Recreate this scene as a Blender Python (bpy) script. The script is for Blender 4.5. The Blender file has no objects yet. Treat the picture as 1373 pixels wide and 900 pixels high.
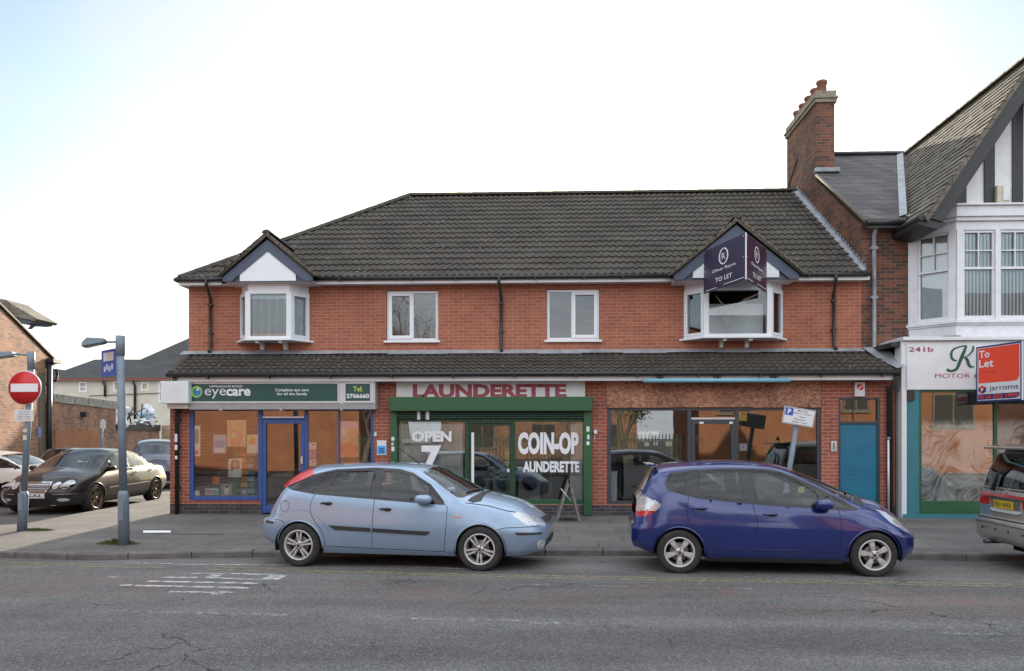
import bpy, bmesh, math, random
import numpy as np
from mathutils import Vector, Matrix
from mathutils.geometry import delaunay_2d_cdt, tessellate_polygon
random.seed(7); rng = np.random.default_rng(7)
S = bpy.context.scene
COL = S.collection
# ------------------------------------------------------------------ camera, sky, sun, exposure
F = 1050.0; HZ = 588.0; CH = 1.8; TH = math.radians(2.3)
CT, ST = math.cos(TH), math.sin(TH)
cam = bpy.data.cameras.new('camera'); co = bpy.data.objects.new('camera', cam); COL.objects.link(co)
co.location = (0, 0, CH); co.rotation_euler = (math.radians(90), 0, TH)
cam.sensor_width = 36; cam.lens = 36 * F / 1373; cam.shift_y = (HZ - 450) / 1373; cam.clip_end = 3000; cam.clip_start = .05
S.camera = co
SUN_EL, SUN_AZ = math.radians(16.8), math.radians(0.6)      # azimuth clockwise from +Y
W = bpy.data.worlds.new("World"); S.world = W; W.use_nodes = True
nt = W.node_tree; bg = nt.nodes['Background']
sky = nt.nodes.new('ShaderNodeTexSky'); sky.sky_type = 'NISHITA'; sky.sun_disc = False
sky.sun_elevation = SUN_EL; sky.sun_rotation = SUN_AZ; sky.air_density = 1.0; sky.dust_density = 1.2; sky.ozone_density = 1.0
tc = nt.nodes.new('ShaderNodeTexCoord')
mp = nt.nodes.new('ShaderNodeMapping'); mp.inputs['Scale'].default_value = (1.0, 1.0, 2.6); mp.inputs['Location'].default_value = (3.1, .4, 1.7)
nz = nt.nodes.new('ShaderNodeTexNoise'); nz.inputs['Scale'].default_value = 2.6; nz.inputs['Detail'].default_value = 7; nz.inputs['Roughness'].default_value = .55
cr = nt.nodes.new('ShaderNodeValToRGB'); cr.color_ramp.elements[0].position = .46; cr.color_ramp.elements[1].position = .64
mul = nt.nodes.new('ShaderNodeMath'); mul.operation = 'MULTIPLY'; mul.inputs[1].default_value = .6
mx = nt.nodes.new('ShaderNodeMixRGB'); mx.inputs['Color2'].default_value = (4.6, 4.7, 4.9, 1)
L = nt.links.new; BACK_FILL = 12.0
L(tc.outputs['Generated'], mp.inputs['Vector']); L(mp.outputs[0], nz.inputs['Vector']); L(nz.outputs['Fac'], cr.inputs['Fac'])
L(cr.outputs['Color'], mul.inputs[0]); L(mul.outputs[0], mx.inputs['Fac']); 
tnt = nt.nodes.new('ShaderNodeMixRGB'); tnt.blend_type = 'MULTIPLY'; tnt.inputs['Fac'].default_value = 1; tnt.inputs['Color2'].default_value = (.97, 1.04, 1.0, 1); L(sky.outputs[0], tnt.inputs['Color1']); L(tnt.outputs[0], mx.inputs['Color1']); 
# made-up bright cloud away from the sun and overhead, added to light the facade
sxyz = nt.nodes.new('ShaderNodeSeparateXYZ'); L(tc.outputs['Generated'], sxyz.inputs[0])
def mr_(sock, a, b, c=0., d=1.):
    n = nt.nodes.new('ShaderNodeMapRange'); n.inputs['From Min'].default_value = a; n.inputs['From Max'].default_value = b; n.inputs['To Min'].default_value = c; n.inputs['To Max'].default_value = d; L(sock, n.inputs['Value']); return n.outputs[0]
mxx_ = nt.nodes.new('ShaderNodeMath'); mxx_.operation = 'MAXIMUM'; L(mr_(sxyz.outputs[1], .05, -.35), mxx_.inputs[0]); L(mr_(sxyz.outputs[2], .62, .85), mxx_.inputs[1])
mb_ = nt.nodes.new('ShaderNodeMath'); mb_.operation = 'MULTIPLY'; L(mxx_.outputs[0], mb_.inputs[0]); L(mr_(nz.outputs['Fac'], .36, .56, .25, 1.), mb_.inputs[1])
mx2 = nt.nodes.new('ShaderNodeMixRGB'); mx2.inputs['Color2'].default_value = (BACK_FILL * .95, BACK_FILL * .98, BACK_FILL * 1.03, 1); L(mb_.outputs[0], mx2.inputs['Fac']); L(mx.outputs[0], mx2.inputs['Color1']); L(mx2.outputs[0], bg.inputs['Color'])
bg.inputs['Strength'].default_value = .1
sd = bpy.data.lights.new('sun', 'SUN'); sd.energy = 5.0; sd.angle = math.radians(.6); sd.color = (1, .87, .7)
so = bpy.data.objects.new('sun', sd); COL.objects.link(so)
dvec = Vector((math.sin(SUN_AZ) * math.cos(SUN_EL), math.cos(SUN_AZ) * math.cos(SUN_EL), math.sin(SUN_EL)))
so.rotation_euler = dvec.to_track_quat('Z', 'Y').to_euler(); so.location = (0, 60, 40)
vs = S.view_settings; vs.view_transform = 'Standard'; vs.look = 'None'; vs.gamma = 1; vs.use_curve_mapping = False
vs.exposure = .98
S.cycles.max_bounces = 8; S.cycles.diffuse_bounces = 3; S.cycles.glossy_bounces = 4; S.cycles.transparent_max_bounces = 16
S.cycles.caustics_reflective = False; S.cycles.caustics_refractive = False

# ------------------------------------------------------------------ measuring helpers: from the photograph's pixels to metres on a known plane
def dep(px, Y):
    u = (px - 686.5) / F
    return Y / (CT + u * ST)
def X(px, Y): return ((px - 686.5) / F * CT - ST) * dep(px, Y)
def Z(py, Y, px=700): return CH + (HZ - py) / F * dep(px, Y)
def G(px, py, z=0.):
    d = F * (CH - z) / (py - HZ); u = (px - 686.5) / F
    return (d * (u * CT - ST), d * (u * ST + CT))

# ------------------------------------------------------------------ objects
def tag(o, label=None, cat=None, group=None, kind=None):
    if label: o['label'] = label
    if cat: o['category'] = cat
    if group: o['group'] = group
    if kind: o['kind'] = kind
    return o
def empty(name, loc, label=None, cat=None, group=None, rz=0):
    o = bpy.data.objects.new(name, None); COL.objects.link(o); o.location = loc; o.rotation_euler = (0, 0, rz)
    o.empty_display_size = .3
    return tag(o, label, cat, group)
def link(name, me, parent=None, local=False):
    o = bpy.data.objects.new(name, me); COL.objects.link(o)
    if parent is not None:
        o.parent = parent
        if not local:
            r = parent
            m = Matrix.Identity(4)
            ch = []
            while r is not None: ch.append(r); r = r.parent
            for r in reversed(ch):
                m = m @ r.matrix_parent_inverse @ (Matrix.LocRotScale(r.location, r.rotation_euler, r.scale))
            o.matrix_parent_inverse = m.inverted()
    return o
class MB:
    def __init__(s): s.v = []; s.f = []; s.m = []; s.sm = []
    def add(s, vs_, fs, mi=0, smooth=False):
        b = len(s.v); s.v.extend([tuple(p) for p in vs_])
        for f in fs: s.f.append(tuple(b + i for i in f)); s.m.append(mi); s.sm.append(smooth)
        return s
    def box(s, x0, y0, z0, x1, y1, z1, mi=0):
        x0, x1 = sorted((x0, x1)); y0, y1 = sorted((y0, y1)); z0, z1 = sorted((z0, z1))
        v = [(x0, y0, z0), (x1, y0, z0), (x1, y1, z0), (x0, y1, z0), (x0, y0, z1), (x1, y0, z1), (x1, y1, z1), (x0, y1, z1)]
        return s.add(v, [(0, 3, 2, 1), (4, 5, 6, 7), (0, 1, 5, 4), (1, 2, 6, 5), (2, 3, 7, 6), (3, 0, 4, 7)], mi)
    def obox(s, c, U, V, N, a, b, n, mi=0):          # oriented box: centre, unit axes, half sizes
        c = Vector(c); U = Vector(U) * a; V = Vector(V) * b; N = Vector(N) * n
        v = [c + i * U + j * V + k * N for k in (-1, 1) for i, j in ((-1, -1), (1, -1), (1, 1), (-1, 1))]
        return s.add(v, [(0, 3, 2, 1), (4, 5, 6, 7), (0, 1, 5, 4), (1, 2, 6, 5), (2, 3, 7, 6), (3, 0, 4, 7)], mi)
    def prism(s, pts, a, b, ax='y', mi=0):           # polygon pts (two coords) extruded along axis
        n = len(pts)
        def mk(p, t):
            if ax == 'y': return (p[0], t, p[1])
            if ax == 'x': return (t, p[0], p[1])
            return (p[0], p[1], t)
        v = [mk(p, a) for p in pts] + [mk(p, b) for p in pts]
        fs = [tuple(range(n)), tuple(range(2 * n - 1, n - 1, -1))] + [(i, i + n, (i + 1) % n + n, (i + 1) % n) for i in range(n)]
        return s.add(v, fs, mi)
    def tube(s, pts, r, seg=8, mi=0, caps=True, rs=None):
        pts = [Vector(p) for p in pts]; n = len(pts); vs_ = []; fs = []
        prev = None
        for i, p in enumerate(pts):
            t = (pts[min(i + 1, n - 1)] - pts[max(i - 1, 0)]).normalized()
            a = Vector((0, 0, 1)) if abs(t.z) < .9 else Vector((1, 0, 0))
            if prev is not None: a = prev
            x = (a - t * a.dot(t)).normalized(); y = t.cross(x); prev = x
            rr = rs[i] if rs else r
            for k in range(seg):
                an = 2 * math.pi * k / seg
                vs_.append(p + x * (math.cos(an) * rr) + y * (math.sin(an) * rr))
        for i in range(n - 1):
            for k in range(seg):
                k2 = (k + 1) % seg
                fs.append((i * seg + k, i * seg + k2, (i + 1) * seg + k2, (i + 1) * seg + k))
        b = len(s.v); s.add(vs_, fs, mi, True)
        if caps:
            s.f.append(tuple(b + k for k in range(seg - 1, -1, -1))); s.m.append(mi); s.sm.append(False)
            s.f.append(tuple(b + (n - 1) * seg + k for k in range(seg))); s.m.append(mi); s.sm.append(False)
        return s
    def lathe(s, prof, c=(0, 0, 0), axis='z', seg=24, mi=0):
        vs_ = []; n = len(prof)
        for k in range(seg):
            a = 2 * math.pi * k / seg; ca, sa = math.cos(a), math.sin(a)
            for r, h in prof:
                if axis == 'z': p = (r * ca, r * sa, h)
                elif axis == 'y': p = (r * ca, h, r * sa)
                else: p = (h, r * ca, r * sa)
                vs_.append((c[0] + p[0], c[1] + p[1], c[2] + p[2]))
        fs = [(k * n + i, ((k + 1) % seg) * n + i, ((k + 1) % seg) * n + i + 1, k * n + i + 1) for k in range(seg) for i in range(n - 1)]
        return s.add(vs_, fs, mi, True)
    def build(s, name, mats, parent=None, fix=True, bevel=0, local=False):
        me = bpy.data.meshes.new(name); me.from_pydata(s.v, [], s.f)
        if not isinstance(mats, (list, tuple)): mats = [mats]
        for m in mats: me.materials.append(m)
        me.polygons.foreach_set('material_index', s.m); me.polygons.foreach_set('use_smooth', s.sm)
        if fix:
            bm = bmesh.new(); bm.from_mesh(me); bmesh.ops.recalc_face_normals(bm, faces=bm.faces); bm.to_mesh(me); bm.free()
        me.update()
        o = link(name, me, parent, local)
        if bevel:
            md = o.modifiers.new('bevel', 'BEVEL'); md.width = bevel; md.segments = 2; md.limit_method = 'ANGLE'; md.angle_limit = math.radians(35)
        return o
def boxes(name, lst, mat, parent=None, bevel=0):
    m = MB()
    for b in lst: m.box(*b)
    return m.build(name, mat, parent, bevel=bevel)

# ------------------------------------------------------------------ materials
def lin(c):
    return tuple((x / 255 / 12.92 if x / 255 <= .04045 else ((x / 255 + .055) / 1.055) ** 2.4) for x in c)
MATS = {}
def newmat(name):
    m = bpy.data.materials.new(name); m.use_nodes = True; MATS[name] = m
    return m, m.node_tree.nodes, m.node_tree.links.new, m.node_tree.nodes['Principled BSDF']
def simple(name, col, rough=.5, metal=0., var=.12, scale=6., bump=0., bscale=80., coat=0., spec=.5, emis=None, dirt=0.):
    m, N, L, P = newmat(name)
    P.inputs['Roughness'].default_value = rough; P.inputs['Metallic'].default_value = metal
    P.inputs['Specular IOR Level'].default_value = spec
    if coat: P.inputs['Coat Weight'].default_value = coat; P.inputs['Coat Roughness'].default_value = .04
    tc = N.new('ShaderNodeTexCoord')
    n = N.new('ShaderNodeTexNoise'); n.inputs['Scale'].default_value = scale; n.inputs['Detail'].default_value = 6; L(tc.outputs['Object'], n.inputs['Vector'])
    mr = N.new('ShaderNodeMapRange'); mr.inputs['From Min'].default_value = .3; mr.inputs['From Max'].default_value = .7
    mr.inputs['To Min'].default_value = 1 - var; mr.inputs['To Max'].default_value = 1 + var; L(n.outputs['Fac'], mr.inputs['Value'])
    hs = N.new('ShaderNodeMixRGB'); hs.blend_type = 'MULTIPLY'; hs.inputs['Fac'].default_value = 1
    hs.inputs['Color1'].default_value = (*col, 1); L(mr.outputs[0], hs.inputs['Color2'])
    out = hs.outputs[0]
    if dirt:
        n2 = N.new('ShaderNodeTexNoise'); n2.inputs['Scale'].default_value = 1.7; n2.inputs['Detail'].default_value = 9; n2.inputs['Roughness'].default_value = .7
        L(tc.outputs['Object'], n2.inputs['Vector'])
        c2 = N.new('ShaderNodeValToRGB'); c2.color_ramp.elements[0].position = .5; c2.color_ramp.elements[1].position = .72; L(n2.outputs['Fac'], c2.inputs['Fac'])
        mm = N.new('ShaderNodeMath'); mm.operation = 'MULTIPLY'; mm.inputs[1].default_value = dirt; L(c2.outputs[0], mm.inputs[0])
        m2 = N.new('ShaderNodeMixRGB'); m2.inputs['Color2'].default_value = (.09, .08, .065, 1); L(out, m2.inputs['Color1']); L(mm.outputs[0], m2.inputs['Fac']); out = m2.outputs[0]
    L(out, P.inputs['Base Color'])
    if bump:
        nb = N.new('ShaderNodeTexNoise'); nb.inputs['Scale'].default_value = bscale; nb.inputs['Detail'].default_value = 4; L(tc.outputs['Object'], nb.inputs['Vector'])
        b = N.new('ShaderNodeBump'); b.inputs['Strength'].default_value = bump; b.inputs['Distance'].default_value = .02; L(nb.outputs['Fac'], b.inputs['Height']); L(b.outputs[0], P.inputs['Normal'])
    if emis: P.inputs['Emission Color'].default_value = (*emis, 1); P.inputs['Emission Strength'].default_value = 1
    return m
def wallvec(N, L):      # horizontal run x+y, height z, in metres
    tc = N.new('ShaderNodeTexCoord'); sp = N.new('ShaderNodeSeparateXYZ'); L(tc.outputs['Object'], sp.inputs[0])
    ad = N.new('ShaderNodeMath'); ad.operation = 'ADD'; L(sp.outputs[0], ad.inputs[0]); L(sp.outputs[1], ad.inputs[1])
    cb = N.new('ShaderNodeCombineXYZ'); L(ad.outputs[0], cb.inputs[0]); L(sp.outputs[2], cb.inputs[1])
    return tc, cb
def brick(name, c1, c2, mortar, dark=None, bw=.225, bh=.075, ms=.006, sootn=.35, stain=.25, mix2=.5, rough=.85, moss=None):
    m, N, L, P = newmat(name); tc, cb = wallvec(N, L)
    wn = N.new('ShaderNodeTexNoise'); wn.inputs['Scale'].default_value = 9; L(tc.outputs['Object'], wn.inputs['Vector'])
    b = N.new('ShaderNodeTexBrick'); b.inputs['Scale'].default_value = 1; b.inputs['Brick Width'].default_value = bw; b.inputs['Row Height'].default_value = bh
    b.inputs['Mortar Size'].default_value = ms; b.inputs['Mortar Smooth'].default_value = .15; b.inputs['Bias'].default_value = 0
    b.inputs['Color1'].default_value = (*c1, 1); b.inputs['Color2'].default_value = (*c2, 1); b.inputs['Mortar'].default_value = (*mortar, 1)
    L(cb.outputs[0], b.inputs['Vector']); out = b.outputs['Color']
    # per-brick dark headers: white-noise per brick cell is taken from a second brick texture
    if dark:
        b2 = N.new('ShaderNodeTexBrick'); b2.inputs['Scale'].default_value = 1; b2.inputs['Brick Width'].default_value = bw; b2.inputs['Row Height'].default_value = bh
        b2.inputs['Mortar Size'].default_value = 0; b2.inputs['Color1'].default_value = (0, 0, 0, 1); b2.inputs['Color2'].default_value = (1, 1, 1, 1)
        L(cb.outputs[0], b2.inputs['Vector'])
        r = N.new('ShaderNodeValToRGB'); r.color_ramp.elements[0].position = mix2; r.color_ramp.elements[1].position = min(1, mix2 + .12); L(b2.outputs['Color'], r.inputs['Fac'])
        mu = N.new('ShaderNodeMixRGB'); mu.inputs['Color2'].default_value = (*dark, 1); L(out, mu.inputs['Color1'])
        f = N.new('ShaderNodeMath'); f.operation = 'MULTIPLY'; L(r.outputs[0], f.inputs[0])
        inv = N.new('ShaderNodeMath'); inv.operation = 'SUBTRACT'; inv.inputs[0].default_value = 1; L(b.outputs['Fac'], inv.inputs[1]); L(inv.outputs[0], f.inputs[1])
        L(f.outputs[0], mu.inputs['Fac']); out = mu.outputs[0]
    n = N.new('ShaderNodeTexNoise'); n.inputs['Scale'].default_value = .9; n.inputs['Detail'].default_value = 8; n.inputs['Roughness'].default_value = .65; L(tc.outputs['Object'], n.inputs['Vector'])
    mr = N.new('ShaderNodeMapRange'); mr.inputs['From Min'].default_value = .3; mr.inputs['From Max'].default_value = .7
    mr.inputs['To Min'].default_value = 1 - stain; mr.inputs['To Max'].default_value = 1 + stain; L(n.outputs['Fac'], mr.inputs['Value'])
    mm = N.new('ShaderNodeMixRGB'); mm.blend_type = 'MULTIPLY'; mm.inputs['Fac'].default_value = 1; L(out, mm.inputs['Color1']); L(mr.outputs[0], mm.inputs['Color2']); out = mm.outputs[0]
    mps = N.new('ShaderNodeMapping'); mps.inputs['Scale'].default_value = (2.2, 2.2, .22); L(tc.outputs['Object'], mps.inputs[0])
    ns = N.new('ShaderNodeTexNoise'); ns.inputs['Scale'].default_value = 1.6; ns.inputs['Detail'].default_value = 8; ns.inputs['Roughness'].default_value = .7; L(mps.outputs[0], ns.inputs['Vector'])
    rs_ = N.new('ShaderNodeMapRange'); rs_.inputs['From Min'].default_value = .52; rs_.inputs['From Max'].default_value = .75; rs_.inputs['To Min'].default_value = 0; rs_.inputs['To Max'].default_value = sootn; L(ns.outputs['Fac'], rs_.inputs['Value'])
    mxs = N.new('ShaderNodeMixRGB'); mxs.inputs['Color2'].default_value = (c1[0] * .35, c1[1] * .45, c1[2] * .5, 1); L(out, mxs.inputs['Color1']); L(rs_.outputs[0], mxs.inputs['Fac']); out = mxs.outputs[0]
    n3 = N.new('ShaderNodeTexNoise'); n3.inputs['Scale'].default_value = 60; n3.inputs['Detail'].default_value = 3; L(tc.outputs['Object'], n3.inputs['Vector'])
    mr3 = N.new('ShaderNodeMapRange'); mr3.inputs['To Min'].default_value = .8; mr3.inputs['To Max'].default_value = 1.2; L(n3.outputs['Fac'], mr3.inputs['Value'])
    m3 = N.new('ShaderNodeMixRGB'); m3.blend_type = 'MULTIPLY'; m3.inputs['Fac'].default_value = 1; L(out, m3.inputs['Color1']); L(mr3.outputs[0], m3.inputs['Color2'])
    L(m3.outputs[0], P.inputs['Base Color']); P.inputs['Roughness'].default_value = rough; P.inputs['Specular IOR Level'].default_value = .25
    bp = N.new('ShaderNodeBump'); bp.inputs['Strength'].default_value = .5; bp.inputs['Distance'].default_value = .008; bp.invert = True
    L(b.outputs['Fac'], bp.inputs['Height']); L(bp.outputs[0], P.inputs['Normal'])
    return m
def glass(name, refl=1.7, base=.02, tint=(.92, .96, .95), rough=0.):
    m, N, L, P = newmat(name); N.remove(P); out = N['Material Output']
    fr = N.new('ShaderNodeFresnel'); fr.inputs['IOR'].default_value = 1.5
    ma = N.new('ShaderNodeMath'); ma.operation = 'MULTIPLY_ADD'; ma.inputs[1].default_value = refl; ma.inputs[2].default_value = base; ma.use_clamp = True; L(fr.outputs[0], ma.inputs[0])
    t = N.new('ShaderNodeBsdfTransparent'); t.inputs[0].default_value = (*tint, 1)
    g = N.new('ShaderNodeBsdfGlossy'); g.inputs['Roughness'].default_value = rough; g.inputs['Color'].default_value = (.95, .97, 1, 1)
    nz = N.new('ShaderNodeTexNoise'); nz.inputs['Scale'].default_value = 1.3; tcn = N.new('ShaderNodeTexCoord'); L(tcn.outputs['Object'], nz.inputs['Vector'])
    b = N.new('ShaderNodeBump'); b.inputs['Strength'].default_value = .02; b.inputs['Distance'].default_value = .02; L(nz.outputs['Fac'], b.inputs['Height']); L(b.outputs[0], g.inputs['Normal'])
    mi = N.new('ShaderNodeMixShader'); L(ma.outputs[0], mi.inputs[0]); L(t.outputs[0], mi.inputs[1]); L(g.outputs[0], mi.inputs[2]); L(mi.outputs[0], out.inputs['Surface'])
    return m
def rooftile(name, col, lich=.5, rough=.9, spk=True):
    m, N, L, P = newmat(name)
    tc = N.new('ShaderNodeTexCoord')
    n = N.new('ShaderNodeTexNoise'); n.inputs['Scale'].default_value = 1.2; n.inputs['Detail'].default_value = 9; n.inputs['Roughness'].default_value = .7; L(tc.outputs['Object'], n.inputs['Vector'])
    mr = N.new('ShaderNodeMapRange'); mr.inputs['From Min'].default_value = .3; mr.inputs['From Max'].default_value = .7; mr.inputs['To Min'].default_value = .65; mr.inputs['To Max'].default_value = 1.35; L(n.outputs['Fac'], mr.inputs['Value'])
    a = N.new('ShaderNodeMixRGB'); a.blend_type = 'MULTIPLY'; a.inputs['Fac'].default_value = 1; a.inputs['Color1'].default_value = (*col, 1); L(mr.outputs[0], a.inputs['Color2'])
    v = N.new('ShaderNodeTexVoronoi'); v.inputs['Scale'].default_value = 5.5; v.inputs['Randomness'].default_value = 1; L(tc.outputs['Object'], v.inputs['Vector'])
    lt = N.new('ShaderNodeMath'); lt.operation = 'LESS_THAN'; lt.inputs[1].default_value = .14; L(v.outputs['Distance'], lt.inputs[0])
    n2 = N.new('ShaderNodeTexNoise'); n2.inputs['Scale'].default_value = .8; L(tc.outputs['Object'], n2.inputs['Vector'])
    gt = N.new('ShaderNodeMath'); gt.operation = 'GREATER_THAN'; gt.inputs[1].default_value = .53; L(n2.outputs['Fac'], gt.inputs[0])
    pr = N.new('ShaderNodeMath'); pr.operation = 'MULTIPLY'; L(lt.outputs[0], pr.inputs[0]); L(gt.outputs[0], pr.inputs[1])
    pr2 = N.new('ShaderNodeMath'); pr2.operation = 'MULTIPLY'; pr2.inputs[1].default_value = lich; L(pr.outputs[0], pr2.inputs[0])
    b = N.new('ShaderNodeMixRGB'); b.inputs['Color2'].default_value = (.33, .33, .3, 1); L(a.outputs[0], b.inputs['Color1']); L(pr2.outputs[0], b.inputs['Fac'])
    n4 = N.new('ShaderNodeTexNoise'); n4.inputs['Scale'].default_value = .9; n4.inputs['Detail'].default_value = 10; n4.inputs['Roughness'].default_value = .75; L(tc.outputs['Object'], n4.inputs['Vector'])
    r4 = N.new('ShaderNodeValToRGB'); r4.color_ramp.elements[0].position = .52; r4.color_ramp.elements[1].position = .75; L(n4.outputs['Fac'], r4.inputs['Fac'])
    f4 = N.new('ShaderNodeMath'); f4.operation = 'MULTIPLY'; f4.inputs[1].default_value = .7; L(r4.outputs[0], f4.inputs[0])
    c = N.new('ShaderNodeMixRGB'); c.inputs['Color2'].default_value = (.075, .075, .035, 1); L(b.outputs[0], c.inputs['Color1']); L(f4.outputs[0], c.inputs['Fac'])
    L(c.outputs[0], P.inputs['Base Color']); P.inputs['Roughness'].default_value = rough; P.inputs['Specular IOR Level'].default_value = .3
    nb = N.new('ShaderNodeTexNoise'); nb.inputs['Scale'].default_value = 45; nb.inputs['Detail'].default_value = 5; L(tc.outputs['Object'], nb.inputs['Vector'])
    bp = N.new('ShaderNodeBump'); bp.inputs['Strength'].default_value = .4; bp.inputs['Distance'].default_value = .01; L(nb.outputs['Fac'], bp.inputs['Height']); L(bp.outputs[0], P.inputs['Normal'])
    return m
def speckled(name, base, dark, light, rough=.9, red=None, slab=None, cracks=True, warm=None):
    """asphalt or paving: aggregate speckle, wear patches, optional faded red dressing, cracks and slab joints"""
    m, N, L, P = newmat(name); tc = N.new('ShaderNodeTexCoord'); V = tc.outputs['Object']
    def noise(s, d=4, r=.5):
        n = N.new('ShaderNodeTexNoise'); n.inputs['Scale'].default_value = s; n.inputs['Detail'].default_value = d; n.inputs['Roughness'].default_value = r; L(V, n.inputs['Vector']); return n.outputs['Fac']
    def ramp(x, a, b):
        r = N.new('ShaderNodeMapRange'); r.inputs['From Min'].default_value = a; r.inputs['From Max'].default_value = b; r.clamp = True; L(x, r.inputs['Value']); return r.outputs[0]
    def mixc(f, a, b, k=1.):
        if k != 1.:
            q = N.new('ShaderNodeMath'); q.operation = 'MULTIPLY'; q.inputs[1].default_value = k; L(f, q.inputs[0]); f = q.outputs[0]
        x = N.new('ShaderNodeMixRGB'); L(f, x.inputs['Fac'])
        if isinstance(a, tuple): x.inputs['Color1'].default_value = (*a, 1)
        else: L(a, x.inputs['Color1'])
        x.inputs['Color2'].default_value = (*b, 1); return x.outputs[0]
    c = mixc(ramp(noise(.7, 8, .65), .35, .65), dark, base)
    v = N.new('ShaderNodeTexVoronoi'); v.inputs['Scale'].default_value = 70; L(V, v.inputs['Vector'])
    sp = N.new('ShaderNodeSeparateColor'); L(v.outputs['Color'], sp.inputs[0])
    c = mixc(ramp(sp.outputs[0], .55, 1.), c, light, .55)
    c = mixc(ramp(sp.outputs[1], .6, 1.), c, (dark[0] * .35, dark[1] * .35, dark[2] * .35), .6)
    if red:
        sx = N.new('ShaderNodeSeparateXYZ'); L(V, sx.inputs[0])
        # a strip of worn red surface dressing along the nearside lane
        e = N.new('ShaderNodeMath'); e.operation = 'MULTIPLY_ADD'; e.inputs[1].default_value = .065; L(sx.outputs[0], e.inputs[0]); L(sx.outputs[1], e.inputs[2])
        a1 = ramp(e.outputs[0], 8.2, 8.7); a2 = ramp(e.outputs[0], 10.0, 9.6)
        q = N.new('ShaderNodeMath'); q.operation = 'MULTIPLY'; L(a1, q.inputs[0]); L(a2, q.inputs[1])
        q2 = N.new('ShaderNodeMath'); q2.operation = 'MULTIPLY'; L(q.outputs[0], q2.inputs[0]); L(ramp(noise(.55, 9, .7), .46, .6), q2.inputs[1])
        c = mixc(q2.outputs[0], c, red, .4)
    # long bands of tyre polish and old patching along the carriageway
    mpb = N.new('ShaderNodeMapping'); mpb.inputs['Scale'].default_value = (.12, 1.1, 1); mpb.inputs['Rotation'].default_value = (0, 0, .065); L(V, mpb.inputs[0])
    nb2 = N.new('ShaderNodeTexNoise'); nb2.inputs['Scale'].default_value = 1.1; nb2.inputs['Detail'].default_value = 5; L(mpb.outputs[0], nb2.inputs['Vector'])
    mb2 = N.new('ShaderNodeMapRange'); mb2.inputs['From Min'].default_value = .35; mb2.inputs['From Max'].default_value = .65; mb2.inputs['To Min'].default_value = .78; mb2.inputs['To Max'].default_value = 1.2; L(nb2.outputs['Fac'], mb2.inputs['Value'])
    xb = N.new('ShaderNodeMixRGB'); xb.blend_type = 'MULTIPLY'; xb.inputs['Fac'].default_value = 1 if not slab else .4; L(c, xb.inputs['Color1']); L(mb2.outputs[0], xb.inputs['Color2']); c = xb.outputs[0]
    c = mixc(ramp(noise(2.3, 6, .7), .66, .74), c, (dark[0] * .45, dark[1] * .45, dark[2] * .45), .5)
    hgt = noise(90, 3)
    if cracks:
        wv = N.new('ShaderNodeTexNoise'); wv.inputs['Scale'].default_value = 3; wv.inputs['Detail'].default_value = 5; L(V, wv.inputs['Vector'])
        vm = N.new('ShaderNodeVectorMath'); vm.operation = 'MULTIPLY_ADD'; vm.inputs[1].default_value = (.5, .5, .5); L(wv.outputs['Color'], vm.inputs[0]); L(V, vm.inputs[2])
        vc = N.new('ShaderNodeTexVoronoi'); vc.feature = 'DISTANCE_TO_EDGE'; vc.inputs['Scale'].default_value = .8; L(vm.outputs[0], vc.inputs['Vector'])
        ck = ramp(vc.outputs['Distance'], .012, .002)
        q = N.new('ShaderNodeMath'); q.operation = 'MULTIPLY'; L(ck, q.inputs[0]); L(ramp(noise(.4, 3), .53, .6), q.inputs[1])
        c = mixc(q.outputs[0], c, (.012, .012, .012), .85)
    if slab:
        b = N.new('ShaderNodeTexBrick'); b.inputs['Scale'].default_value = 1; b.inputs['Brick Width'].default_value = slab[0]; b.inputs['Row Height'].default_value = slab[1]
        b.inputs['Mortar Size'].default_value = .012; b.inputs['Mortar Smooth'].default_value = .4
        b.inputs['Color1'].default_value = (.84, .84, .84, 1); b.inputs['Color2'].default_value = (1.05, 1.04, 1.02, 1); b.inputs['Mortar'].default_value = (.5, .5, .48, 1)
        L(V, b.inputs['Vector'])
        x = N.new('ShaderNodeMixRGB'); x.blend_type = 'MULTIPLY'; x.inputs['Fac'].default_value = 1; L(c, x.inputs['Color1']); L(b.outputs['Color'], x.inputs['Color2']); c = x.outputs[0]
        vg = N.new('ShaderNodeTexVoronoi'); vg.inputs['Scale'].default_value = 3.1; L(V, vg.inputs['Vector'])
        c = mixc(ramp(vg.outputs['Distance'], .05, .03), c, (.03, .03, .03), .7)      # chewing gum
    L(c, P.inputs['Base Color']); P.inputs['Roughness'].default_value = rough; P.inputs['Specular IOR Level'].default_value = .3
    bp = N.new('ShaderNodeBump'); bp.inputs['Strength'].default_value = .55; bp.inputs['Distance'].default_value = .012; L(hgt, bp.inputs['Height']); L(bp.outputs[0], P.inputs['Normal'])
    return m
def worn(name, col, lo=.42, hi=.56, scale=9):      # thermoplastic paint worn through in places
    m, N, L, P = newmat(name); out = N['Material Output']; tc = N.new('ShaderNodeTexCoord')
    n = N.new('ShaderNodeTexNoise'); n.inputs['Scale'].default_value = scale; n.inputs['Detail'].default_value = 10; n.inputs['Roughness'].default_value = .75; L(tc.outputs['Object'], n.inputs['Vector'])
    r = N.new('ShaderNodeMapRange'); r.inputs['From Min'].default_value = lo; r.inputs['From Max'].default_value = hi; L(n.outputs['Fac'], r.inputs['Value'])
    P.inputs['Base Color'].default_value = (*col, 1); P.inputs['Roughness'].default_value = .8
    t = N.new('ShaderNodeBsdfTransparent'); mi = N.new('ShaderNodeMixShader'); L(r.outputs[0], mi.inputs[0]); L(t.outputs[0], mi.inputs[1]); L(P.outputs[0], mi.inputs[2]); L(mi.outputs[0], out.inputs['Surface'])
    return m
M = {}
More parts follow.
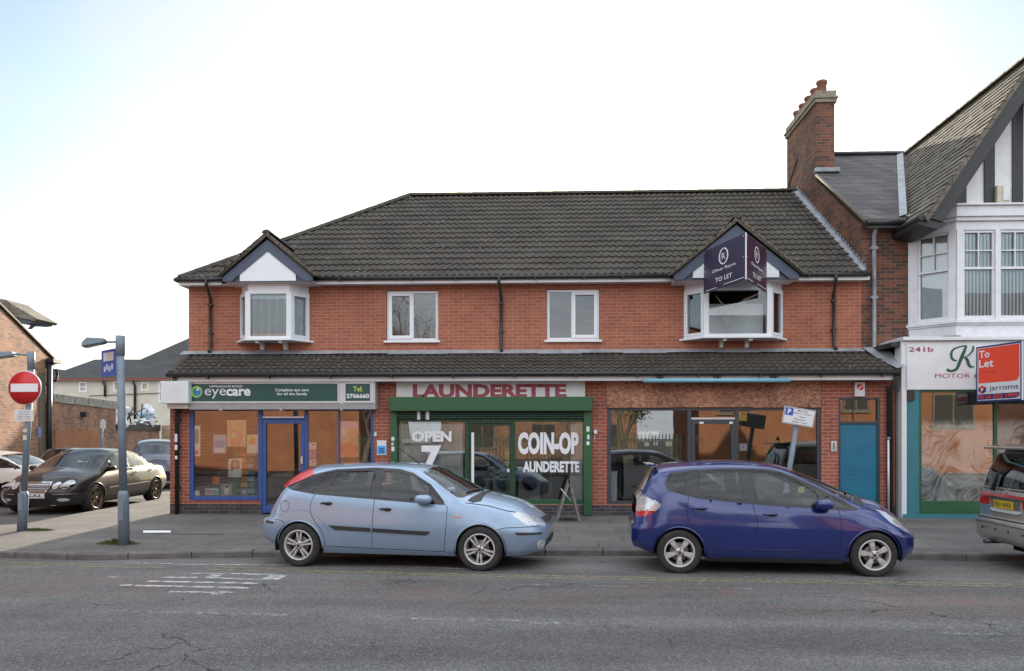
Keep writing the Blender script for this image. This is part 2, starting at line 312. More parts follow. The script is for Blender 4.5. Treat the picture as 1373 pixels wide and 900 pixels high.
M['brick'] = brick('shop_brick', (.38, .135, .082), (.29, .105, .07), (.40, .27, .2), ms=.0055, stain=.16)
M['brick_g'] = brick('shop_pier_brick', (.33, .095, .062), (.25, .075, .055), (.36, .28, .22), ms=.006, stain=.22)
M['brick_dk'] = brick('engineering_brick', (.045, .045, .055), (.075, .07, .075), (.16, .14, .12), stain=.3)
M['brick_old'] = brick('sooty_brick', (.19, .075, .05), (.12, .05, .038), (.16, .13, .1), dark=(.085, .05, .04), mix2=.52, stain=.4, ms=.007)
M['brick_lt'] = brick('side_street_brick', (.38, .2, .13), (.3, .13, .085), (.36, .29, .22), dark=(.2, .12, .09), mix2=.7, stain=.3, ms=.007)
M['brick_or'] = brick('sunlit_brick', (.42, .17, .08), (.36, .14, .07), (.34, .24, .17), stain=.15)
M['tile'] = rooftile('concrete_roof_tile', (.062, .056, .049))
M['slate'] = None
M['white'] = simple('white_upvc', (.7, .745, .79), .35, var=.03)
M['whitep'] = simple('white_paint', (.68, .71, .75), .55, var=.06, dirt=.15)
M['blind'] = simple('blind_fabric', (.66, .76, .82), .8, var=.05)
M['blue_board'] = simple('slate_blue_board', lin((72, 84, 104)), .6, var=.1, dirt=.2)
M['black'] = simple('black_plastic', (.018, .018, .02), .45, var=.1)
M['blackw'] = simple('black_timber', (.02, .022, .026), .5, var=.15, bump=.2, bscale=25)
M['lead'] = simple('lead_flashing', (.26, .28, .31), .55, var=.25, scale=4, bump=.2, bscale=12)
M['glass'] = glass('window_glass', 1.1, .015, tint=(.97, .985, .98))
M['shopglass'] = glass('shop_glass', 1.5, .03, tint=(.96, .98, .97))
M['blue'] = simple('blue_paint', lin((46, 80, 142)), .4, var=.08)
M['green'] = simple('green_paint', lin((34, 84, 52)), .45, var=.1, dirt=.1)
M['dgreen'] = simple('dark_green_paint', lin((22, 60, 40)), .45, var=.1)
M['grey_fr'] = simple('dark_grey_frame', lin((56, 62, 70)), .4, var=.06)
M['teal'] = simple('teal_door', lin((20, 104, 134)), .5, var=.12, scale=3, dirt=.25)
M['teal2'] = simple('teal_pilaster', lin((48, 112, 124)), .6, var=.12, dirt=.2)
M['alu'] = simple('grey_aluminium', (.55, .56, .58), .4, metal=.3, var=.06)
M['pole'] = simple('pole_grey', lin((112, 126, 140)), .5, var=.14, dirt=.2)
M['signgreen'] = simple('sign_green', lin((18, 74, 74)), .35, var=.05)
M['maroon'] = simple('maroon_letter', lin((150, 66, 84)), .5, var=.05)
M['signw'] = simple('sign_white', (.64, .68, .71), .4, var=.04, dirt=.12)
M['letw'] = simple('white_letter', (.72, .75, .8), .4, var=.02)
M['yell'] = simple('yellow_letter', lin((190, 205, 70)), .4, var=.02)
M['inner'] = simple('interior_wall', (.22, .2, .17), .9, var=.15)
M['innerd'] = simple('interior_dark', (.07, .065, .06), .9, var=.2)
M['stone'] = simple('stone_cap', (.22, .19, .15), .9, var=.3, bump=.4, bscale=20)
M['pot'] = simple('clay_pot', (.2, .085, .06), .85, var=.2, bump=.2)
M['render'] = simple('cream_render', (.56, .53, .45), .9, var=.08, scale=2, bump=.15, bscale=60)
M['mortar'] = simple('mortar_bedding', (.13, .115, .09), .95, var=.4, scale=20, bump=.5, bscale=40)
M['redp'] = simple('red_paint', lin((190, 30, 40)), .4, var=.04)
M['navy'] = simple('navy_print', lin((36, 48, 110)), .4, var=.03)
M['orange'] = simple('orange_print', lin((226, 70, 40)), .4, var=.03)
M['plum'] = simple('plum_board', lin((60, 54, 78)), .35, var=.05)
M['plum_shaded'] = simple('plum_board_shaded', lin((62, 34, 52)), .35, var=.05)  # shaded copy of the plum, for the second face of the same board
M['bluesign'] = simple('parking_blue', lin((40, 84, 176)), .4, var=.03)
M['ltblue'] = simple('pale_blue_tube', lin((120, 176, 196)), .4, var=.05)
M['asphalt'] = speckled('asphalt', (.13, .128, .124), (.092, .091, .089), (.28, .275, .27), red=(.17, .085, .08))
M['asph_side'] = speckled('side_asphalt', (.13, .13, .135), (.1, .1, .1), (.27, .27, .27), cracks=False)
M['paving'] = speckled('paving', (.165, .162, .158), (.12, .118, .115), (.23, .22, .21), slab=(.9, .6), cracks=False)
M['kerb'] = simple('kerb_stone', (.13, .125, .125), .9, var=.3, scale=5, bump=.4, bscale=50, dirt=.5)
M['yline'] = worn('yellow_line_paint', (.34, .28, .15), .40, .66)
M['wline'] = worn('white_line_paint', (.42, .42, .42), .38, .54, 7)
M['wline2'] = worn('faint_line_paint', (.42, .42, .42), .46, .72, 12)
M['leaf'] = simple('leaf', (.11, .13, .045), .7, var=.5, scale=2)
M['leafb'] = simple('dry_leaf', (.3, .25, .17), .8, var=.5, scale=2)
M['bark'] = simple('bark', (.2, .165, .13), .95, var=.3, bump=.5, bscale=30)
M['grass'] = simple('verge_grass', (.07, .10, .025), .8, var=.4, scale=9)

def slate(name, col):
    m = brick(name, tuple(c * 1.25 for c in col), tuple(c * .75 for c in col), tuple(c * .35 for c in col), bw=.3, bh=.19, ms=.008, stain=.35, rough=.7)
    return m
M['slate'] = slate('slate_roof', (.085, .082, .085))
M['slate2'] = slate('stone_slate_roof', (.16, .145, .115))

# ------------------------------------------------------------------ text and polygons on a plane
def text_mesh(s, bold=0., shear=0.):
    cu = bpy.data.curves.new('letters', 'FONT'); cu.body = s; cu.offset = bold; cu.shear = shear; cu.resolution_u = 3
    o = bpy.data.objects.new('letters', cu); COL.objects.link(o); dg = bpy.context.evaluated_depsgraph_get()
    me = bpy.data.meshes.new_from_object(o.evaluated_get(dg)); v = np.array([x.co[:2] for x in me.vertices]) if len(me.vertices) else np.zeros((1, 2))
    f = [tuple(p.vertices) for p in me.polygons]
    bpy.data.objects.remove(o); bpy.data.curves.remove(cu); bpy.data.meshes.remove(me)
    return v, f
def text(name, s, O, U, V, x0, x1, z0, z1, mat, parent, off=.004, bold=.0, shear=0., thick=.003):
    """letters fitted to the box (x0..x1, z0..z1) in the plane O + x U + z V, standing off it"""
    U = Vector(U).normalized(); V = Vector(V).normalized(); Nn = U.cross(V); O = Vector(O)
    v, f = text_mesh(s, bold, shear); mn = v.min(0); mxx = v.max(0); sc = ((x1 - x0) / max(1e-6, mxx[0] - mn[0]), (z1 - z0) / max(1e-6, mxx[1] - mn[1]))
    P = [O + U * (x0 + (a - mn[0]) * sc[0]) + V * (z0 + (b - mn[1]) * sc[1]) + Nn * off for a, b in v]
    m = MB(); m.add(P, f)
    return m.build(name, mat, parent, fix=False)
def flat(name, pts, O, U, V, mat, parent, off=.002, thick=.002):
    U = Vector(U).normalized(); V = Vector(V).normalized(); Nn = U.cross(V); O = Vector(O); n = len(pts)
    a = [O + U * x + V * z + Nn * off for x, z in pts]; b = [p - Nn * thick for p in a]
    m = MB(); m.add(a + b, [tuple(range(n)), tuple(range(2 * n - 1, n - 1, -1))] + [(i, i + n, (i + 1) % n + n, (i + 1) % n) for i in range(n)])
    return m.build(name, mat, parent)
def disc(cx, cz, r, n=28, rx=None): return [(cx + (rx or r) * math.cos(2 * math.pi * k / n), cz + r * math.sin(2 * math.pi * k / n)) for k in range(n)]
def rect(x0, x1, z0, z1): return [(x0, z0), (x1, z0), (x1, z1), (x0, z1)]
XU, ZU = (1, 0, 0), (0, 0, 1)

def wall_holes(x0, x1, z0, z1, holes, y, t=.25, mb=None, mi=0):
    """front-facing wall at y with rectangular openings and reveals"""
    mb = mb or MB(); xs = sorted({x0, x1, *[h[0] for h in holes], *[h[1] for h in holes]}); zs = sorted({z0, z1, *[h[2] for h in holes], *[h[3] for h in holes]})
    xs = [x for x in xs if x0 <= x <= x1]; zs = [z for z in zs if z0 <= z <= z1]
    def solid(i, j):
        if i < 0 or j < 0 or i >= len(xs) - 1 or j >= len(zs) - 1: return False
        cx, cz = (xs[i] + xs[i + 1]) / 2, (zs[j] + zs[j + 1]) / 2
        return not any(h[0] < cx < h[1] and h[2] < cz < h[3] for h in holes)
    for i in range(len(xs) - 1):
        for j in range(len(zs) - 1):
            if not solid(i, j): continue
            a, b, c, d = xs[i], xs[i + 1], zs[j], zs[j + 1]
            mb.add([(a, y, c), (b, y, c), (b, y, d), (a, y, d)], [(0, 1, 2, 3)], mi)
            mb.add([(a, y + t, c), (b, y + t, c), (b, y + t, d), (a, y + t, d)], [(3, 2, 1, 0)], mi)
            if not solid(i - 1, j): mb.add([(a, y, c), (a, y, d), (a, y + t, d), (a, y + t, c)], [(0, 1, 2, 3)], mi)
            if not solid(i + 1, j): mb.add([(b, y, c), (b, y, d), (b, y + t, d), (b, y + t, c)], [(3, 2, 1, 0)], mi)
            if not solid(i, j - 1): mb.add([(a, y, c), (b, y, c), (b, y + t, c), (a, y + t, c)], [(3, 2, 1, 0)], mi)
            if not solid(i, j + 1): mb.add([(a, y, d), (b, y, d), (b, y + t, d), (a, y + t, d)], [(0, 1, 2, 3)], mi)
    return mb
def ring(mb, x0, x1, z0, z1, y0, y1, w, wb=None, wt=None, mi=0):       # rectangular frame
    wb = w if wb is None else wb; wt = w if wt is None else wt
    mb.box(x0, y0, z0, x0 + w, y1, z1, mi); mb.box(x1 - w, y0, z0, x1, y1, z1, mi)
    mb.box(x0 + w, y0, z0, x1 - w, y1, z0 + wb, mi); mb.box(x0 + w, y0, z1 - wt, x1 - w, y1, z1, mi); return mb
def pane(name, x0, x1, z0, z1, y, mat, parent, t=.006):
    return boxes(name, [(x0, y, z0, x1, y + t, z1)], mat, parent)

# ------------------------------------------------------------------ tiled slopes with real rolls and courses
def tiles(O, U, V, LU, LV, gauge=.33, roll=.165, lo=None, hi=None, amp=.03, step=.034, sub=6, seed=0):
    """O corner at the eaves, U along it, V up the slope; lo/hi(v) clamp the run (hips, verges)"""
    O = Vector(O); U = Vector(U).normalized(); V = Vector(V).normalized(); Nn = U.cross(V).normalized()
    if Nn.z < 0: Nn = -Nn
    nu = int(LU / roll * sub) + 1; us = np.linspace(0, LU, nu)
    nr = max(1, round(LV / gauge)); g = LV / nr; r = np.random.default_rng(seed)
    ph = (us / roll) % 1.0; prof = amp * np.maximum(0, np.cos((ph - .5) * 2 * np.pi) * .5 + .5) ** 1.3
    vv = []; rows = []
    for k in range(nr):
        jit = np.repeat(r.normal(0, .0022, int(LU / roll / 2) + 3), sub * 2)[:nu]
        for t, hgt in ((0., step), (.45, step * .55), (.999, 0.)):
            v = (k + t) * g; rows.append((v, prof + hgt + jit - (.0 if t else 0)))
    idx = 0; m = MB(); verts = []
    for v, h in rows:
        a = 0 if lo is None else lo(v); b = LU if hi is None else hi(v)
        uc = np.clip(us, a, b)
        hh = h
        for i in range(nu):
            verts.append(O + U * float(uc[i]) + V * float(v) + Nn * float(hh[i]))
    # the eaves edge gets a lip
    lip = [O + U * float(min(max(u, lo(0) if lo else 0), hi(0) if hi else LU)) + Nn * float(-.012) for u in us]
    fs = []
    for rI in range(len(rows) - 1):
        a0 = rI * nu
        for i in range(nu - 1):
            if (verts[a0 + i] - verts[a0 + i + 1]).length < 1e-5 and (verts[a0 + nu + i] - verts[a0 + nu + i + 1]).length < 1e-5: continue
            fs.append((a0 + i, a0 + i + 1, a0 + nu + i + 1, a0 + nu + i))
    m.add(verts + lip, fs, 0, False); b = len(verts)
    m.f += [(b + i, b + i + 1, i + 1, i) for i in range(nu - 1)]; m.m += [0] * (nu - 1); m.sm += [False] * (nu - 1)
    return m
def ridge_tiles(mb, a, b, r=.11, L0=.42, mi=0):
    a, b = Vector(a), Vector(b); n = max(1, int((b - a).length / L0)); t = (b - a).normalized()
    side = t.cross(Vector((0, 0, 1))).normalized(); up = side.cross(t).normalized()
    for k in range(n):
        p = a + (b - a) * (k / n); q = a + (b - a) * ((k + 1.03) / n); vs_ = []
        for pt, rr in ((p, r * 1.04), (q, r * .97)):
            for s_ in range(9):
                an = math.pi * (s_ / 8); vs_.append(pt + side * math.cos(an) * rr + up * (math.sin(an) * rr * .75 - r * .25))
        mb.add(vs_, [(i, i + 1, i + 10, i + 9) for i in range(8)], mi, True)
        mb.add(vs_[:9], [tuple(range(9))], mi); mb.add(vs_[9:], [tuple(range(8, -1, -1))], mi)
# ================================================================== GROUND
KP = [(0, 748), (125, 752), (200, 749.5), (350, 747.3), (560, 746), (790, 745), (1000, 747.5), (1240, 751), (1373, 753)]
kx, ky = zip(*[G(a, b, -.05) for a, b in KP])
kx = np.array((-75.,) + kx + (75.,)); ky = np.array((ky[0] + .2,) + ky + (ky[-1] - .065 * 66,))
kx = np.concatenate([kx[:1], [kx[1] - 6], kx[1:]]); ky = np.concatenate([ky[:1], [ky[1] + .02], ky[1:]])
def K(x): return float(np.interp(x, kx, ky))
def zpav(x, y): return min(.055 + .018 * max(0, y - K(x)), .138)
boxes('ground', [(-700, -700, -1.2, 700, 1500, -.35)], M['asph_side']).__setitem__('kind', 'structure')
xsr = np.unique(np.concatenate([np.linspace(-75, 75, 101), np.linspace(-12, 12, 61)]))
m = MB(); rows = [(0, -.05), (-.5, -.035), (-1.3, -.012), (-2.4, 0)]
vv = []; nr = len(rows) + 3
for x in xsr:
    k = K(x)
    for dy, z in rows: vv.append((x, k + dy, z))
    for y, z in ((5, .03), (0, .0), (-3.2, -.04)): vv.append((x, y, z * 0))
m.add(vv, [(i * nr + j, i * nr + j + 1, (i + 1) * nr + j + 1, (i + 1) * nr + j) for i in range(len(xsr) - 1) for j in range(nr - 1)], 0, True)
tag(m.build('road', M['asphalt']), kind='structure')
boxes('side_road', [(-75, 12.2, -.3, -7.9, 120, .03)], M['asph_side']).__setitem__('kind', 'structure')
boxes('opposite_pavement', [(-75, -60, -.3, 75, -3.2, .1)], M['paving']).__setitem__('kind', 'structure')
# pavement: a strip along the kerb and the corner block under the buildings
Bp = [G(0, 710, .1), G(30, 707, .1), G(60, 702, .1), G(133, 687, .1), G(170, 679.5, .1), G(210, 671, .1)]
edge = [(-75, 14.25), (-16, 14.25), (Bp[0][0] - .9, Bp[0][1] + .15)] + [(-10.25, 15.2), (-10.28, 16.4), (-10.35, 17.6), (-10.55, 21.1)] + [(-11.9, 40), (-13, 60)]
poly = [(x, K(x) + .13) for x in xsr] + [(75, 60)] + edge[::-1]
ptsg = [Vector(p) for p in poly]; n0 = len(ptsg)
for x in np.arange(-14, 22, .7):
    for y in np.arange(12.9, 17.6, .6):
        if y > K(x) + .3 and not (x < -9.6 and y > 13.9): ptsg.append(Vector((x, y)))
res = delaunay_2d_cdt(ptsg, [], [list(range(n0))], 1, 1e-4)
m = MB(); top = [(p.x, p.y, zpav(p.x, p.y)) for p in res[0]]
m.add(top, [tuple(f) for f in res[2]], 0, False)
m.add([(x, y, zpav(x, y)) for x, y in edge] + [(x, y, -.1) for x, y in edge], [(i, i + 1, i + 1 + len(edge), i + len(edge)) for i in range(len(edge) - 1)])
tag(m.build('pavement', M['paving']), kind='structure')
# kerb stones, each about 0.9 m with an open joint
m = MB(); x = -30.
while x < 30:
    x2 = x + .91; a = Vector((x, K(x))); b = Vector((x2, K(x2))); t = (b - a).normalized(); n = Vector((-t.y, t.x)); dz = random.uniform(-.006, .006)
    a = a + t * .007; b = b - t * .007
    pr = [(0, -.1), (0, .028), (.012, .05), (.03, .058), (.135, .06), (.135, -.1)]
    va = [(a.x + n.x * o, a.y + n.y * o, z + dz) for o, z in pr]; vb = [(b.x + n.x * o, b.y + n.y * o, z + dz) for o, z in pr]; q = len(pr)
    m.add(va + vb, [(i, i + 1, i + 1 + q, i + q) for i in range(q - 1)] + [tuple(range(q)), tuple(range(2 * q - 1, q - 1, -1))])
    x = x2
tag(m.build('kerb', M['kerb']), kind='structure')
# painted lines: strips on the road from their two ends
def line(mb, a, b, w, seg=6, z=.0045):
    A = Vector(G(*a)); B = Vector(G(*b)); t = (B - A).normalized(); n = Vector((-t.y, t.x)) * w / 2
    def zr(p):
        d = K(p.x) - p.y
        return float(np.interp(d, [0, .5, 1.3, 2.4], [-.05, -.035, -.012, 0])) + z
    vs_ = []
    for k in range(seg + 1):
        p = A.lerp(B, k / seg)
        for s_ in (-1, 1):
            q = p + n * s_; vs_.append((q.x, q.y, zr(q)))
    mb.add(vs_, [(2 * i, 2 * i + 1, 2 * i + 3, 2 * i + 2) for i in range(seg)])
m = MB()
for a, b in [((0, 750.4), (221, 757.6)), ((0, 753.6), (218, 760.8)), ((283, 758.6), (330, 760.6)), ((330, 761), (418, 764)), ((273, 762.5), (313, 763.9)), ((325, 764), (480, 768)), ((418, 764.6), (700, 771.6)), ((480, 768), (700, 774.4)), ((700, 771.6), (1373, 784.3)), ((700, 774.4), (1373, 787.4)), ((-500, 741), (0, 750.4)), ((-500, 744), (0, 753.6)), ((1373, 784.3), (1700, 790)), ((1373, 787.4), (1700, 793))]:
    line(m, a, b, .085, 16)
tag(m.build('yellow_lines', M['yline']), kind='structure')
m = MB()
def zp(x, y): return (130 + x / 3.923, 730 + y / 3.923)
for a, b, w in [((490, 152), (600, 151), .07), ((345, 173), (530, 175), .1), ((265, 195), (850, 207), .1), ((200, 218), (805, 231), .1), ((380, 251), (640, 254), .08), ((640, 249), (702, 258), .1), ((600, 263), (700, 259), .08),
                ((700, 152), (962, 161), .09), ((690, 180), (905, 187), .09), ((640, 152), (600, 176), .16), ((600, 176), (690, 180), .09), ((120, 217), (185, 216), .09), ((60, 170), (115, 172), .08)]:
    line(m, zp(*a), zp(*b), w)
line(m, zp(962, 160), zp(903, 188), .24)
for a, b in [((165, 752), (232, 753.5)), ((232, 754.5), (430, 756.5)), ((310, 755.5), (350, 756)), ((520, 758), (640, 763))]: line(m, a, b, .07)
tag(m.build('white_road_lettering', M['wline']), kind='structure')
m = MB()
for a, b, w in [(zp(540, 363), zp(1000, 374), .1), (zp(0, 352), zp(540, 362), .1), ((710, 835.5), (752, 836), .09), ((1260, 850), (1345, 851), .09), ((550, 830), (700, 833), .08), ((20, 758), (60, 759), .1), ((690, 784), (1010, 790), .05)]:
    line(m, a, b, w)
tag(m.build('faint_white_lines', M['wline2']), kind='structure')
# white ironwork cover and darker access covers let into the pavement
def slab(name, px0, py0, px1, py1, mat, dz=.004):
    a, b, c, d = G(px0, py1, .1), G(px1, py1, .1), G(px1, py0, .1), G(px0, py0, .1)
    m = MB(); m.add([(x, y, zpav(x, y) + dz + .004) for x, y in (a, b, c, d)], [(0, 1, 2, 3)]); m.add([(x, y, zpav(x, y) + dz - .03) for x, y in (a, b, c, d)], [(3, 2, 1, 0)])
    return m.build(name, mat)
tag(slab('pavement_cover', 192, 712, 229, 714.5, M['letw']), kind='structure')
def road_disc(name, px, py, r, mat):
    x, y = G(px, py); m = MB(); m.lathe([(0, .006), (r, .006), (r, -.02)], (x, y, 0), 'z', 36); m.lathe([(r + .012, .007), (r + .05, .005), (r + .05, -.02)], (x, y, 0), 'z', 36); o = m.build(name, mat); tag(o, kind='structure')
tag(slab('pavement_cover', 235, 713, 300, 716, M['kerb']), kind='structure')

# ================================================================== CORNER SHOP BUILDING
Yu, Yg = 17.8, 16.9
bl = empty('shop_building', (X(228, Yg), Yg, .13), 'red brick two storey parade with tiled hipped roof and three shopfronts', 'building')
XL, XR = X(253, Yu), 7.1
XGL, XGR = X(228, Yg), X(1200, Yg)
zab = Z(474, Yu)                     # lead flashing line
W1 = (X(518, Yu), X(587.5, Yu), Z(457, Yu, 553), Z(389.5, Yu, 553)); W2 = (X(733, Yu), X(804, Yu), Z(456.5, Yu), Z(388.3, Yu))
zs_, zh = Z(456, Yu), Z(378, Yu)
B1 = (X(324, Yu), X(414, Yu)); B2 = (X(918, Yu), X(1048, Yu))
mb = wall_holes(XL, XR, 3.4, 5.36, [W1, W2, (B1[0] + .04, B1[1] - .04, zs_ - .02, 5.34), (B2[0] + .04, B2[1] - .04, zs_ - .02, 5.34)], Yu)
mb.box(XL, Yu + .25, 3.4, XL + .25, 26.8, 5.36); mb.box(XR - .25, Yu + .25, 3.4, XR, 26.8, 5.36); mb.box(XL + .25, 26.6, 3.4, XR - .25, 26.8, 5.36)
mb.build('upper_wall', M['brick'], bl)
boxes('floor_slab', [(XL + .25, Yu + .25, 3.36, XR - .25, 26.6, 3.44), (XL + .25, Yu + .25, 5.30, XR - .25, 26.6, 5.34)], M['inner'], bl)
boxes('partition_wall', [(XL + .25, Yu + 3, 3.44, XR - .25, Yu + 3.1, 5.3), (-3.6, Yu + .27, 3.44, -3.5, Yu + 3, 5.3), (-.3, Yu + .27, 3.44, -.2, Yu + 3, 5.3), (2.6, Yu + .27, 3.44, 2.7, Yu + 3, 5.3)], M['inner'], bl)
# ground floor openings (x0,x1,z0,z1)
zf = 3.02
def gx(p): return X(p, Yg)
def gz(p, px=700): return Z(p, Yg, px)
holes = [(gx(254), gx(349.5), gz(671, 300), zf), (gx(349.5), gx(411), .1, zf), (gx(411), gx(501), gz(671, 450), zf),
         (gx(525), gx(623), gz(676, 570), zf), (gx(623), gx(690), .1, zf), (gx(690), gx(792.5), gz(676, 740), zf),
         (gx(814), gx(924), gz(676, 870), zf), (gx(924), gx(989), .1, zf), (gx(989), gx(1101), gz(676, 1040), zf), (gx(1124), gx(1180), .1, gz(533, 1150))]
mb = wall_holes(XGL, XGR, .36, zf + .1, holes, Yg, .22)
mb.box(XGL, Yg + .22, .36, XGL + .22, 26.8, 3.2); mb.box(XGR - .22, Yg + .22, .36, XGR, Yu + 4, 3.0)
mb.build('lower_wall', M['brick_g'], bl)
mb = wall_holes(XGL, XGR, .05, .357, [h for h in holes], Yg - .004, .22)
mb.box(XGL - .004, Yg + .22, .05, XGL + .22, 26.8, .357); mb.build('plinth', M['brick_dk'], bl)
# --- main roof
E0 = Vector((X(236.5, 17.45), 17.45, 5.42)); RY, RZ = 22.3, 8.72; RX0, RX1 = X(549, RY), XR
vd = Vector((0, RY - 17.45, RZ - 5.42)); LV = vd.length
hipx = lambda v: v / LV * (RX0 - E0.x)
rf = tiles(E0, (1, 0, 0), vd, XR - E0.x - .02, LV, gauge=.345, roll=.16, lo=hipx, seed=1)
roof = rf.build('roof', M['tile'], bl, fix=False)
vl = Vector((RX0 - E0.x, 0, RZ - 5.42)); 
rl = tiles((E0.x, 27.2, 5.42), (0, -1, 0), vl, 27.2 - 17.45, vl.length, gauge=.345, roll=.16, lo=lambda v: v / vl.length * 4.85, hi=lambda v: 9.75 - v / vl.length * 4.85, seed=2)
rl.build('roof_hip_side', M['tile'], roof, fix=False)
m = MB(); m.add([(E0.x, 27.2, 5.42), (XR, 27.2, 5.42), (XR, RY, RZ), (RX0, RY, RZ)], [(0, 1, 2, 3)]); m.build('roof_rear_slope', M['tile'], roof)
m = MB(); ridge_tiles(m, (RX0, RY, RZ + .05), (RX1, RY, RZ + .05), .12, .45); ridge_tiles(m, (E0.x + .05, 17.5, 5.47), (RX0, RY, RZ + .06), .11, .4); m.build('ridge_tiles', M['tile'], roof)
# fascia, soffit, gutter
boxes('fascia', [(E0.x + .03, 17.5, 5.285, X(297, 17.5), 17.53, 5.40), (X(420, 17.5), 17.5, 5.285, X(904, 17.5), 17.53, 5.40), (X(1071, 17.5), 17.5, 5.285, XR + .06, 17.53, 5.40), (E0.x + .03, 17.53, 5.285, E0.x + .06, 27, 5.4)], M['white'], bl)
boxes('soffit', [(E0.x + .06, 17.53, 5.30, XR, Yu, 5.315), (E0.x + .06, Yu, 5.30, XL, 27, 5.315)], M['white'], bl)
m = MB()
for a, b in ((X(236, 17.43), X(300, 17.43)), (X(418, 17.43), X(906, 17.43)), (X(1069, 17.43), XR + .04)):
    m.tube([(a, 17.44, 5.40), (b, 17.44, 5.40)], .05, 10)
m.tube([(E0.x - .02, 17.44, 5.40), (E0.x - .02, 27, 5.40)], .05, 8)
g_ = m.build('gutter', M['black'], bl)
for p in (330, 455, 551, 611, 718, 783, 835, 900, 1085): boxes('gutter_bracket', [(X(p, 17.39) - .012, 17.37, 5.33, X(p, 17.39) + .012, 17.45, 5.40)], M['black'], bl)
def downpipe(px, kick):
    x = X(px, Yu - .08); m = MB()
    m.tube([(X(px - kick, 17.44), 17.42, 5.40), (X(px - kick, 17.44), 17.42, 5.28), (x, Yu - .06, 5.02), (x, Yu - .06, 3.88), (x + .015, Yu - .16, 3.78)], .036, 10)
    for z in (4.85, 4.2): m.box(x - .05, Yu - .1, z, x + .05, Yu, z + .04)
    m.build('downpipe', M['black'], bl)
downpipe(281.5, 4.5); downpipe(672, 3); downpipe(1118.5, -2)
# --- lean-to canopy roof
EY, EZ = 16.5, 3.19; a0 = X(226, EY); b0 = X(1206, EY)
vd2 = Vector((0, Yu - EY, zab - EZ)); L2 = vd2.length
cn = tiles((a0, EY, EZ), (1, 0, 0), vd2, b0 - a0, L2, gauge=.24, roll=.16, lo=lambda v: v / L2 * (XL - a0), amp=.026, step=.035, seed=5)
can = cn.build('canopy_roof', M['tile'], bl, fix=False)
m = MB(); ridge_tiles(m, (a0 + .04, EY + .05, EZ + .03), (XL, Yu, zab + .03), .09, .33)
m.build('hip_tiles', M['tile'], can)
v3 = Vector((XL - a0, 0, zab - EZ))
tiles((a0, 27, EZ), (0, -1, 0), v3, 27 - EY, v3.length, gauge=.24, roll=.16, hi=lambda v: 10.5 - v / v3.length * 1.3, seed=6).build('canopy_return', M['tile'], can, fix=False)
m = MB(); segs = [(XL - .1, X(325, Yu)), (X(398, Yu), XR)]
x = XL - .12
while x < XR - .05:
    x2 = min(XR, x + random.uniform(.9, 1.5)); dz = random.uniform(-.012, .012)
    m.add([(x, Yu - .012, zab + .085), (x2, Yu - .012, zab + .085), (x2 + .01, Yu - .19, zab - .015 + dz), (x - .01, Yu - .19, zab - .015 + dz)], [(0, 1, 2, 3)]); x = x2 - .01
m.build('lead_flashing', M['lead'], bl)
m = MB(); m.tube([(a0 - .02, EY - .03, EZ - .03), (b0, EY - .03, EZ - .03)], .052, 10); m.tube([(a0 - .03, EY, EZ - .03), (a0 - .03, 26.8, EZ - .03)], .045, 8); m.build('canopy_gutter', M['black'], bl)
for p in range(280, 1190, 82): boxes('gutter_bracket', [(X(p, EY) - .012, EY - .09, EZ - .12, X(p, EY) + .012, EY, EZ - .05)], M['black'], bl)
zfb = Z(510.8, EY + .05)
boxes('canopy_fascia', [(a0 + .02, EY + .06, zfb, b0 - .03, EY + .09, EZ - .02), (a0 + .02, EY + .09, zfb, a0 + .05, 26.8, EZ - .02)], M['white'], bl)
boxes('canopy_soffit', [(a0 + .05, EY + .09, zfb + .01, b0 - .03, Yg + .02, zfb + .025), (a0 + .05, Yg, zfb + .01, XGL, 26.8, zfb + .025)], M['white'], bl)
m = MB(); x = X(237, Yg - .08)
m.tube([(X(234, EY), EY - .02, EZ - .08), (x, Yg - .07, zfb - .5), (x, Yg - .07, .15)], .045, 10)
for z in (.7, 1.6, 2.2): m.box(x - .06, Yg - .1, z, x + .06, Yg, z + .05)
dp = m.build('downpipe', M['black'], bl)
flat('sticker', rect(-.03, .03, 1.55, 1.66), (x, Yg - .117, 0), XU, ZU, M['letw'], dp, 0); flat('sticker', rect(-.03, .03, 1.72, 1.9), (x, Yg - .117, 0), XU, ZU, M['signw'], dp, 0); flat('sticker', rect(-.025, .03, 1.35, 1.42), (x, Yg - .117, 0), XU, ZU, M['letw'], dp, 0)
m = MB(); x = X(1193.5, Yg - .1)
m.tube([(b0 - .05, EY - .02, EZ - .08), (x, Yg - .09, zfb - .25), (x, Yg - .09, .14)], .055, 10); m.box(x - .03, Yg - .03, .14, x + .1, Yg, zfb - .1)
m.build('downpipe', M['black'], bl)

# --- first floor windows
def sash(mb, x0, x1, z0, z1, y, w): ring(mb, x0, x1, z0, z1, y, y + .05, w)
def casement(name, Wd, open_left):
    x0, x1, z0, z1 = Wd; xm = x0 + (x1 - x0) * (.5 if open_left else .49); y = Yu + .05
    m = MB(); ring(m, x0 + .005, x1 - .005, z0, z1 - .005, y, y + .07, .06); m.box(xm - .03, y, z0 + .06, xm + .03, y + .07, z1 - .065)
    a, b = (x0 + .05, xm + .01) if open_left else (xm - .01, x1 - .05)
    ring(m, a, b, z0 + .05, z1 - .05, y - .02, y + .05, .075)
    fr = m.build('window', M['white'], bl, bevel=.006)
    pane('pane', x0 + .06, xm - .02, z0 + .06, z1 - .06, y + .035, M['glass'], fr); pane('pane', xm + .02, x1 - .06, z0 + .06, z1 - .06, y + .035, M['glass'], fr)
    boxes('sill', [(x0 - .05, Yu - .06, z0 - .045, x1 + .05, Yu + .1, z0 - .002)], M['white'], fr)
    return fr
w1 = casement('w', W1, True); w2 = casement('w', W2, False)
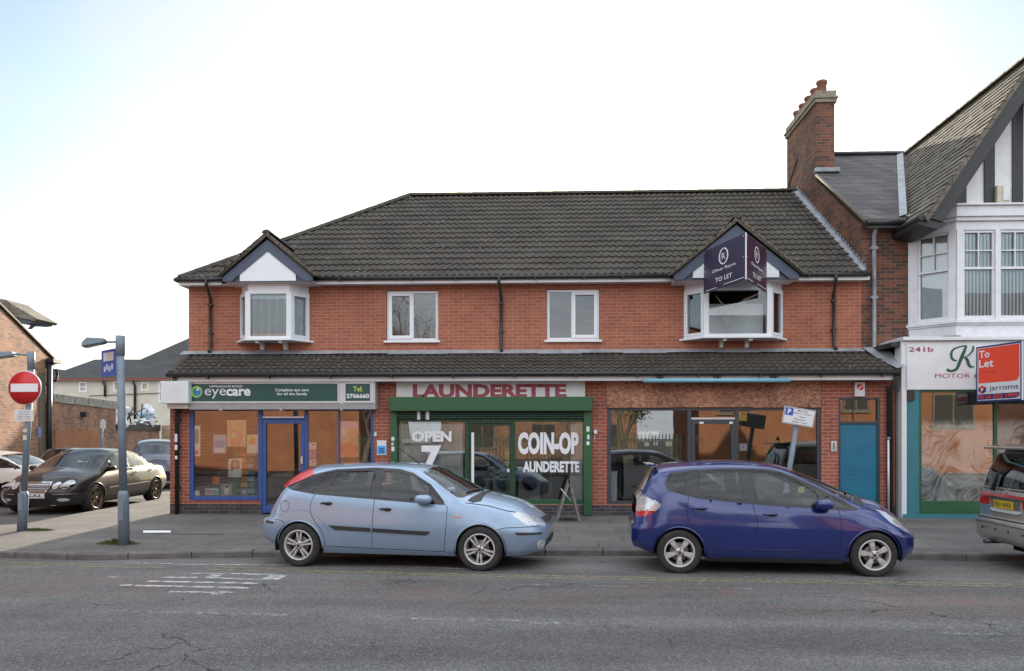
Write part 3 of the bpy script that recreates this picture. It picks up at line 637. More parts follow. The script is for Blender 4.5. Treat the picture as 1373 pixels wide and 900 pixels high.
def blinds(name, x0, x1, z0, z1, y, par, w=.09, mat=None, ang=.35):
    m = MB(); n = max(1, int((x1 - x0) / w)); s = (x1 - x0) / n
    for k in range(n):
        x = x0 + s * (k + .5); dx = s * .53; dy = .03 * (1 if k % 2 else .6)
        m.add([(x - dx, y - dy, z0), (x + dx, y + dy, z0), (x + dx, y + dy, z1), (x - dx, y - dy, z1)], [(0, 1, 2, 3)])
    return m.build(name, mat or M['blind'], par, fix=False)
def bay(B, hf, p, gcx, gz0, gz1, ghw, gap, white_pts, idx):
    xc = (B[0] + B[1]) / 2; hw = (B[1] - B[0]) / 2; yf = Yu - p
    xa, xb = xc - hf, xc + hf; z0, z1 = zs_, Z(388, yf)
    root = MB()
    # head boards above the lights, and the seat board
    plan = [(B[0], Yu), (xa, yf), (xb, yf), (B[1], Yu)]
    root.prism(plan, z1, Z(377.5, yf), 'z'); 
    fr = root.build('bay_window', M['white'], bl)
    m = MB()
    def side(P, Q, w=.07, post=.07):
        P = Vector((*P, 0)); Q = Vector((*Q, 0)); d = (Q - P); Ln = d.length; U = d / Ln; Nn = Vector((-U.y, U.x, 0))
        def bx(a, b, c, e, t0=-.03, t1=.03):
            o = P + U * (a + b) / 2 + Vector((0, 0, (c + e) / 2)) + Nn * ((t0 + t1) / 2); m.obox(o, U, (0, 0, 1), Nn, (b - a) / 2, (e - c) / 2, (t1 - t0) / 2)
        bx(0, w, z0, z1); bx(Ln - w, Ln, z0, z1); bx(w, Ln - w, z0, z0 + w); bx(w, Ln - w, z1 - w, z1)
        return P, U, Nn, Ln
    sides = [((B[0], Yu), (xa, yf)), ((xa, yf), (xb, yf)), ((xb, yf), (B[1], Yu))]
    for i, (P, Q) in enumerate(sides):
        P_, U, Nn, Ln = side(P, Q, .055 if i != 1 else .06)
        if i != 1:           # opening light: an inner frame
            for a, b, c, e in ((.05, .1, z0 + .05, z1 - .05), (Ln - .1, Ln - .05, z0 + .05, z1 - .05), (.1, Ln - .1, z0 + .05, z0 + .1), (.1, Ln - .1, z1 - .1, z1 - .05)):
                m.obox(P_ + U * (a + b) / 2 + Vector((0, 0, (c + e) / 2)) - Nn * .012, U, (0, 0, 1), Nn, (b - a) / 2, (e - c) / 2, .035)
    for (x, y) in ((xa, yf), (xb, yf)): m.box(x - .055, y - .02, z0, x + .055, y + .1, z1)
    m.build('bay_frame', M['white'], fr)
    for i, (P, Q) in enumerate(sides):
        P = Vector((*P, 0)); Q = Vector((*Q, 0)); U = (Q - P).normalized(); Nn = Vector((-U.y, U.x, 0)); Ln = (Q - P).length; mm = MB()
        mm.obox((P + Q) / 2 + Vector((0, 0, (z0 + z1) / 2)), U, (0, 0, 1), Nn, Ln / 2 - .05, (z1 - z0) / 2 - .05, .004); mm.build('pane', M['glass'], fr)
    # sill board on two brackets
    m = MB(); m.prism([(B[0] - .12, Yu), (xa - .06, yf - .1), (xb + .06, yf - .1), (B[1] + .12, Yu)], z0 - .04, z0 - .002, 'z'); m.build('sill', M['white'], fr)
    m = MB(); m.prism([(B[0] + .03, Yu + .2), (B[0] + .03, Yu), (xa, yf + .03), (xb, yf + .03), (B[1] - .03, Yu), (B[1] - .03, Yu + .2)], z0 - .001, z0 + .03, 'z'); m.build('seat_board', M['white'], fr)
    for s_ in (-.38, .38):
        xx = xc + s_ * (hf / .67) * (1 if idx == 1 else .72); m = MB()
        m.prism([(yf - .02, z0 - .04), (Yu, z0 - .04), (Yu, z0 - .22), (Yu - .1, z0 - .2), (Yu - .14, z0 - .1), (yf - .02, z0 - .09)], xx - .04, xx + .04, 'x'); m.build('bracket', M['white'], fr)
    # gable over the bay
    gy = 17.12; zt = Z(gz0, gy, gcx); zb = Z(gz1, gy, gcx); cx = X(gcx, gy)
    hwg = ghw / F * dep(gcx, gy)
    g = MB(); g.prism([(cx - hwg, zb), (cx + hwg, zb), (cx + hwg, zb + .13), (cx, zt), (cx - hwg, zb + .13)], gy + .06, gy + .09)
    gab = g.build('gable_board', M['blue_board'], fr)
    # raised raking boards
    m = MB(); sl = (zt - zb - .1) / hwg; wv = .2 * math.hypot(1, sl)
    m.prism([(cx - hwg, zb), (cx - hwg, zb + .1), (cx, zt), (cx, zt - wv), (cx - hwg + (wv - .1) / sl * 1., zb)], gy, gy + .058); m.prism([(cx + hwg, zb), (cx + hwg, zb + .1), (cx, zt), (cx, zt - wv), (cx + hwg - (wv - .1) / sl, zb)], gy, gy + .058)
    m.build('bargeboard', M['blue_board'], fr)
    wp = [(X(a, gy), Z(b, gy, gcx)) for a, b in white_pts]
    m = MB(); m.prism(wp, gy + .02, gy + .062); m.build('gable_panel', M['white'], fr)
    # soffit under the gable
    boxes('bay_soffit', [(cx - hwg + .02, gy + .09, zb, cx + hwg - .02, Yu, zb + .02)], M['white'], fr)
    # roof of the bay running back into the main slope
    hr = hwg + .07; zr0 = zb + .12; ztt = zt + .12; sr = (ztt - zr0) / hr; yb = 17.45 + (ztt - 5.42) / .68 + .25
    for s_ in (-1, 1):
        vv_ = Vector((-s_ * hr, 0, ztt - zr0))
        if s_ < 0: t_ = tiles((cx - hr, yb, zr0), (0, -1, 0), vv_, yb - gy + .09, vv_.length, gauge=.3, roll=.16, amp=.015, step=.02, seed=idx)
        else: t_ = tiles((cx + hr, gy - .09, zr0), (0, 1, 0), vv_, yb - gy + .09, vv_.length, gauge=.3, roll=.16, amp=.015, step=.02, seed=idx + 9)
        t_.build('bay_roof', M['tile'], fr, fix=False)
    m = MB()
    for s_ in (-1, 1):
        A = Vector((cx + s_ * hr, gy - .05, zr0 - .02)); Bq = Vector((cx, gy - .05, ztt - .02)); m.tube([A, Bq], .04, 6)
        for k in range(12):
            q = A.lerp(Bq, (k + random.random() * .5) / 12); m.obox(q + Vector((0, 0, .03)), (Bq - A).normalized(), (0, 1, 0), (0, 0, 1), random.uniform(.04, .09), .06, random.uniform(.012, .03))
    m.build('verge_mortar', M['mortar'], fr)
    m = MB(); ridge_tiles(m, (cx, gy - .08, ztt + .03), (cx, yb + .3, ztt + .03), .1, .4); m.build('ridge_tiles', M['tile'], fr)
    return fr, xa, xb, yf, z0, z1
bay1, xa, xb, yf, z0, z1 = bay(B1, .47, .42, 358.5, 321, 377, 61, 0, [(321, 376.5), (321, 365.7), (358.5, 336.5), (396, 365.7), (396, 376.5)], 1)
blinds('blind', xa + .06, xb - .06, z0 + .04, z1 - .03, yf + .07, bay1, .085)
m = MB(); m.add([(xb + .0, yf + .1, z0 + .05), (B1[1] - .09, Yu - .02, z0 + .05), (B1[1] - .09, Yu - .02, z1), (xb + .0, yf + .1, z1)], [(0, 1, 2, 3)]); m.build('curtain', M['blind'], bay1, fix=False)
bay2, xa, xb, yf, z0, z1 = bay(B2, .69, .42, 987.5, 301.5, 374.5, 83, 0, [(929.5, 372), (929.5, 357), (941, 349), (987, 318), (1033, 349), (1045, 357), (1045, 372)], 2)
# the curtain hangs in a knot in the middle of the right bay
m = MB()
pts = [(.1, 1.0), (.35, .62), (.42, .6), (.95, 1.0), (.62, .84), (.5, .66), (.47, .5), (.4, .47), (.42, .3), (.33, .22), (.34, .14), (.29, .1), (.3, .28), (.25, .4), (.34, .52), (.28, .62)]
xw, zw = xb - xa - .14, z1 - z0 - .1
vv = [(xa + .07 + a * xw, yf + .12 + .02 * math.sin(9 * a), z0 + .05 + b * zw * .97) for a, b in pts]
cdt = delaunay_2d_cdt([Vector((a, b)) for a, b in pts], [], [list(range(len(pts)))], 1, 1e-5)
m.add([(xa + .07 + p.x * xw, yf + .12 + .02 * math.sin(19 * p.x), z0 + .05 + p.y * zw * .97) for p in cdt[0]], [tuple(f) for f in cdt[2]]); m.build('curtain', M['letw'], bay2, fix=False)
boxes('curtain', [(xb + .12, yf + .25, z0 + .05, xb + .14, yf + .5, z1), (xb + .2, Yu, z0 + .05, xb + .25, Yu + .02, z1)], M['blind'], bay2)
boxes('blind', [(xa + .02, Yu + .02, z0, xb - .02, Yu + .04, z1 - .28)], M['blind'], bay2)  # pale panel added; its light colour stands for sky reflected in the pane

# ================================================================== SHOPFRONTS (parts of the building)
zt_ = gz(548)      # underside of the sign boxes
def frame_unit(name, mat, lst, par=None, bevel=.004): return boxes(name, lst, mat, par or bl, bevel=bevel)
y0 = Yg + .02; y1 = Yg + .09
def bz(px0, px1, py0, py1, ya=y0, yb=y1):       # a bar given in the photograph's facade measures
    px = (px0 + px1) / 2
    return (X(px0, Yg), ya, Z(py1, Yg, px), X(px1, Yg), yb, Z(py0, Yg, px))
# --- optician's front
fb = frame_unit('shopfront_frame', M['blue'], [bz(254, 259, 547, 671), bz(259, 346, 547, 551), bz(259, 346, 665.5, 671, y0 - .03), bz(345.5, 351.5, 547, 690), bz(407.5, 412.5, 547, 690), bz(351.5, 407.5, 547, 550.5), bz(352, 407.5, 560.5, 562.5),
    bz(412.5, 497, 547, 551), bz(497, 501, 547, 671), bz(412.5, 497, 665.5, 671, y0 - .03)])
dr = frame_unit('door', M['blue'], [bz(352, 356.5, 563, 688, y0 - .01), bz(403, 407.5, 563, 688, y0 - .01), bz(356.5, 403, 563, 568, y0 - .01), bz(356.5, 403, 678, 688, y0 - .01)])
boxes('handle', [bz(404, 406, 612, 622, y0 - .05, y0 - .01)], M['alu'], dr); boxes('pane', [bz(356.5, 403, 568, 678, y0 + .03, y0 + .036)], M['shopglass'], dr)
boxes('transom_bar', [bz(352, 407.5, 558.5, 560.5, y0 - .02)], M['alu'], fb)
for a, b, c, e in ((259, 346, 551, 665.5), (412.5, 497, 551, 665.5), (352, 407.5, 550.5, 558.5)): boxes('pane', [bz(a, b, c, e, y0 + .03, y0 + .036)], M['shopglass'], fb)
boxes('mullion', [bz(453, 455, 551, 665.5)], M['blue'], fb)
# --- launderette front
fg = frame_unit('shopfront_frame', M['green'], [bz(524.5, 533, 551, 691, y0 - .12), bz(782.5, 793, 551, 691, y0 - .12), bz(533, 782.5, 561.5, 565.5), bz(533, 625, 670, 677), bz(690, 782.5, 670, 677)])
frame_unit('mullion', M['dgreen'], [bz(623, 629, 565.5, 691), bz(685, 691, 565.5, 691), bz(629, 685, 565.5, 568)], fg)
boxes('shutter', [bz(533, 782.5, 551 + i * 2.7, 553.2 + i * 2.7, y0 - .1 + (i % 2) * .0, y0 + .02) for i in range(4)], M['dgreen'], fg, bevel=.006)
hb = boxes('shutter_box', [(X(521.5, Yg - .25), Yg - .25, Z(551, Yg - .25), X(794.5, Yg - .25), Yg + .02, Z(532, Yg - .25))], M['green'], fg, bevel=.008)
for a_, b_ in ((524, 531.4), (784.6, 793.5)): boxes('pier_edge', [(X(a_, Yg), Yg + .003, 2.2, X(b_, Yg), Yg + .2, zf + .1)], M['brick_g'], bl)
for a_, b_ in ((560.5, 564.5), (572, 576.5)): boxes('vent', [bz(a_, b_, 552, 563, y0 - .14, y0 - .1)], M['alu'], fg)
for a in (650, 661, 671): boxes('bolt', [bz(a, a + 1, 562, 563, y0 - .02, y0)], M['letw'], fg)
dr = frame_unit('door', M['dgreen'], [bz(629.5, 632, 568.5, 690), bz(682.5, 685, 568.5, 690), bz(632, 682.5, 568.5, 571), bz(632, 682.5, 684, 690)])
boxes('door_edge', [bz(632, 635.5, 580, 684, y0 - .005, y0 + .02)], M['letw'], dr); boxes('handle', [bz(680, 683, 629, 633, y0 - .04, y0)], M['signw'], dr)
boxes('pane', [bz(632, 682.5, 571, 684, y0 + .03, y0 + .036)], M['shopglass'], dr)
for a, b in ((533, 623), (691, 782.5)): boxes('pane', [bz(a, b, 565.5, 670, y0 + .03, y0 + .036)], M['shopglass'], fg)
m = MB(); x = X(788, Yg)
for i, (c, e) in enumerate(((572, 579), (583, 589), (592, 597))):
    boxes('sticker', [bz(786 + i % 2, 790, c, e, y0 - .123, y0 - .12)], M['signw'], fg)
for i, (c, e) in enumerate(((586, 591), (593, 597), (599, 605))): boxes('sticker', [bz(526, 530 - i % 2, c, e, y0 - .123, y0 - .12)], M['signw'], fg)
# window lettering
O = (0, y0 + .028, 0)
def shoptext(s, a, b, c, e, mat, par, bold=.03, O=O, name='lettering'):
    px = (a + b) / 2; return text(name, s, O, XU, ZU, X(a, O[1]), X(b, O[1]), Z(e, O[1], px), Z(c, O[1], px), mat, par, .002, bold)
shoptext('OPEN', 552, 605.5, 578, 592.5, M['letw'], fg, .045); shoptext('7', 565, 591.5, 597.5, 634, M['letw'], fg, .045)
shoptext('COIN-OP', 694.5, 776, 579.5, 609.5, M['letw'], fg, .05); shoptext('AUNDERETTE', 701, 777, 618.5, 633.5, M['letw'], fg, .045)
boxes('notice', [bz(538.5, 576.5, 588.5, 594.5, y0 + .037, y0 + .04)], M['signw'], fg)
shoptext('CAUTION WET FLOOR', 540, 575, 590, 593, M['black'], fg, 0, name='notice_text') if False else None
boxes('net_curtain', [bz(535, 622, 566, 664, y0 + .12, y0 + .125)], None or M['white'], fg) if False else None
# --- boarded shop front
fo = frame_unit('shopfront_frame', M['grey_fr'], [bz(814, 819.5, 547, 677), bz(1096, 1101, 547, 677), bz(819.5, 1096, 547, 550.5), bz(819.5, 924, 672, 677), bz(990, 1096, 672, 677), bz(922, 927, 550.5, 690), bz(985.5, 990.5, 550.5, 690)])
boxes('transom_bar', [bz(927, 985.5, 560, 562.5, y0 - .02)], M['alu'], fo)
dr = frame_unit('door', M['grey_fr'], [bz(927, 932, 563, 690, y0 - .01), bz(980.5, 985.5, 563, 690, y0 - .01), bz(932, 980.5, 563, 568.5, y0 - .01), bz(932, 980.5, 680, 690, y0 - .01)])
boxes('pane', [bz(932, 980.5, 568.5, 680, y0 + .03, y0 + .036)], M['shopglass'], dr)
for a, b, c, e in ((819.5, 922, 550.5, 672), (990.5, 1096, 550.5, 672), (927, 985.5, 550.5, 560)): boxes('pane', [bz(a, b, c, e, y0 + .03, y0 + .036)], M['shopglass'], fo)
for a_, b_ in ((938, 943.5), (978, 983)): boxes('sticker', [bz(a_, b_, 565.5, 568.5, y0 - .014, y0 - .01)], M['signw'], dr)
# chipboard over the old sign
m, N, Lk, P = newmat('chipboard'); tc = N.new('ShaderNodeTexCoord'); mpn = N.new('ShaderNodeMapping'); mpn.inputs['Scale'].default_value = (1, 1, 1.4); Lk(tc.outputs['Object'], mpn.inputs[0])
v = N.new('ShaderNodeTexVoronoi'); v.inputs['Scale'].default_value = 26; Lk(mpn.outputs[0], v.inputs['Vector'])
rr = N.new('ShaderNodeValToRGB'); e = rr.color_ramp.elements; e[0].color = (.2, .085, .05, 1); e[1].color = (.46, .26, .17, 1); e.new(.5).color = (.34, .165, .105, 1)
sp = N.new('ShaderNodeSeparateColor'); Lk(v.outputs['Color'], sp.inputs[0]); Lk(sp.outputs[0], rr.inputs['Fac'])
nn = N.new('ShaderNodeTexNoise'); nn.inputs['Scale'].default_value = 1.5; nn.inputs['Detail'].default_value = 7; Lk(tc.outputs['Object'], nn.inputs['Vector'])
r2 = N.new('ShaderNodeMapRange'); r2.inputs['From Min'].default_value = .3; r2.inputs['From Max'].default_value = .7; r2.inputs['To Min'].default_value = .65; r2.inputs['To Max'].default_value = 1.25; Lk(nn.outputs['Fac'], r2.inputs['Value'])
mm = N.new('ShaderNodeMixRGB'); mm.blend_type = 'MULTIPLY'; mm.inputs['Fac'].default_value = 1; Lk(rr.outputs[0], mm.inputs['Color1']); Lk(r2.outputs[0], mm.inputs['Color2']); Lk(mm.outputs[0], P.inputs['Base Color']); P.inputs['Roughness'].default_value = .85
M['osb'] = MATS['chipboard']
yo = Yg - .03
boxes('chipboard_panel', [(X(813.5, yo), yo, Z(547, yo), X(905, yo) - .003, Yg + .1, Z(511, yo)), (X(905, yo), yo + .003, Z(546.6, yo), X(1008, yo) - .003, Yg + .1, Z(511, yo)), (X(1008, yo), yo, Z(547, yo), X(1100.5, yo), Yg + .1, Z(511, yo))], M['osb'], bl)
tb = empty('strip_light', (X(960, EY), EY, Z(511, EY)), 'long pale blue strip light fixed along the fascia over the boarded sign', 'light fitting')
m = MB(); m.tube([(X(862, EY - .02), EY - .02, Z(511, EY)), (X(1059, EY - .02), EY - .02, Z(511, EY))], .045, 12); m.build('casing', M['ltblue'], tb)
for a in (885, 962, 1039):
    m = MB(); x = X(a, EY); m.box(x - .07, EY - .05, Z(507, EY), x + .07, EY + .06, Z(505.5, EY)); m.box(x - .01, EY - .05, Z(509, EY), x + .01, EY - .03, Z(505.5, EY)); m.build('bracket', M['black'], tb)
# --- side door to the flats
fd = frame_unit('door_frame', M['grey_fr'], [bz(1124, 1127, 533, 690, y0 - .02), bz(1176.5, 1180, 533, 690, y0 - .02), bz(1127, 1176.5, 533, 536, y0 - .02), bz(1127, 1176.5, 565, 568.5, y0 - .02)])
dr = boxes('door', [bz(1127.2, 1176.3, 568.7, 690, y0 + .01, y0 + .05)], M['teal'], bl)
for c in (629, 635): boxes('letter_plate', [bz(1138, 1163, c, c + 1.6, y0 + .002, y0 + .012)], M['teal'], dr)
boxes('pane', [bz(1127, 1176.5, 536, 565, y0 + .03, y0 + .036)], M['shopglass'], fd); boxes('glazing_bar', [bz(1144.5, 1145.5, 536, 565, y0 + .01, y0 + .03)], M['grey_fr'], fd)
# rooms behind the shopfronts
zc = zf + .02
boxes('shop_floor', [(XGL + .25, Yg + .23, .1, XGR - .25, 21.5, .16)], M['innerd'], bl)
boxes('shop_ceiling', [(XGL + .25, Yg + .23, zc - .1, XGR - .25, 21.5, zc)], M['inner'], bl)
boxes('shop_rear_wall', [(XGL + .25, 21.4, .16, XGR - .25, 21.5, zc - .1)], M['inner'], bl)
boxes('dividing_wall', [(gx(511), Yg + .23, .16, gx(513), 21.4, zc - .1), (gx(803), Yg + .23, .16, gx(805), 21.4, zc - .1), (gx(1110), Yg + .23, .16, gx(1112), 21.4, zc - .1), (gx(1184), Yg + .23, .16, gx(1186), 21.4, zc - .1)], M['inner'], bl)
# ================================================================== LINK HOUSE (sooty brick, slate roof, tall chimney)
LHX = 1
lh = empty('terraced_house', (7.5, 17.8, .13), 'narrow sooty brick house with slate roof and tall pot-topped chimney', 'house')
GX0 = 7.95
boxes('wall', [(XR + .003, Yu - .002, 2.9, X(1219, Yu), Yu + .25, 6.58)], M['brick_old'], lh)
boxes('sun_block_wall', [(XGR - .1, Yu + .3, .1, X(1219, Yu) + .2, Yu + .5, 6.3)], M['brick_old'], lh)  # unseen wall added close behind the front to stop sun leaking through
m = MB(); m.prism([(17.8, 3.2), (17.8, 6.56), (22.1, 9.44), (27, 6.2), (27, 3.2)], XR, XR + .23, 'x'); m.build('party_wall', M['brick_old'], lh)
def zl(y): return 6.60 + .667 * (y - 17.6)
def gxx(z): return GX0 + (z - 6.5) / 1.57
m = MB()
rp = [(XR - .03, 17.55, zl(17.55)), (GX0 + .02, 17.55, zl(17.55)), (gxx(zl(22.1)) + .3, 22.1, zl(22.1)), (XR - .03, 22.1, zl(22.1))]
m.add([Vector(p) + Vector((0, 0, .06)) for p in rp] + rp, [(0, 1, 2, 3), (7, 6, 5, 4), (0, 4, 5, 1), (1, 5, 6, 2), (2, 6, 7, 3), (3, 7, 4, 0)])
m.add([(XR - .03, 22.1, zl(22.1) + .06), (12, 22.1, zl(22.1) + .06), (12, 27, 6.4), (XR - .03, 27, 6.4)], [(0, 1, 2, 3)])
lr = m.build('roof', M['slate'], lh)
m = MB(); ridge_tiles(m, (XR + .5, 22.1, zl(22.1) + .1), (gxx(zl(22.1)), 22.1, zl(22.1) + .1), .11, .45); m.build('ridge_tiles', M['slate'], lr)
m = MB(); m.tube([(XR - .02, 17.5, zl(17.5) + .03), (XR - .02, 20.6, zl(20.6) + .03)], .045, 6); m.build('verge_mortar', M['mortar'], lr)
m = MB(); v0 = Vector((GX0 + .03, 17.62, zl(17.62) + .09)); v1 = Vector((gxx(zl(22.1)) - .02, 22.1, zl(22.1) + .09)); t = (v1 - v0).normalized(); sd_ = Vector((1, 0, .75)).normalized()
for k in range(4):
    a = v0.lerp(v1, k / 4); b = v0.lerp(v1, (k + 1.02) / 4)
    m.add([a - Vector((.13, .0, -.0)), a + sd_ * .05 + Vector((0, 0, .03)), b + sd_ * .05 + Vector((0, 0, .03)), b - Vector((.13, 0, 0))], [(0, 1, 2, 3)])
m.build('valley_lead', M['lead'], lr)
m = MB(); m.tube([(XR - .02, 17.48, zl(17.5) + .0), (GX0 - .05, 17.48, zl(17.5))], .055, 8); m.box(XR, 17.5, 6.42, GX0, 17.53, 6.55); m.build('gutter', M['black'], lh)
m = MB(); x = X(1172, 17.7); m.tube([(x, 17.55, 6.5), (x, 17.7, 6.3), (x, 17.7, 3.75), (x + .02, 17.6, 3.65)], .045, 10)
for z in (6.0, 4.9): m.box(x - .07, 17.66, z, x + .07, 17.8, z + .06)
m.build('downpipe', M['lead'], lh)
# stepped flashing where our roof meets the party wall
m = MB(); A = Vector((XR, 17.5, 5.42 + .05)); Bv = Vector((XR, 22.3, 8.72 + .04)); n = 30
for k in range(n):
    a = A.lerp(Bv, k / n); b = A.lerp(Bv, (k + 1) / n)
    m.add([a + Vector((-.008, 0, .0)), b + Vector((-.008, 0, .0)), b + Vector((-.008, 0, .1)), a + Vector((-.008, .04, .2))], [(0, 1, 2, 3)])
    m.add([a + Vector((-.15, 0, -.01 + .004 * (k % 2))), b + Vector((-.15, 0, -.01 + .004 * (k % 2))), b + Vector((-.004, 0, .05)), a + Vector((-.004, 0, .05))], [(0, 1, 2, 3)])
m.build('stepped_flashing', M['lead'], lh)
cx0, cx1, cy0, cy1 = XR, XR + .46, 20.68, 23.15
ch = boxes('chimney', [(cx0 - .003, cy0, 8.3, cx1, cy1, 10.53)], M['brick_old'], lh)
boxes('chimney_cap', [(cx0 - .05, cy0 - .05, 10.53, cx1 + .05, cy1 + .05, 10.63), (cx0 - .08, cy0 - .08, 10.63, cx1 + .08, cy1 + .08, 10.69), (cx0 - .04, cy0 - .04, 10.69, cx1 + .04, cy1 + .04, 10.84)], M['stone'], ch, bevel=.015)
for k in range(5):
    m = MB(); m.lathe([(.12, 10.82), (.125, 10.86), (.118, 11.12), (.14, 11.14), (.145, 11.2), (.12, 11.22), (.1, 11.21), (.1, 10.94)], ((cx0 + cx1) / 2, cy0 + .28 + k * .48, 0), 'z', 16); m.build('chimney_pot', M['pot'], ch)
boxes('chimney_flashing', [(cx0 - .06, cy0 - .1, zl(cy0) + .05, cx1 + .12, cy0 + .0, zl(cy0) + .17)], M['lead'], ch, bevel=.02)

# ================================================================== GABLED BUILDING with bay and shop
gb = empty('gabled_building', (9.2, 16.8, .13), 'white and black half-timbered gabled building with sash bay over a shop', 'building')
AX, AZ = 10.1, 9.68; RXX = 2 * AX - GX0
GW = 17.0
boxes('wall', [(X(1219, Yu) + .003, Yu, 3.4, RXX, Yu + .25, 6.5), (RXX - .25, Yu + .25, .1, RXX, 26, 6.5), (X(1219, Yu) + .003, Yu + .25, 3.4, X(1219, Yu) + .25, 26, 6.5)], M['whitep'], gb)
m = MB(); m.prism([(GX0 + .35, 6.72), (RXX - .35, 6.72), (AX, AZ - .35)], GW, GW + .15); gw = m.build('gable_wall', M['whitep'], gb)
def bline(z): return GX0 + (z - 6.35) / 1.57     # outer line of the barge
for a, b in ((1281, 1295), (1319, 1333), (1356.5, 1371), (1395, 1410)):
    xa_, xb_ = X(a, GW), X(b, GW); zt1, zt2 = 6.35 + 1.57 * (xa_ - GX0) - .2, 6.35 + 1.57 * (xb_ - GX0) - .2
    if xb_ > AX: zt1 = zt2 = AZ - .7
    m = MB(); m.prism([(xa_, 6.75), (xb_, 6.75), (xb_, zt2), (xa_, zt1)], GW - .03, GW + .01); m.build('timber', M['blackw'], gw)
for s_ in (1, -1):
    def mx_(x): return x if s_ > 0 else 2 * AX - x
    m = MB(); yb0 = 16.52
    m.prism([(mx_(GX0 + .02), 6.36), (mx_(AX), 6.36 + 1.57 * (AX - GX0 - .02)), (mx_(AX), 6.36 + 1.57 * (AX - GX0 - .02) - .62), (mx_(GX0 + .3), 6.28)], yb0, yb0 + .05)
    m.prism([(mx_(GX0 + .02), 6.40), (mx_(AX), 6.40 + 1.57 * (AX - GX0 - .02)), (mx_(AX), 6.40 + 1.57 * (AX - GX0 - .02) - .2), (mx_(GX0 + .12), 6.40)], yb0 - .03, yb0 - .002)
    m.build('bargeboard', M['blackw'], gb)
    m = MB(); pr = [(mx_(GX0 - .08), 6.36), (mx_(AX), AZ + .02), (mx_(AX), AZ - .1), (mx_(GX0 - .02), 6.28)]
    m.prism(pr, 16.48, 22.1 if s_ < 0 else 22.1); sl_ = m.build('gable_roof', M['slate2'], gb)
    # courses of slate as thin raised strips on the slope
    m = MB(); nC = 24
    for k in range(nC):
        f0, f1 = k / nC, (k + 1.15) / nC; f1 = min(1, f1)
        p = Vector((GX0 - .08, 0, 6.37)).lerp(Vector((AX, 0, AZ + .03)), f0); q = Vector((GX0 - .08, 0, 6.37)).lerp(Vector((AX, 0, AZ + .03)), f1); nn_ = Vector((-.843, 0, .537))
        a = p + nn_ * .028; b = q + nn_ * .006
        y = 16.46
        while y < 22.1:
            y2 = min(22.12, y + .22 + random.uniform(-.01, .01)); w_ = random.uniform(-.004, .004); dn = Vector((random.uniform(-.004, .004), 0, random.uniform(-.008, .008)))
            a_, b_, p_ = a + nn_ * w_ + dn, b, p + nn_ * .0
            vv = [(mx_(c.x), yy, c.z) for yy in (y + .003, y2 - .003) for c in (p_, a_, b_)]
            m.add(vv, [(0, 1, 4, 3), (1, 2, 5, 4), (0, 2, 1), (3, 4, 5)]); y = y2
    m.build('roof_slates', M['slate2'], sl_, fix=True)
m = MB(); ridge_tiles(m, (AX, 16.45, AZ + .06), (AX, 22.3, AZ + .06), .12, .45); m.build('ridge_tiles', M['stone'], gb)
# boxed black eaves
m = MB(); m.prism([(GX0 - .18, 6.24), (GX0 - .18, 6.38), (GX0 + .02, 6.42), (GX0 + .42, 6.24), (GX0 + .2, 6.14)], 16.56, 17.78, 'y'); m.tube([(GX0 - .14, 16.5, 6.38), (GX0 - .14, 17.75, 6.38)], .07, 10); m.build('eaves_box', M['blackw'], gb)
# bay: white joinery
bxL, bxF = X(1220, 17.74), X(1282, 17.06); byF = 17.06
plan = [(bxL, 17.79), (bxF, byF), (2 * AX - bxF, byF), (2 * AX - bxL, 17.79)]
zsill = Z(431, byF, 1283); zwt = Z(309, byF, 1300)
def grow(pl, g): return [(pl[0][0] - g * .7, pl[0][1]), (pl[1][0] - g * .4, pl[1][1] - g), (pl[2][0] + g * .4, pl[2][1] - g), (pl[3][0] + g * .7, pl[3][1])]
m = MB()
m.prism(grow(plan, .03), zwt, 6.42, 'z'); m.prism(grow(plan, .09), 6.42, 6.5, 'z'); m.prism(grow(plan, .14), 6.5, 6.72, 'z'); m.prism(grow(plan, .2), 6.72, 6.76, 'z')
m.prism(grow(plan, .09), zsill - .04, zsill + .03, 'z'); m.prism(grow(plan, .05), zsill - .08, zsill - .04, 'z'); m.prism(grow(plan, .01), 3.78, zsill - .08, 'z')
bw = m.build('bay_window', M['whitep'], gb, bevel=.008)
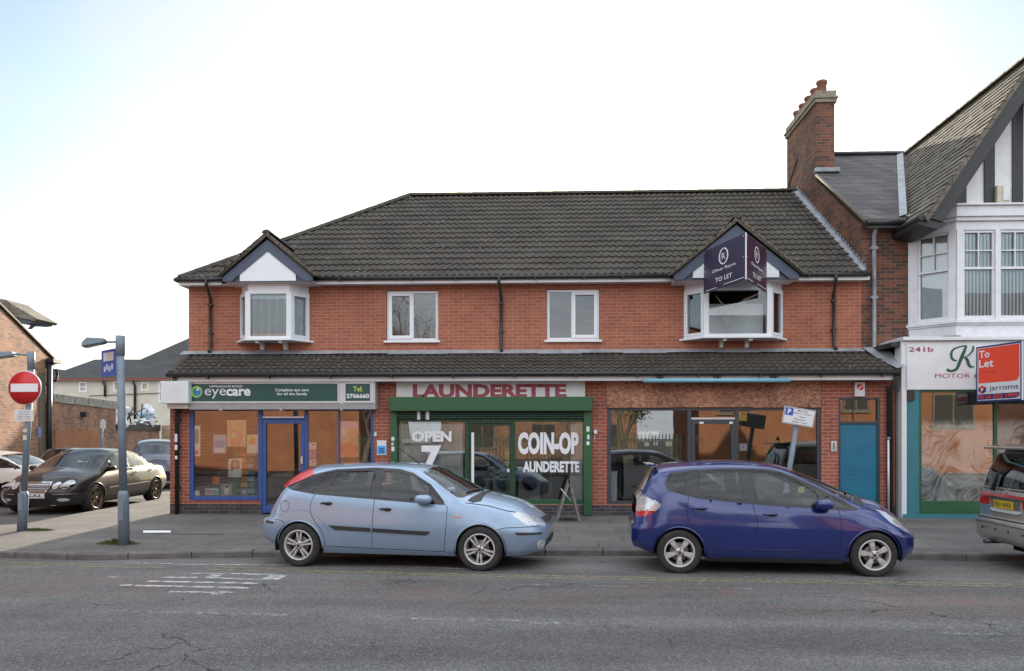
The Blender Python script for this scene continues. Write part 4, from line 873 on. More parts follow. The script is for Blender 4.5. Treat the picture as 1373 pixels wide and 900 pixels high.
def sashface(P, Q, x_list):
    P = Vector((*P, 0)); Q = Vector((*Q, 0)); U = (Q - P).normalized(); Nn = Vector((-U.y, U.x, 0)); Ln = (Q - P).length
    zm_ = Z(360, byF, 1300); m = MB(); g = MB(); bl_ = MB()
    def bar(mb, a, b, c, e, t0, t1):
        mb.obox(P + U * (a + b) / 2 + Vector((0, 0, (c + e) / 2)) + Nn * (t0 + t1) / 2, U, (0, 0, 1), Nn, (b - a) / 2, (e - c) / 2, abs(t1 - t0) / 2)
    edges = [0] + x_list + [Ln]
    prev = 0
    for (a, b) in zip(x_list[::2], x_list[1::2]):
        bar(m, prev, a, zsill + .03, zwt, -.04, .1); prev = b
        bar(m, a, b, zsill + .03, zsill + .12, .0, .08)                      # bottom rail
        bar(m, a, b, zwt - .05, zwt, .0, .08)
        bar(m, a, a + .045, zsill + .12, zwt - .05, .01, .08); bar(m, b - .045, b, zsill + .12, zwt - .05, .01, .08)
        bar(m, a, b, zm_ - .02, zm_ + .03, -.01, .06)                        # meeting rail
        bar(m, (a + b) / 2 - .012, (a + b) / 2 + .012, zm_, zwt - .05, .0, .05); hz_ = (zm_ + zwt - .05) / 2
        bar(m, a + .04, b - .04, hz_ - .012, hz_ + .012, .002, .048)
        bar(g, a + .03, b - .03, zsill + .1, zwt - .04, .05, .055)
        nb = max(3, int((b - a) / .075))
        for k in range(nb):
            s0 = a + .03 + (b - a - .06) * k / nb; s1 = a + .03 + (b - a - .06) * (k + .86) / nb
            A = P + U * s0 + Nn * .085; B_ = P + U * s1 + Nn * .11
            bl_.add([A + Vector((0, 0, zsill + .1)), B_ + Vector((0, 0, zsill + .1)), B_ + Vector((0, 0, zwt)), A + Vector((0, 0, zwt))], [(0, 1, 2, 3)])
    bar(m, prev, Ln, zsill + .03, zwt, -.04, .1)
    f_ = m.build('sash_window', M['whitep'], bw); g.build('pane', M['glass'], bw); bl_.build('blind', M['blind'], bw, fix=False)
Lf = 2 * AX - 2 * bxF; Ls = math.hypot(bxF - bxL, .73)
sashface(plan[0], plan[1], [Ls * .2, Ls * .86]); sashface(plan[1], plan[2], [.14, .80, .90, 1.56, 1.66, 2.32][:6]); sashface(plan[2], plan[3], [Ls * .14, Ls * .8])
boxes('room_back', [(bxL, 18.2, 3.6, 2 * AX - bxL, 18.25, 6.4)], M['inner'], gb)
# shop below
Ys = 16.72
def sx(p): return X(p, Ys)
def sz(p, px=1290): return Z(p, Ys, px)
def sb(a, b, c, e, ya=Ys, yb=Ys + .08): p = (a + b) / 2; return (X(a, Ys), ya, Z(e, Ys, p), X(b, Ys), yb, Z(c, Ys, p))
boxes('shop_fascia', [(sx(1208), Ys - .02, sz(523), RXX, Ys + .3, sz(457)), (sx(1208) , Ys - .1, sz(457), RXX, 17.9, sz(452))], M['signw'], gb, bevel=.01)
boxes('pilaster', [(sx(1208), Ys - .04, .1, sx(1214.5), Ys + .25, sz(523))], M['signw'], gb); boxes('pilaster', [sb(1215, 1232, 523, 690, Ys - .01, Ys + .2)], M['teal2'], gb)
boxes('pilaster_block', [sb(1215, 1224.5, 524, 537, Ys - .06, Ys)], simple('rusty_brown', (.045, .03, .025), .8), gb)
boxes('shopfront_frame', [sb(1232, 1236, 523, 690), sb(1236, 1333, 523, 526), sb(1236, 1333, 672, 690), sb(1333, 1337.5, 523, 690), sb(1337.5, 1440, 523, 526), sb(1337.5, 1440, 672, 690), sb(1440, 1446, 523, 690)], M['green'], gb, bevel=.004)
boxes('stallriser', [(sx(1209), Ys - .05, .08, RXX, Ys + .2, sz(689.5))], M['teal2'], gb)
boxes('shop_wall', [(sx(1446), Ys, .1, RXX, Ys + .2, sz(523))], M['whitep'], gb)
boxes('pane', [sb(1236, 1333, 526, 672, Ys + .03, Ys + .036), sb(1337.5, 1440, 526, 672, Ys + .03, Ys + .036)], M['shopglass'], gb)
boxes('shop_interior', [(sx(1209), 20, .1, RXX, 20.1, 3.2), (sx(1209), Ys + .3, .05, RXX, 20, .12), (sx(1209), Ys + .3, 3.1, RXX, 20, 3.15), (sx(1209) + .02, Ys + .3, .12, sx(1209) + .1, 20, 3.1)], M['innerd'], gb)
# whitewash smeared in loops inside the panes
m_, N, Lk, P = newmat('whitewash'); tc = N.new('ShaderNodeTexCoord'); V0 = tc.outputs['Object']
def wnoise(s, off, det=2):
    n = N.new('ShaderNodeTexNoise'); n.inputs['Scale'].default_value = s; n.inputs['Detail'].default_value = det
    mp_ = N.new('ShaderNodeMapping'); mp_.inputs['Location'].default_value = off; Lk(V0, mp_.inputs[0]); Lk(mp_.outputs[0], n.inputs['Vector']); return n
w1_ = wnoise(1.15, (3, 1, 2), 1); va = N.new('ShaderNodeVectorMath'); va.operation = 'MULTIPLY_ADD'; va.inputs[1].default_value = (3.4, 0, 3.4); Lk(w1_.outputs['Color'], va.inputs[0]); Lk(V0, va.inputs[2])
ms = N.new('ShaderNodeMapping'); ms.inputs['Scale'].default_value = (1.2, 1, 8); Lk(va.outputs[0], ms.inputs[0])
st = N.new('ShaderNodeTexNoise'); st.inputs['Scale'].default_value = 1.3; st.inputs['Detail'].default_value = 7; st.inputs['Roughness'].default_value = .65; Lk(ms.outputs[0], st.inputs['Vector'])
b1 = wnoise(2.0, (7, 0, 3), 3)
a3 = N.new('ShaderNodeMath'); a3.operation = 'MULTIPLY_ADD'; Lk(b1.outputs['Fac'], a3.inputs[0]); a3.inputs[1].default_value = .7; Lk(st.outputs['Fac'], a3.inputs[2])
sp = N.new('ShaderNodeSeparateXYZ'); Lk(V0, sp.inputs[0])
ed = N.new('ShaderNodeMapRange'); ed.inputs['From Min'].default_value = 2.2; ed.inputs['From Max'].default_value = 2.0; Lk(sp.outputs[2], ed.inputs['Value'])
lo_ = N.new('ShaderNodeMapRange'); lo_.inputs['From Min'].default_value = .66; lo_.inputs['From Max'].default_value = .90; lo_.inputs['To Max'].default_value = .97; Lk(a3.outputs[0], lo_.inputs['Value'])
f_ = N.new('ShaderNodeMath'); f_.operation = 'MULTIPLY'; Lk(lo_.outputs[0], f_.inputs[0]); Lk(ed.outputs[0], f_.inputs[1])
P.inputs['Base Color'].default_value = (.82, .86, .9, 1); P.inputs['Roughness'].default_value = .9
t = N.new('ShaderNodeBsdfTransparent'); mi = N.new('ShaderNodeMixShader'); Lk(f_.outputs[0], mi.inputs[0]); Lk(t.outputs[0], mi.inputs[1]); Lk(P.outputs[0], mi.inputs[2]); Lk(mi.outputs[0], N['Material Output'].inputs['Surface'])
for a, b in ((1236, 1333), (1337.5, 1440)): boxes('whitewash_film', [sb(a, b, 526, 672, Ys + .039, Ys + .0395)], MATS['whitewash'], gb)
# black lead-covered ledge over the fascia and the rolled lead at the canopy's end
m = MB(); a, b = X(1183, 17.2), X(1283, 16.9); m.prism([(a, Z(467, 17, 1190)), (a, Z(461, 17, 1190)), (b - .3, Z(452.5, 17, 1270)), (b, Z(452, 17, 1280)), (b, Z(456, 17, 1280))], 16.75, 17.79); m.build('ledge', M['blackw'], gb)
m = MB()
m.add([(b0 - .25, Yu - .02, zab + .1), (b0 + .12, Yu - .05, zab + .12), (b0 + .18, 17.3, zab - .05), (b0 + .16, EY + .1, EZ + .12), (b0 - .05, EY - .02, EZ + .06), (b0 - .12, 17.2, zab - .22)], [(0, 1, 2, 5), (5, 2, 3, 4)]); m.build('lead_apron', M['lead'], gb)
# fascia lettering is a sign of its own
sg = empty('shop_sign', (sx(1262), Ys - .04, sz(500)), 'white fascia panel reading 241b and MOTOR under a large green script letter', 'sign')
boxes('panel', [(sx(1214.5), Ys - .045, sz(522.5), RXX - .2, Ys - .022, sz(461))], M['signw'], sg)
O = (0, Ys - .047, 0)
def stext(s, a, b, c, e, mat, par, Yp, bold=.01, px=None, name='lettering', shear=0):
    px = px or (a + b) / 2; return text(name, s, (0, Yp, 0), XU, ZU, X(a, Yp), X(b, Yp), Z(e, Yp, px), Z(c, Yp, px), mat, par, .002, bold, shear)
stext('241b', 1218.3, 1251.5, 465.5, 472, M['maroon'], sg, Ys - .047, .02); stext('MOTOR', 1253.5, 1301, 501, 507, M['maroon'], sg, Ys - .047, .0); stext('S', 1306.5, 1314, 501, 507, M['maroon'], sg, Ys - .047, .02)
def stroke(name, pts, w, par, mat, Yp):       # brush stroke through pixel points with changing width
    P_ = [Vector((X(a, Yp), Z(b, Yp, 1288))) for a, b in pts]; n = len(P_); Q = []; ww = []
    for i in range(n - 1):
        p0, p1, p2, p3 = P_[max(0, i - 1)], P_[i], P_[i + 1], P_[min(n - 1, i + 2)]
        for k in range(6):
            t = k / 6; Q.append(.5 * ((2 * p1) + (p2 - p0) * t + (2 * p0 - 5 * p1 + 4 * p2 - p3) * t * t + (3 * p1 - p0 - 3 * p2 + p3) * t ** 3)); ww.append(w[i] + (w[i + 1] - w[i]) * t)
    Q.append(P_[-1]); ww.append(w[-1]); m = MB(); vs_ = []
    for i, q in enumerate(Q):
        t = (Q[min(i + 1, len(Q) - 1)] - Q[max(0, i - 1)]).normalized(); nn_ = Vector((-t.y, t.x)) * ww[i] / 2
        vs_ += [(q.x - nn_.x, Yp, q.y - nn_.y), (q.x + nn_.x, Yp, q.y + nn_.y)]
    m.add(vs_, [(2 * i, 2 * i + 1, 2 * i + 3, 2 * i + 2) for i in range(len(Q) - 1)]); return m.build(name, mat, par, fix=False)
kz = lambda x, y: (1180 + x / 5.295, 450 + y / 5.295)
sg_k = simple('script_green', lin((22, 84, 62)), .5)
stroke('script_letter', [kz(545, 180), kz(515, 168), kz(505, 135), kz(520, 100), kz(560, 82), kz(600, 74), kz(618, 74)], [.03, .05, .055, .04, .03, .03, .03], sg, sg_k, Ys - .05)
stroke('script_letter', [kz(612, 75), kz(590, 130), kz(565, 190), kz(545, 235), kz(515, 250), kz(485, 248), kz(480, 236)], [.05, .07, .07, .06, .05, .05, .06], sg, sg_k, Ys - .0515)
stroke('script_letter', [kz(662, 75), kz(660, 100), kz(640, 130), kz(600, 155), kz(582, 158)], [.035, .04, .03, .02, .015], sg, sg_k, Ys - .053)
stroke('script_letter', [kz(600, 155), kz(618, 170), kz(630, 205), kz(645, 222), kz(668, 220)], [.03, .06, .06, .045, .02], sg, sg_k, Ys - .0545)

# ================================================================== SIGNS on the parade
s1 = empty('shop_sign', (X(350, 16.6), 16.6, Z(530, 16.6)), 'teal lit sign box reading eyecare with a green and blue eye logo', 'sign')
Yq = 16.62
def q(a, b, c, e, ya=Yq, yb=Yg + .02): p = (a + b) / 2; return (X(a, Yq), ya, Z(e, Yq, p), X(b, Yq), yb, Z(c, Yq, p))
m = MB(); xa_, xb_ = X(252.5, Yq), X(503, Yq); z_t, z_m, z_b = Z(511.5, Yq, 380), Z(541, Yq, 380), Z(549, Yq, 380)
m.prism([(Yg + .01, z_t), (Yq, z_t), (Yq, z_m), (Yq + .05, z_b), (Yg + .01, z_b)], xa_, xb_, 'x'); m.build('casing', M['alu'], s1, bevel=.006)
m = MB(); ring(m, X(253, Yq), X(455, Yq), Z(540.5, Yq, 380), Z(512.5, Yq, 380), Yq - .02, Yq, .035); ring(m, X(461, Yq), X(501, Yq), Z(540.5, Yq, 380), Z(512.5, Yq, 380), Yq - .02, Yq, .04); m.build('trim', M['alu'], s1, bevel=.003)
boxes('panel', [q(255, 452.5, 514, 538.5, Yq - .01, Yq - .003)], M['signgreen'], s1); boxes('panel', [q(463.5, 496, 514, 538.5, Yq - .01, Yq - .003)], M['signgreen'], s1)
Yt = Yq - .011
stext('UPPINGHAM ROAD', 281, 325, 516.8, 519.6, M['letw'], s1, Yt, .01); stext('eye', 274.5, 303, 521.5, 534.5, M['signw'], s1, Yt, .0); stext('care', 303.5, 336, 521.5, 531, M['letw'], s1, Yt, .03)
stext('Complete eye care', 369, 414, 521, 526, M['letw'], s1, Yt, .015); stext('for all the family', 371.5, 412, 526.5, 531, M['letw'], s1, Yt, .015); stext('Tel:', 473.5, 486, 518.3, 525, M['yell'], s1, Yt, .02); stext('2766660', 464.5, 495, 528, 534, M['letw'], s1, Yt, .03)
cx_, cz_ = X(263.5, Yt), Z(525.5, Yt, 263)
lg = flat('logo', disc(cx_, cz_, .125), (0, Yt, 0), XU, ZU, simple('logo_green', lin((150, 196, 70)), .4), s1, .003); flat('logo_eye', disc(cx_ + .012, cz_ - .005, .088), (0, Yt, 0), XU, ZU, simple('logo_blue', lin((40, 130, 170)), .4), lg, .006); flat('logo_glint', disc(cx_ + .03, cz_ + .05, .026), (0, Yt, 0), XU, ZU, M['letw'], lg, .009)
for k in range(3): boxes('bracket', [(X(300 + 80 * k, Yg), Yq + .03, z_b - .02, X(303 + 80 * k, Yg), Yg, z_b)], M['alu'], s1)
s2 = empty('sign_box', (X(234, 16.45), 16.5, Z(526, 16.5)), 'blank white sign box at the corner beside the teal sign', 'sign')
boxes('casing', [(X(215, 16.45), 16.45, Z(541, 16.45, 234), X(252.5, 16.45), Yg - .02, Z(511, 16.45, 234))], M['signw'], s2, bevel=.01); boxes('mounting', [(X(224, 16.6), 16.6, Z(548, 16.6, 234), X(252.3, 16.6), Yg - .02, Z(541.5, 16.6, 234))], M['alu'], s2)
s3 = empty('shop_sign', (X(657, Yg), Yg, Z(522, Yg)), 'white panel with maroon LAUNDERETTE lettering above the green shutter box', 'sign')
Yl = Yg - .03
boxes('panel', [(X(531.5, Yl), Yl, Z(540, Yl), X(784.5, Yl), Yl + .1, Z(511, Yl))], M['signw'], s3)
stext('LAUNDERETTE', 553.5, 759.5, 515.2, 533.2, M['maroon'], s3, Yl, .05)
# alarm box
s4 = empty('alarm_box', (X(1153, Yg), Yg, Z(522, Yg)), 'white alarm box with a red mark above the teal door', 'alarm box')
boxes('casing', [(X(1146.5, Yg - .08), Yg - .08, Z(532, Yg - .08, 1153), X(1160, Yg - .08), Yg, Z(512.5, Yg - .08, 1153))], M['signw'], s4, bevel=.012)
ya = Yg - .082
flat('mark', [(X(a, ya), Z(b, ya, 1153)) for a, b in ((1149, 515), (1157.5, 515), (1149, 522))], (0, ya, 0), XU, ZU, M['redp'], s4, 0); flat('mark', [(X(a, ya), Z(b, ya, 1153)) for a, b in ((1157.8, 516.5), (1157.5, 522), (1155, 523.5), (1151, 522.5))], (0, ya, 0), XU, ZU, M['redp'], s4, 0)
s5 = empty('intercom', (X(1118, Yg), Yg, Z(599, Yg)), 'small silver door intercom panel beside the teal door', 'intercom')
boxes('panel', [(X(1114.5, Yg - .03), Yg - .03, Z(605.5, Yg, 1118), X(1122, Yg - .03), Yg, Z(591.5, Yg, 1118))], M['alu'], s5, bevel=.004)
for k in range(4): boxes('button', [(X(1117, Yg - .04), Yg - .036, Z(595.5 + k * 2.4, Yg, 1118), X(1119.6, Yg - .04), Yg - .03, Z(594.2 + k * 2.4, Yg, 1118))], M['black'], s5)
s6 = empty('wall_notice', (X(512, Yg), Yg, Z(600, Yg)), 'small blue and white notice on the pier beside the launderette', 'notice')
boxes('board', [(X(505.5, Yg - .02), Yg - .02, Z(610, Yg, 512), X(518, Yg - .02), Yg, Z(590.5, Yg, 512))], M['signw'], s6)
flat('lower_half', rect(X(506.3, Yg), X(517.3, Yg), Z(609, Yg, 512), Z(598, Yg, 512)), (0, Yg - .021, 0), XU, ZU, simple('notice_blue', lin((60, 160, 220)), .4), s6)
for k in range(3): flat('print', rect(X(508.5, Yg), X(515.5, Yg), Z(602.3 + 2.5 * k, Yg, 512), Z(601 + 2.5 * k, Yg, 512)), (0, Yg - .023, 0), XU, ZU, M['navy'], s6)
b_ = empty('bell_box', (X(503.5, Yg), Yg, Z(583, Yg)), 'tiny grey bell fitting on the pier above the blue notice', 'bell'); m = MB(); m.lathe([(0, Yg - .07), (.03, Yg - .06), (.035, Yg)], (X(503.5, Yg), 0, Z(584, Yg)), 'y', 12); m.box(X(502.5, Yg), Yg - .04, Z(582, Yg), X(505, Yg), Yg, Z(579.5, Yg)); m.build('fitting', M['signw'], b_)
b_ = empty('lock_box', (X(800, Yg), Yg, Z(580, Yg)), 'small white electric box on the pier right of the green shutter', 'switch box'); boxes('casing', [(X(796, Yg), Yg - .06, Z(582, Yg, 798), X(800.5, Yg), Yg, Z(576.5, Yg, 798))], M['signw'], b_, bevel=.008); m = MB(); m.tube([(X(798, Yg), Yg - .02, Z(582, Yg)), (X(797, Yg), Yg - .02, Z(588, Yg)), (X(795, Yg), Yg - .015, Z(592, Yg))], .008, 6); m.build('cable', M['signw'], b_)
# two-faced letting boards
def vboard(name, label, P0, P1, P2, z0, z1, mats, faces):
    r = empty(name, (P1[0], P1[1], z0), label, 'sign'); out = []
    for (A, B_), mt in zip(((P0, P1), (P1, P2)), mats):
        A = Vector((*A, 0)); B_ = Vector((*B_, 0)); U = (B_ - A).normalized(); Nn = Vector((U.y, -U.x, 0)); m = MB()
        m.obox((A + B_) / 2 + Vector((0, 0, (z0 + z1) / 2)), U, (0, 0, 1), Nn, (B_ - A).length / 2, (z1 - z0) / 2, .008); out.append((A, U, (B_ - A).length, m.build('board_face', mt, r)))
    m = MB(); m.box(P1[0] - .012, P1[1] - .02, z0, P1[0] + .012, P1[1] + .01, z1); m.build('corner_trim', M['signw'], r)
    m = MB(); m.tube([(P0[0], P0[1], (z0 + z1) / 2), (P0[0], P0[1] + .4, (z0 + z1) / 2)], .02, 6); m.tube([(P2[0], P2[1], (z0 + z1) / 2), (P2[0], P2[1] + .4, (z0 + z1) / 2)], .02, 6); m.build('mounting_arm', M['lead'], r)
    return r, out
p0 = (X(944, 17.15), 17.15); p1 = (X(1000, 15.62), 15.62); p2 = (X(1027.5, 17.05), 17.05)
r_, fc = vboard('letting_board', 'plum two-sided TO LET board jutting out over the right bay', p0, p1, p2, Z(385, 16.4, 990), Z(325.5, 16.4, 990), (M['plum'], M['plum_shaded']), None)
for k, (A, U, Ln, par) in enumerate(fc):
    zb_, zt2 = Z(385, 16.4, 990), Z(325.5, 16.4, 990); H_ = zt2 - zb_; O2 = A - Vector((-U.y, U.x, 0)) * .0 + Vector((U.y, -U.x, 0)) * .0095
    def T(s, a, b, c, e, mat=M['letw'], bold=.0): return text('lettering', s, O2, U, ZU, a * Ln, b * Ln, zb_ + c * H_, zb_ + e * H_, mat, par, .001, bold)
    c0 = (.5 * Ln, zb_ + .7 * H_)
    o1 = disc(*c0, .185 * H_, 30, .115 * Ln); i1 = disc(c0[0], c0[1], .16 * H_, 30, .085 * Ln); m = MB(); U3 = Vector(U); Nn = Vector((U.y, -U.x, 0))
    vv = [O2 + U3 * a + Vector((0, 0, b)) + Nn * .002 for a, b in o1 + i1]; m.add(vv, [(i, (i + 1) % 30, 30 + (i + 1) % 30, 30 + i) for i in range(30)]); m.build('emblem', M['letw'], par, fix=False)
    T('R', .455, .545, .63, .77); T('Oliver Rayns', .22, .78, .38, .47, bold=.01); T('TO LET', .3, .7, .16, .26, bold=.01)
    T('0116 254 2654', .05, .35, .03, .055) if False else None
    for (a, b) in ((.04, .95), (.96, .95), (.04, .5), (.96, .5), (.96, .06)): flat('screw', disc(a * Ln, zb_ + b * H_, .012, 10), O2, U, ZU, M['letw'], par, .002)
    flat('small_print', rect(.05 * Ln, .32 * Ln, zb_ + .035 * H_, zb_ + .05 * H_), O2, U, ZU, M['signw'], par, .002); flat('small_print', rect(.5 * Ln, .95 * Ln, zb_ + .05 * H_, zb_ + .065 * H_), O2, U, ZU, M['signw'], par, .002)
p0 = (X(1309.5, 16.6), 16.6); p1 = (X(1370.5, 15.55), 15.55); p2 = (X(1420, 16.6), 16.6)
zb_, zt2 = Z(538, 16.0, 1340), Z(461, 16.0, 1340)
r_, fc = vboard('letting_board', 'red, white and blue To Let board fixed beside the motor shop sign', p0, p1, p2, zb_, zt2, (M['signw'], M['signw']), None)
for k, (A, U, Ln, par) in enumerate(fc):
    H_ = zt2 - zb_; Nn = Vector((U.y, -U.x, 0)); O2 = A + Nn * .0095
    def FL(n, pts, mat, off=.002): return flat(n, [(a * Ln, zb_ + b * H_) for a, b in pts], O2, U, ZU, mat, par, off, .0015)
    def T(s, a, b, c, e, mat=M['letw'], bold=.0, off=.004): return text('lettering', s, O2, U, ZU, a * Ln, b * Ln, zb_ + c * H_, zb_ + e * H_, mat, par, off, bold)
    bd = .028
    for rc in (((0, 0), (1, 0), (1, bd), (0, bd)), ((0, 1 - bd), (1, 1 - bd), (1, 1), (0, 1)), ((0, bd), (bd, bd), (bd, 1 - bd), (0, 1 - bd)), ((1 - bd, bd), (1, bd), (1, 1 - bd), (1 - bd, 1 - bd))): FL('border', rc, M['navy'])
    FL('red_field', [(.05, .34), (.85, .34), (.91, .355), (.945, .40), (.95, .45), (.95, .96), (.05, .96)], M['orange'])
    FL('blue_strip', [(.04, .045), (.86, .045), (.93, .06), (.955, .09), (.955, .14), (.04, .14)], M['navy'])
    T('To', .07, .31, .79, .92, bold=.02, off=.006); T('Let', .07, .40, .62, .755, bold=.02, off=.006); T('Shop', .08, .44, .51, .56, simple('faint_red', lin((176, 70, 70)), .5), off=.006)
    T('jarroms', .31, .93, .17, .285, M['navy']); T('0116 222 1999', .06, .93, .06, .125, M['orange'], .03, .006)
    cx_, cy_ = .14, .225
    hexp = [(cx_ + .1 * math.cos(math.radians(60 * i + 30)) * 1.0, cy_ + .075 * math.sin(math.radians(60 * i + 30))) for i in range(6)]
    for i in range(6): FL('logo', [(cx_, cy_), hexp[i], hexp[(i + 1) % 6]], M['orange'] if i in (0, 1, 3) else M['navy'], .004)
    FL('logo', [(cx_ - .045, cy_), (cx_ - .01, cy_ - .01), (cx_, cy_ - .035), (cx_ + .01, cy_ - .01), (cx_ + .045, cy_), (cx_ + .01, cy_ + .01), (cx_, cy_ + .035), (cx_ - .01, cy_ + .01)], M['letw'], .006)
# wall alarm on the gable
ab = empty('alarm_box', (X(1346, GW), GW, Z(260, GW, 1346)), 'cream alarm box fixed to the white gable between black timbers', 'alarm box')
boxes('casing', [(X(1337, GW - .12), GW - .12, Z(272.5, GW - .12, 1346), X(1354.5, GW - .12), GW, Z(248, GW - .12, 1346))], simple('cream_plastic', (.5, .48, .38), .5), ab, bevel=.02); boxes('cover', [(X(1345, GW - .13), GW - .135, Z(269, GW - .12, 1346), X(1354, GW - .13), GW - .12, Z(249, GW - .12, 1346))], M['signw'], ab, bevel=.008)
# ================================================================== SIDE STREET, LEFT
wd = Vector((-.225, .974, 0)).normalized(); wn_ = Vector((wd.y, -wd.x, 0)); P0w = Vector((-16.97, 26.3, 0))
def along(s, z): p = P0w + wd * s; return Vector((p.x, p.y, z))
def slabwall(mb, s0, s1, zb_, zt0, zt1, t=.25, off=0.):
    a, b = along(s0, 0) + wn_ * off, along(s1, 0) + wn_ * off; c, d = a - wn_ * t, b - wn_ * t
    v = [(p.x, p.y, z) for p, z in ((a, zb_), (b, zb_), (b, zt1), (a, zt0), (c, zb_), (d, zb_), (d, zt1), (c, zt0))]
    mb.add(v, [(0, 1, 2, 3), (5, 4, 7, 6), (4, 0, 3, 7), (1, 5, 6, 2), (3, 2, 6, 7), (4, 5, 1, 0)])
hs = empty('brick_house', tuple(along(-6, 0)), 'weathered brick gable house at the left with grey slate verge', 'house')
m = MB(); slabwall(m, -9, 0, 0, 4.58 + 9 * .292, 4.56); slabwall(m, -18, -9, 0, 4.58, 4.58 + 9 * .292); m.build('gable_wall', M['brick_lt'], hs)
boxes('front_wall', [(-30, 26.35, 0, -17.05, 26.6, 4.5)], M['brick_lt'], hs)
m = MB()
for s0, s1, za, zb_ in ((-9.2, .35, 4.62 + 9.2 * .292, 4.60), (-18, -9.2, 4.55, 4.62 + 9.2 * .292)):
    a, b = along(s0, za) + wn_ * .06, along(s1, zb_ - .06) + wn_ * .06
    v = [a, b, b - wn_ * 9, a - wn_ * 9]; m.add([p + Vector((0, 0, .05)) for p in v] + v, [(0, 1, 2, 3), (7, 6, 5, 4), (0, 4, 5, 1), (1, 5, 6, 2), (2, 6, 7, 3), (3, 7, 4, 0)])
m.build('roof', M['slate2'], hs)
Yd = 27.4
m = MB(); pr = [(X(-60, Yd), Z(392, Yd, 0)), (X(8, Yd), Z(402, Yd, 0)), (X(16, Yd), Z(408, Yd, 0)), (X(50.5, Yd), Z(428, Yd, 40)), (X(46, Yd), Z(430.5, Yd, 40)), (X(-20, Yd), Z(416, Yd, 10)), (X(-60, Yd), Z(408, Yd, 10))]
m.prism(pr, Yd, Yd + 1.2); up_ = m.build('upper_roof', M['slate2'], hs)
m = MB(); m.prism([(X(-60, Yd), Z(409, Yd, 0)), (X(-20, Yd), Z(416, Yd, 10)), (X(45, Yd), Z(430.3, Yd, 40)), (X(44, Yd), Z(432, Yd, 40)), (X(37, Yd), Z(433, Yd, 30)), (X(22, Yd), Z(432, Yd, 30)), (X(-20, Yd), Z(424, Yd, 10)), (X(-60, Yd), Z(420, Yd, 0))], Yd + .1, Yd + 1.1); m.prism([(X(25, Yd), Z(438.5, Yd, 25)), (X(29, Yd), Z(433, Yd, 25)), (X(37.5, Yd), Z(431, Yd, 25)), (X(37.5, Yd), Z(434.5, Yd, 25)), (X(32, Yd), Z(435, Yd, 25)), (X(28, Yd), Z(438.5, Yd, 25))], Yd + .5, Yd + .6)
m.build('roof_underside', M['blue_board'], up_)
m = MB(); c = along(-.35, 0) + wn_ * .1
m.tube([Vector((c.x, c.y, 4.35)), Vector((c.x, c.y, 0))], .09, 10); c2 = along(.1, 0) + wn_ * .1; m.tube([Vector((c2.x, c2.y, 4.42)), Vector((c.x, c.y, 4.3))], .07, 8); c3 = along(-.1, 4.45) + wn_ * .15; m.obox(c3, wd, (0, 0, 1), wn_, .35, .07, .12)
m.tube([along(.25, 4.2) + wn_ * .1, along(.35, 4.05) + wn_ * .1, along(.3, 3.85) + wn_ * .1, along(.12, 3.8) + wn_ * .1], .05, 8); m.build('downpipe', M['black'], hs)
m = MB(); m.obox(along(-.75, 2.0) + wn_ * .01, wd, (0, 0, 1), wn_, .22, 2.0, .012); m.build('mortar_patch', M['mortar'], hs)
m = MB(); c = along(-.95, 2.0) + wn_ * .01; m.obox(c, wd, (0, 0, 1), wn_, .14, .17, .015); m.build('blue_plaque', M['bluesign'], hs); 
gw_ = empty('garden_wall', tuple(along(3, 0)), 'tall sunlit brick yard wall with flaking pale coping beyond the parked cars', 'wall')
m = MB(); slabwall(m, .02, 7.55, 0, 3.08, 3.1, .22, -.08); m.build('brickwork', M['brick_lt'], gw_)
m = MB(); slabwall(m, .02, 7.6, 3.08, 3.36, 3.42, .3, -.04); m.build('coping', simple('peeling_render', (.3, .28, .25), .9, var=.5, scale=5, bump=.4, bscale=15), gw_)
m = MB(); slabwall(m, 0.6, 5.6, 0, 2.1, 2.1, .02, -.055); m.build('repaired_brickwork', M['brick_or'], gw_)
m = MB(); m.obox(along(3.3, 2.72) + wn_ * .02, wd, (0, 0, 1), wn_, .16, .1, .12); m.build('wall_lamp', M['blackw'], gw_)
lw_ = empty('low_yard_wall', tuple(along(11, 0)), 'lower brick yard wall with dark coping between tall wall and shop corner', 'wall')
m = MB(); slabwall(m, 7.6, 15, 0, 2.2, 2.3, .22, -.08); m.build('brickwork', M['brick_lt'], lw_); m = MB(); slabwall(m, 7.6, 15, 2.2, 2.42, 2.52, .34, -.02); m.build('coping', M['blackw'], lw_)
boxes('gate_pier', [(along(15.1, 0).x, along(15.1, 0).y, 0, along(15.1, 0).x + .55, along(15.1, 0).y + .5, 2.5)], simple('yellow_brick', (.4, .32, .2), .9, var=.25, scale=20), lw_)
cl = empty('scrap_heap', tuple(along(12, 2.5)), 'tangle of pipes and white rags lying on top of the low yard wall', 'scrap')
m = MB(); A = lambda s, z, o=0: along(s, z) + wn_ * (o - .15)
for p, q_ in (((9.2, 2.5), (10.6, 3.35)), ((9.4, 2.75), (12.4, 3.3)), ((11.0, 2.5), (12.9, 3.2)), ((9.0, 3.0), (11.2, 2.95)), ((11.6, 2.5), (12.0, 3.5)), ((12.4, 2.9), (14.4, 2.95)), ((13.3, 2.5), (14.1, 3.3)), ((10.1, 2.5), (9.5, 3.2)), ((12.6, 2.55), (14.8, 2.7))): m.tube([A(*p), A(*q_)], .035, 6)
m.build('pipes', M['blackw'], cl)
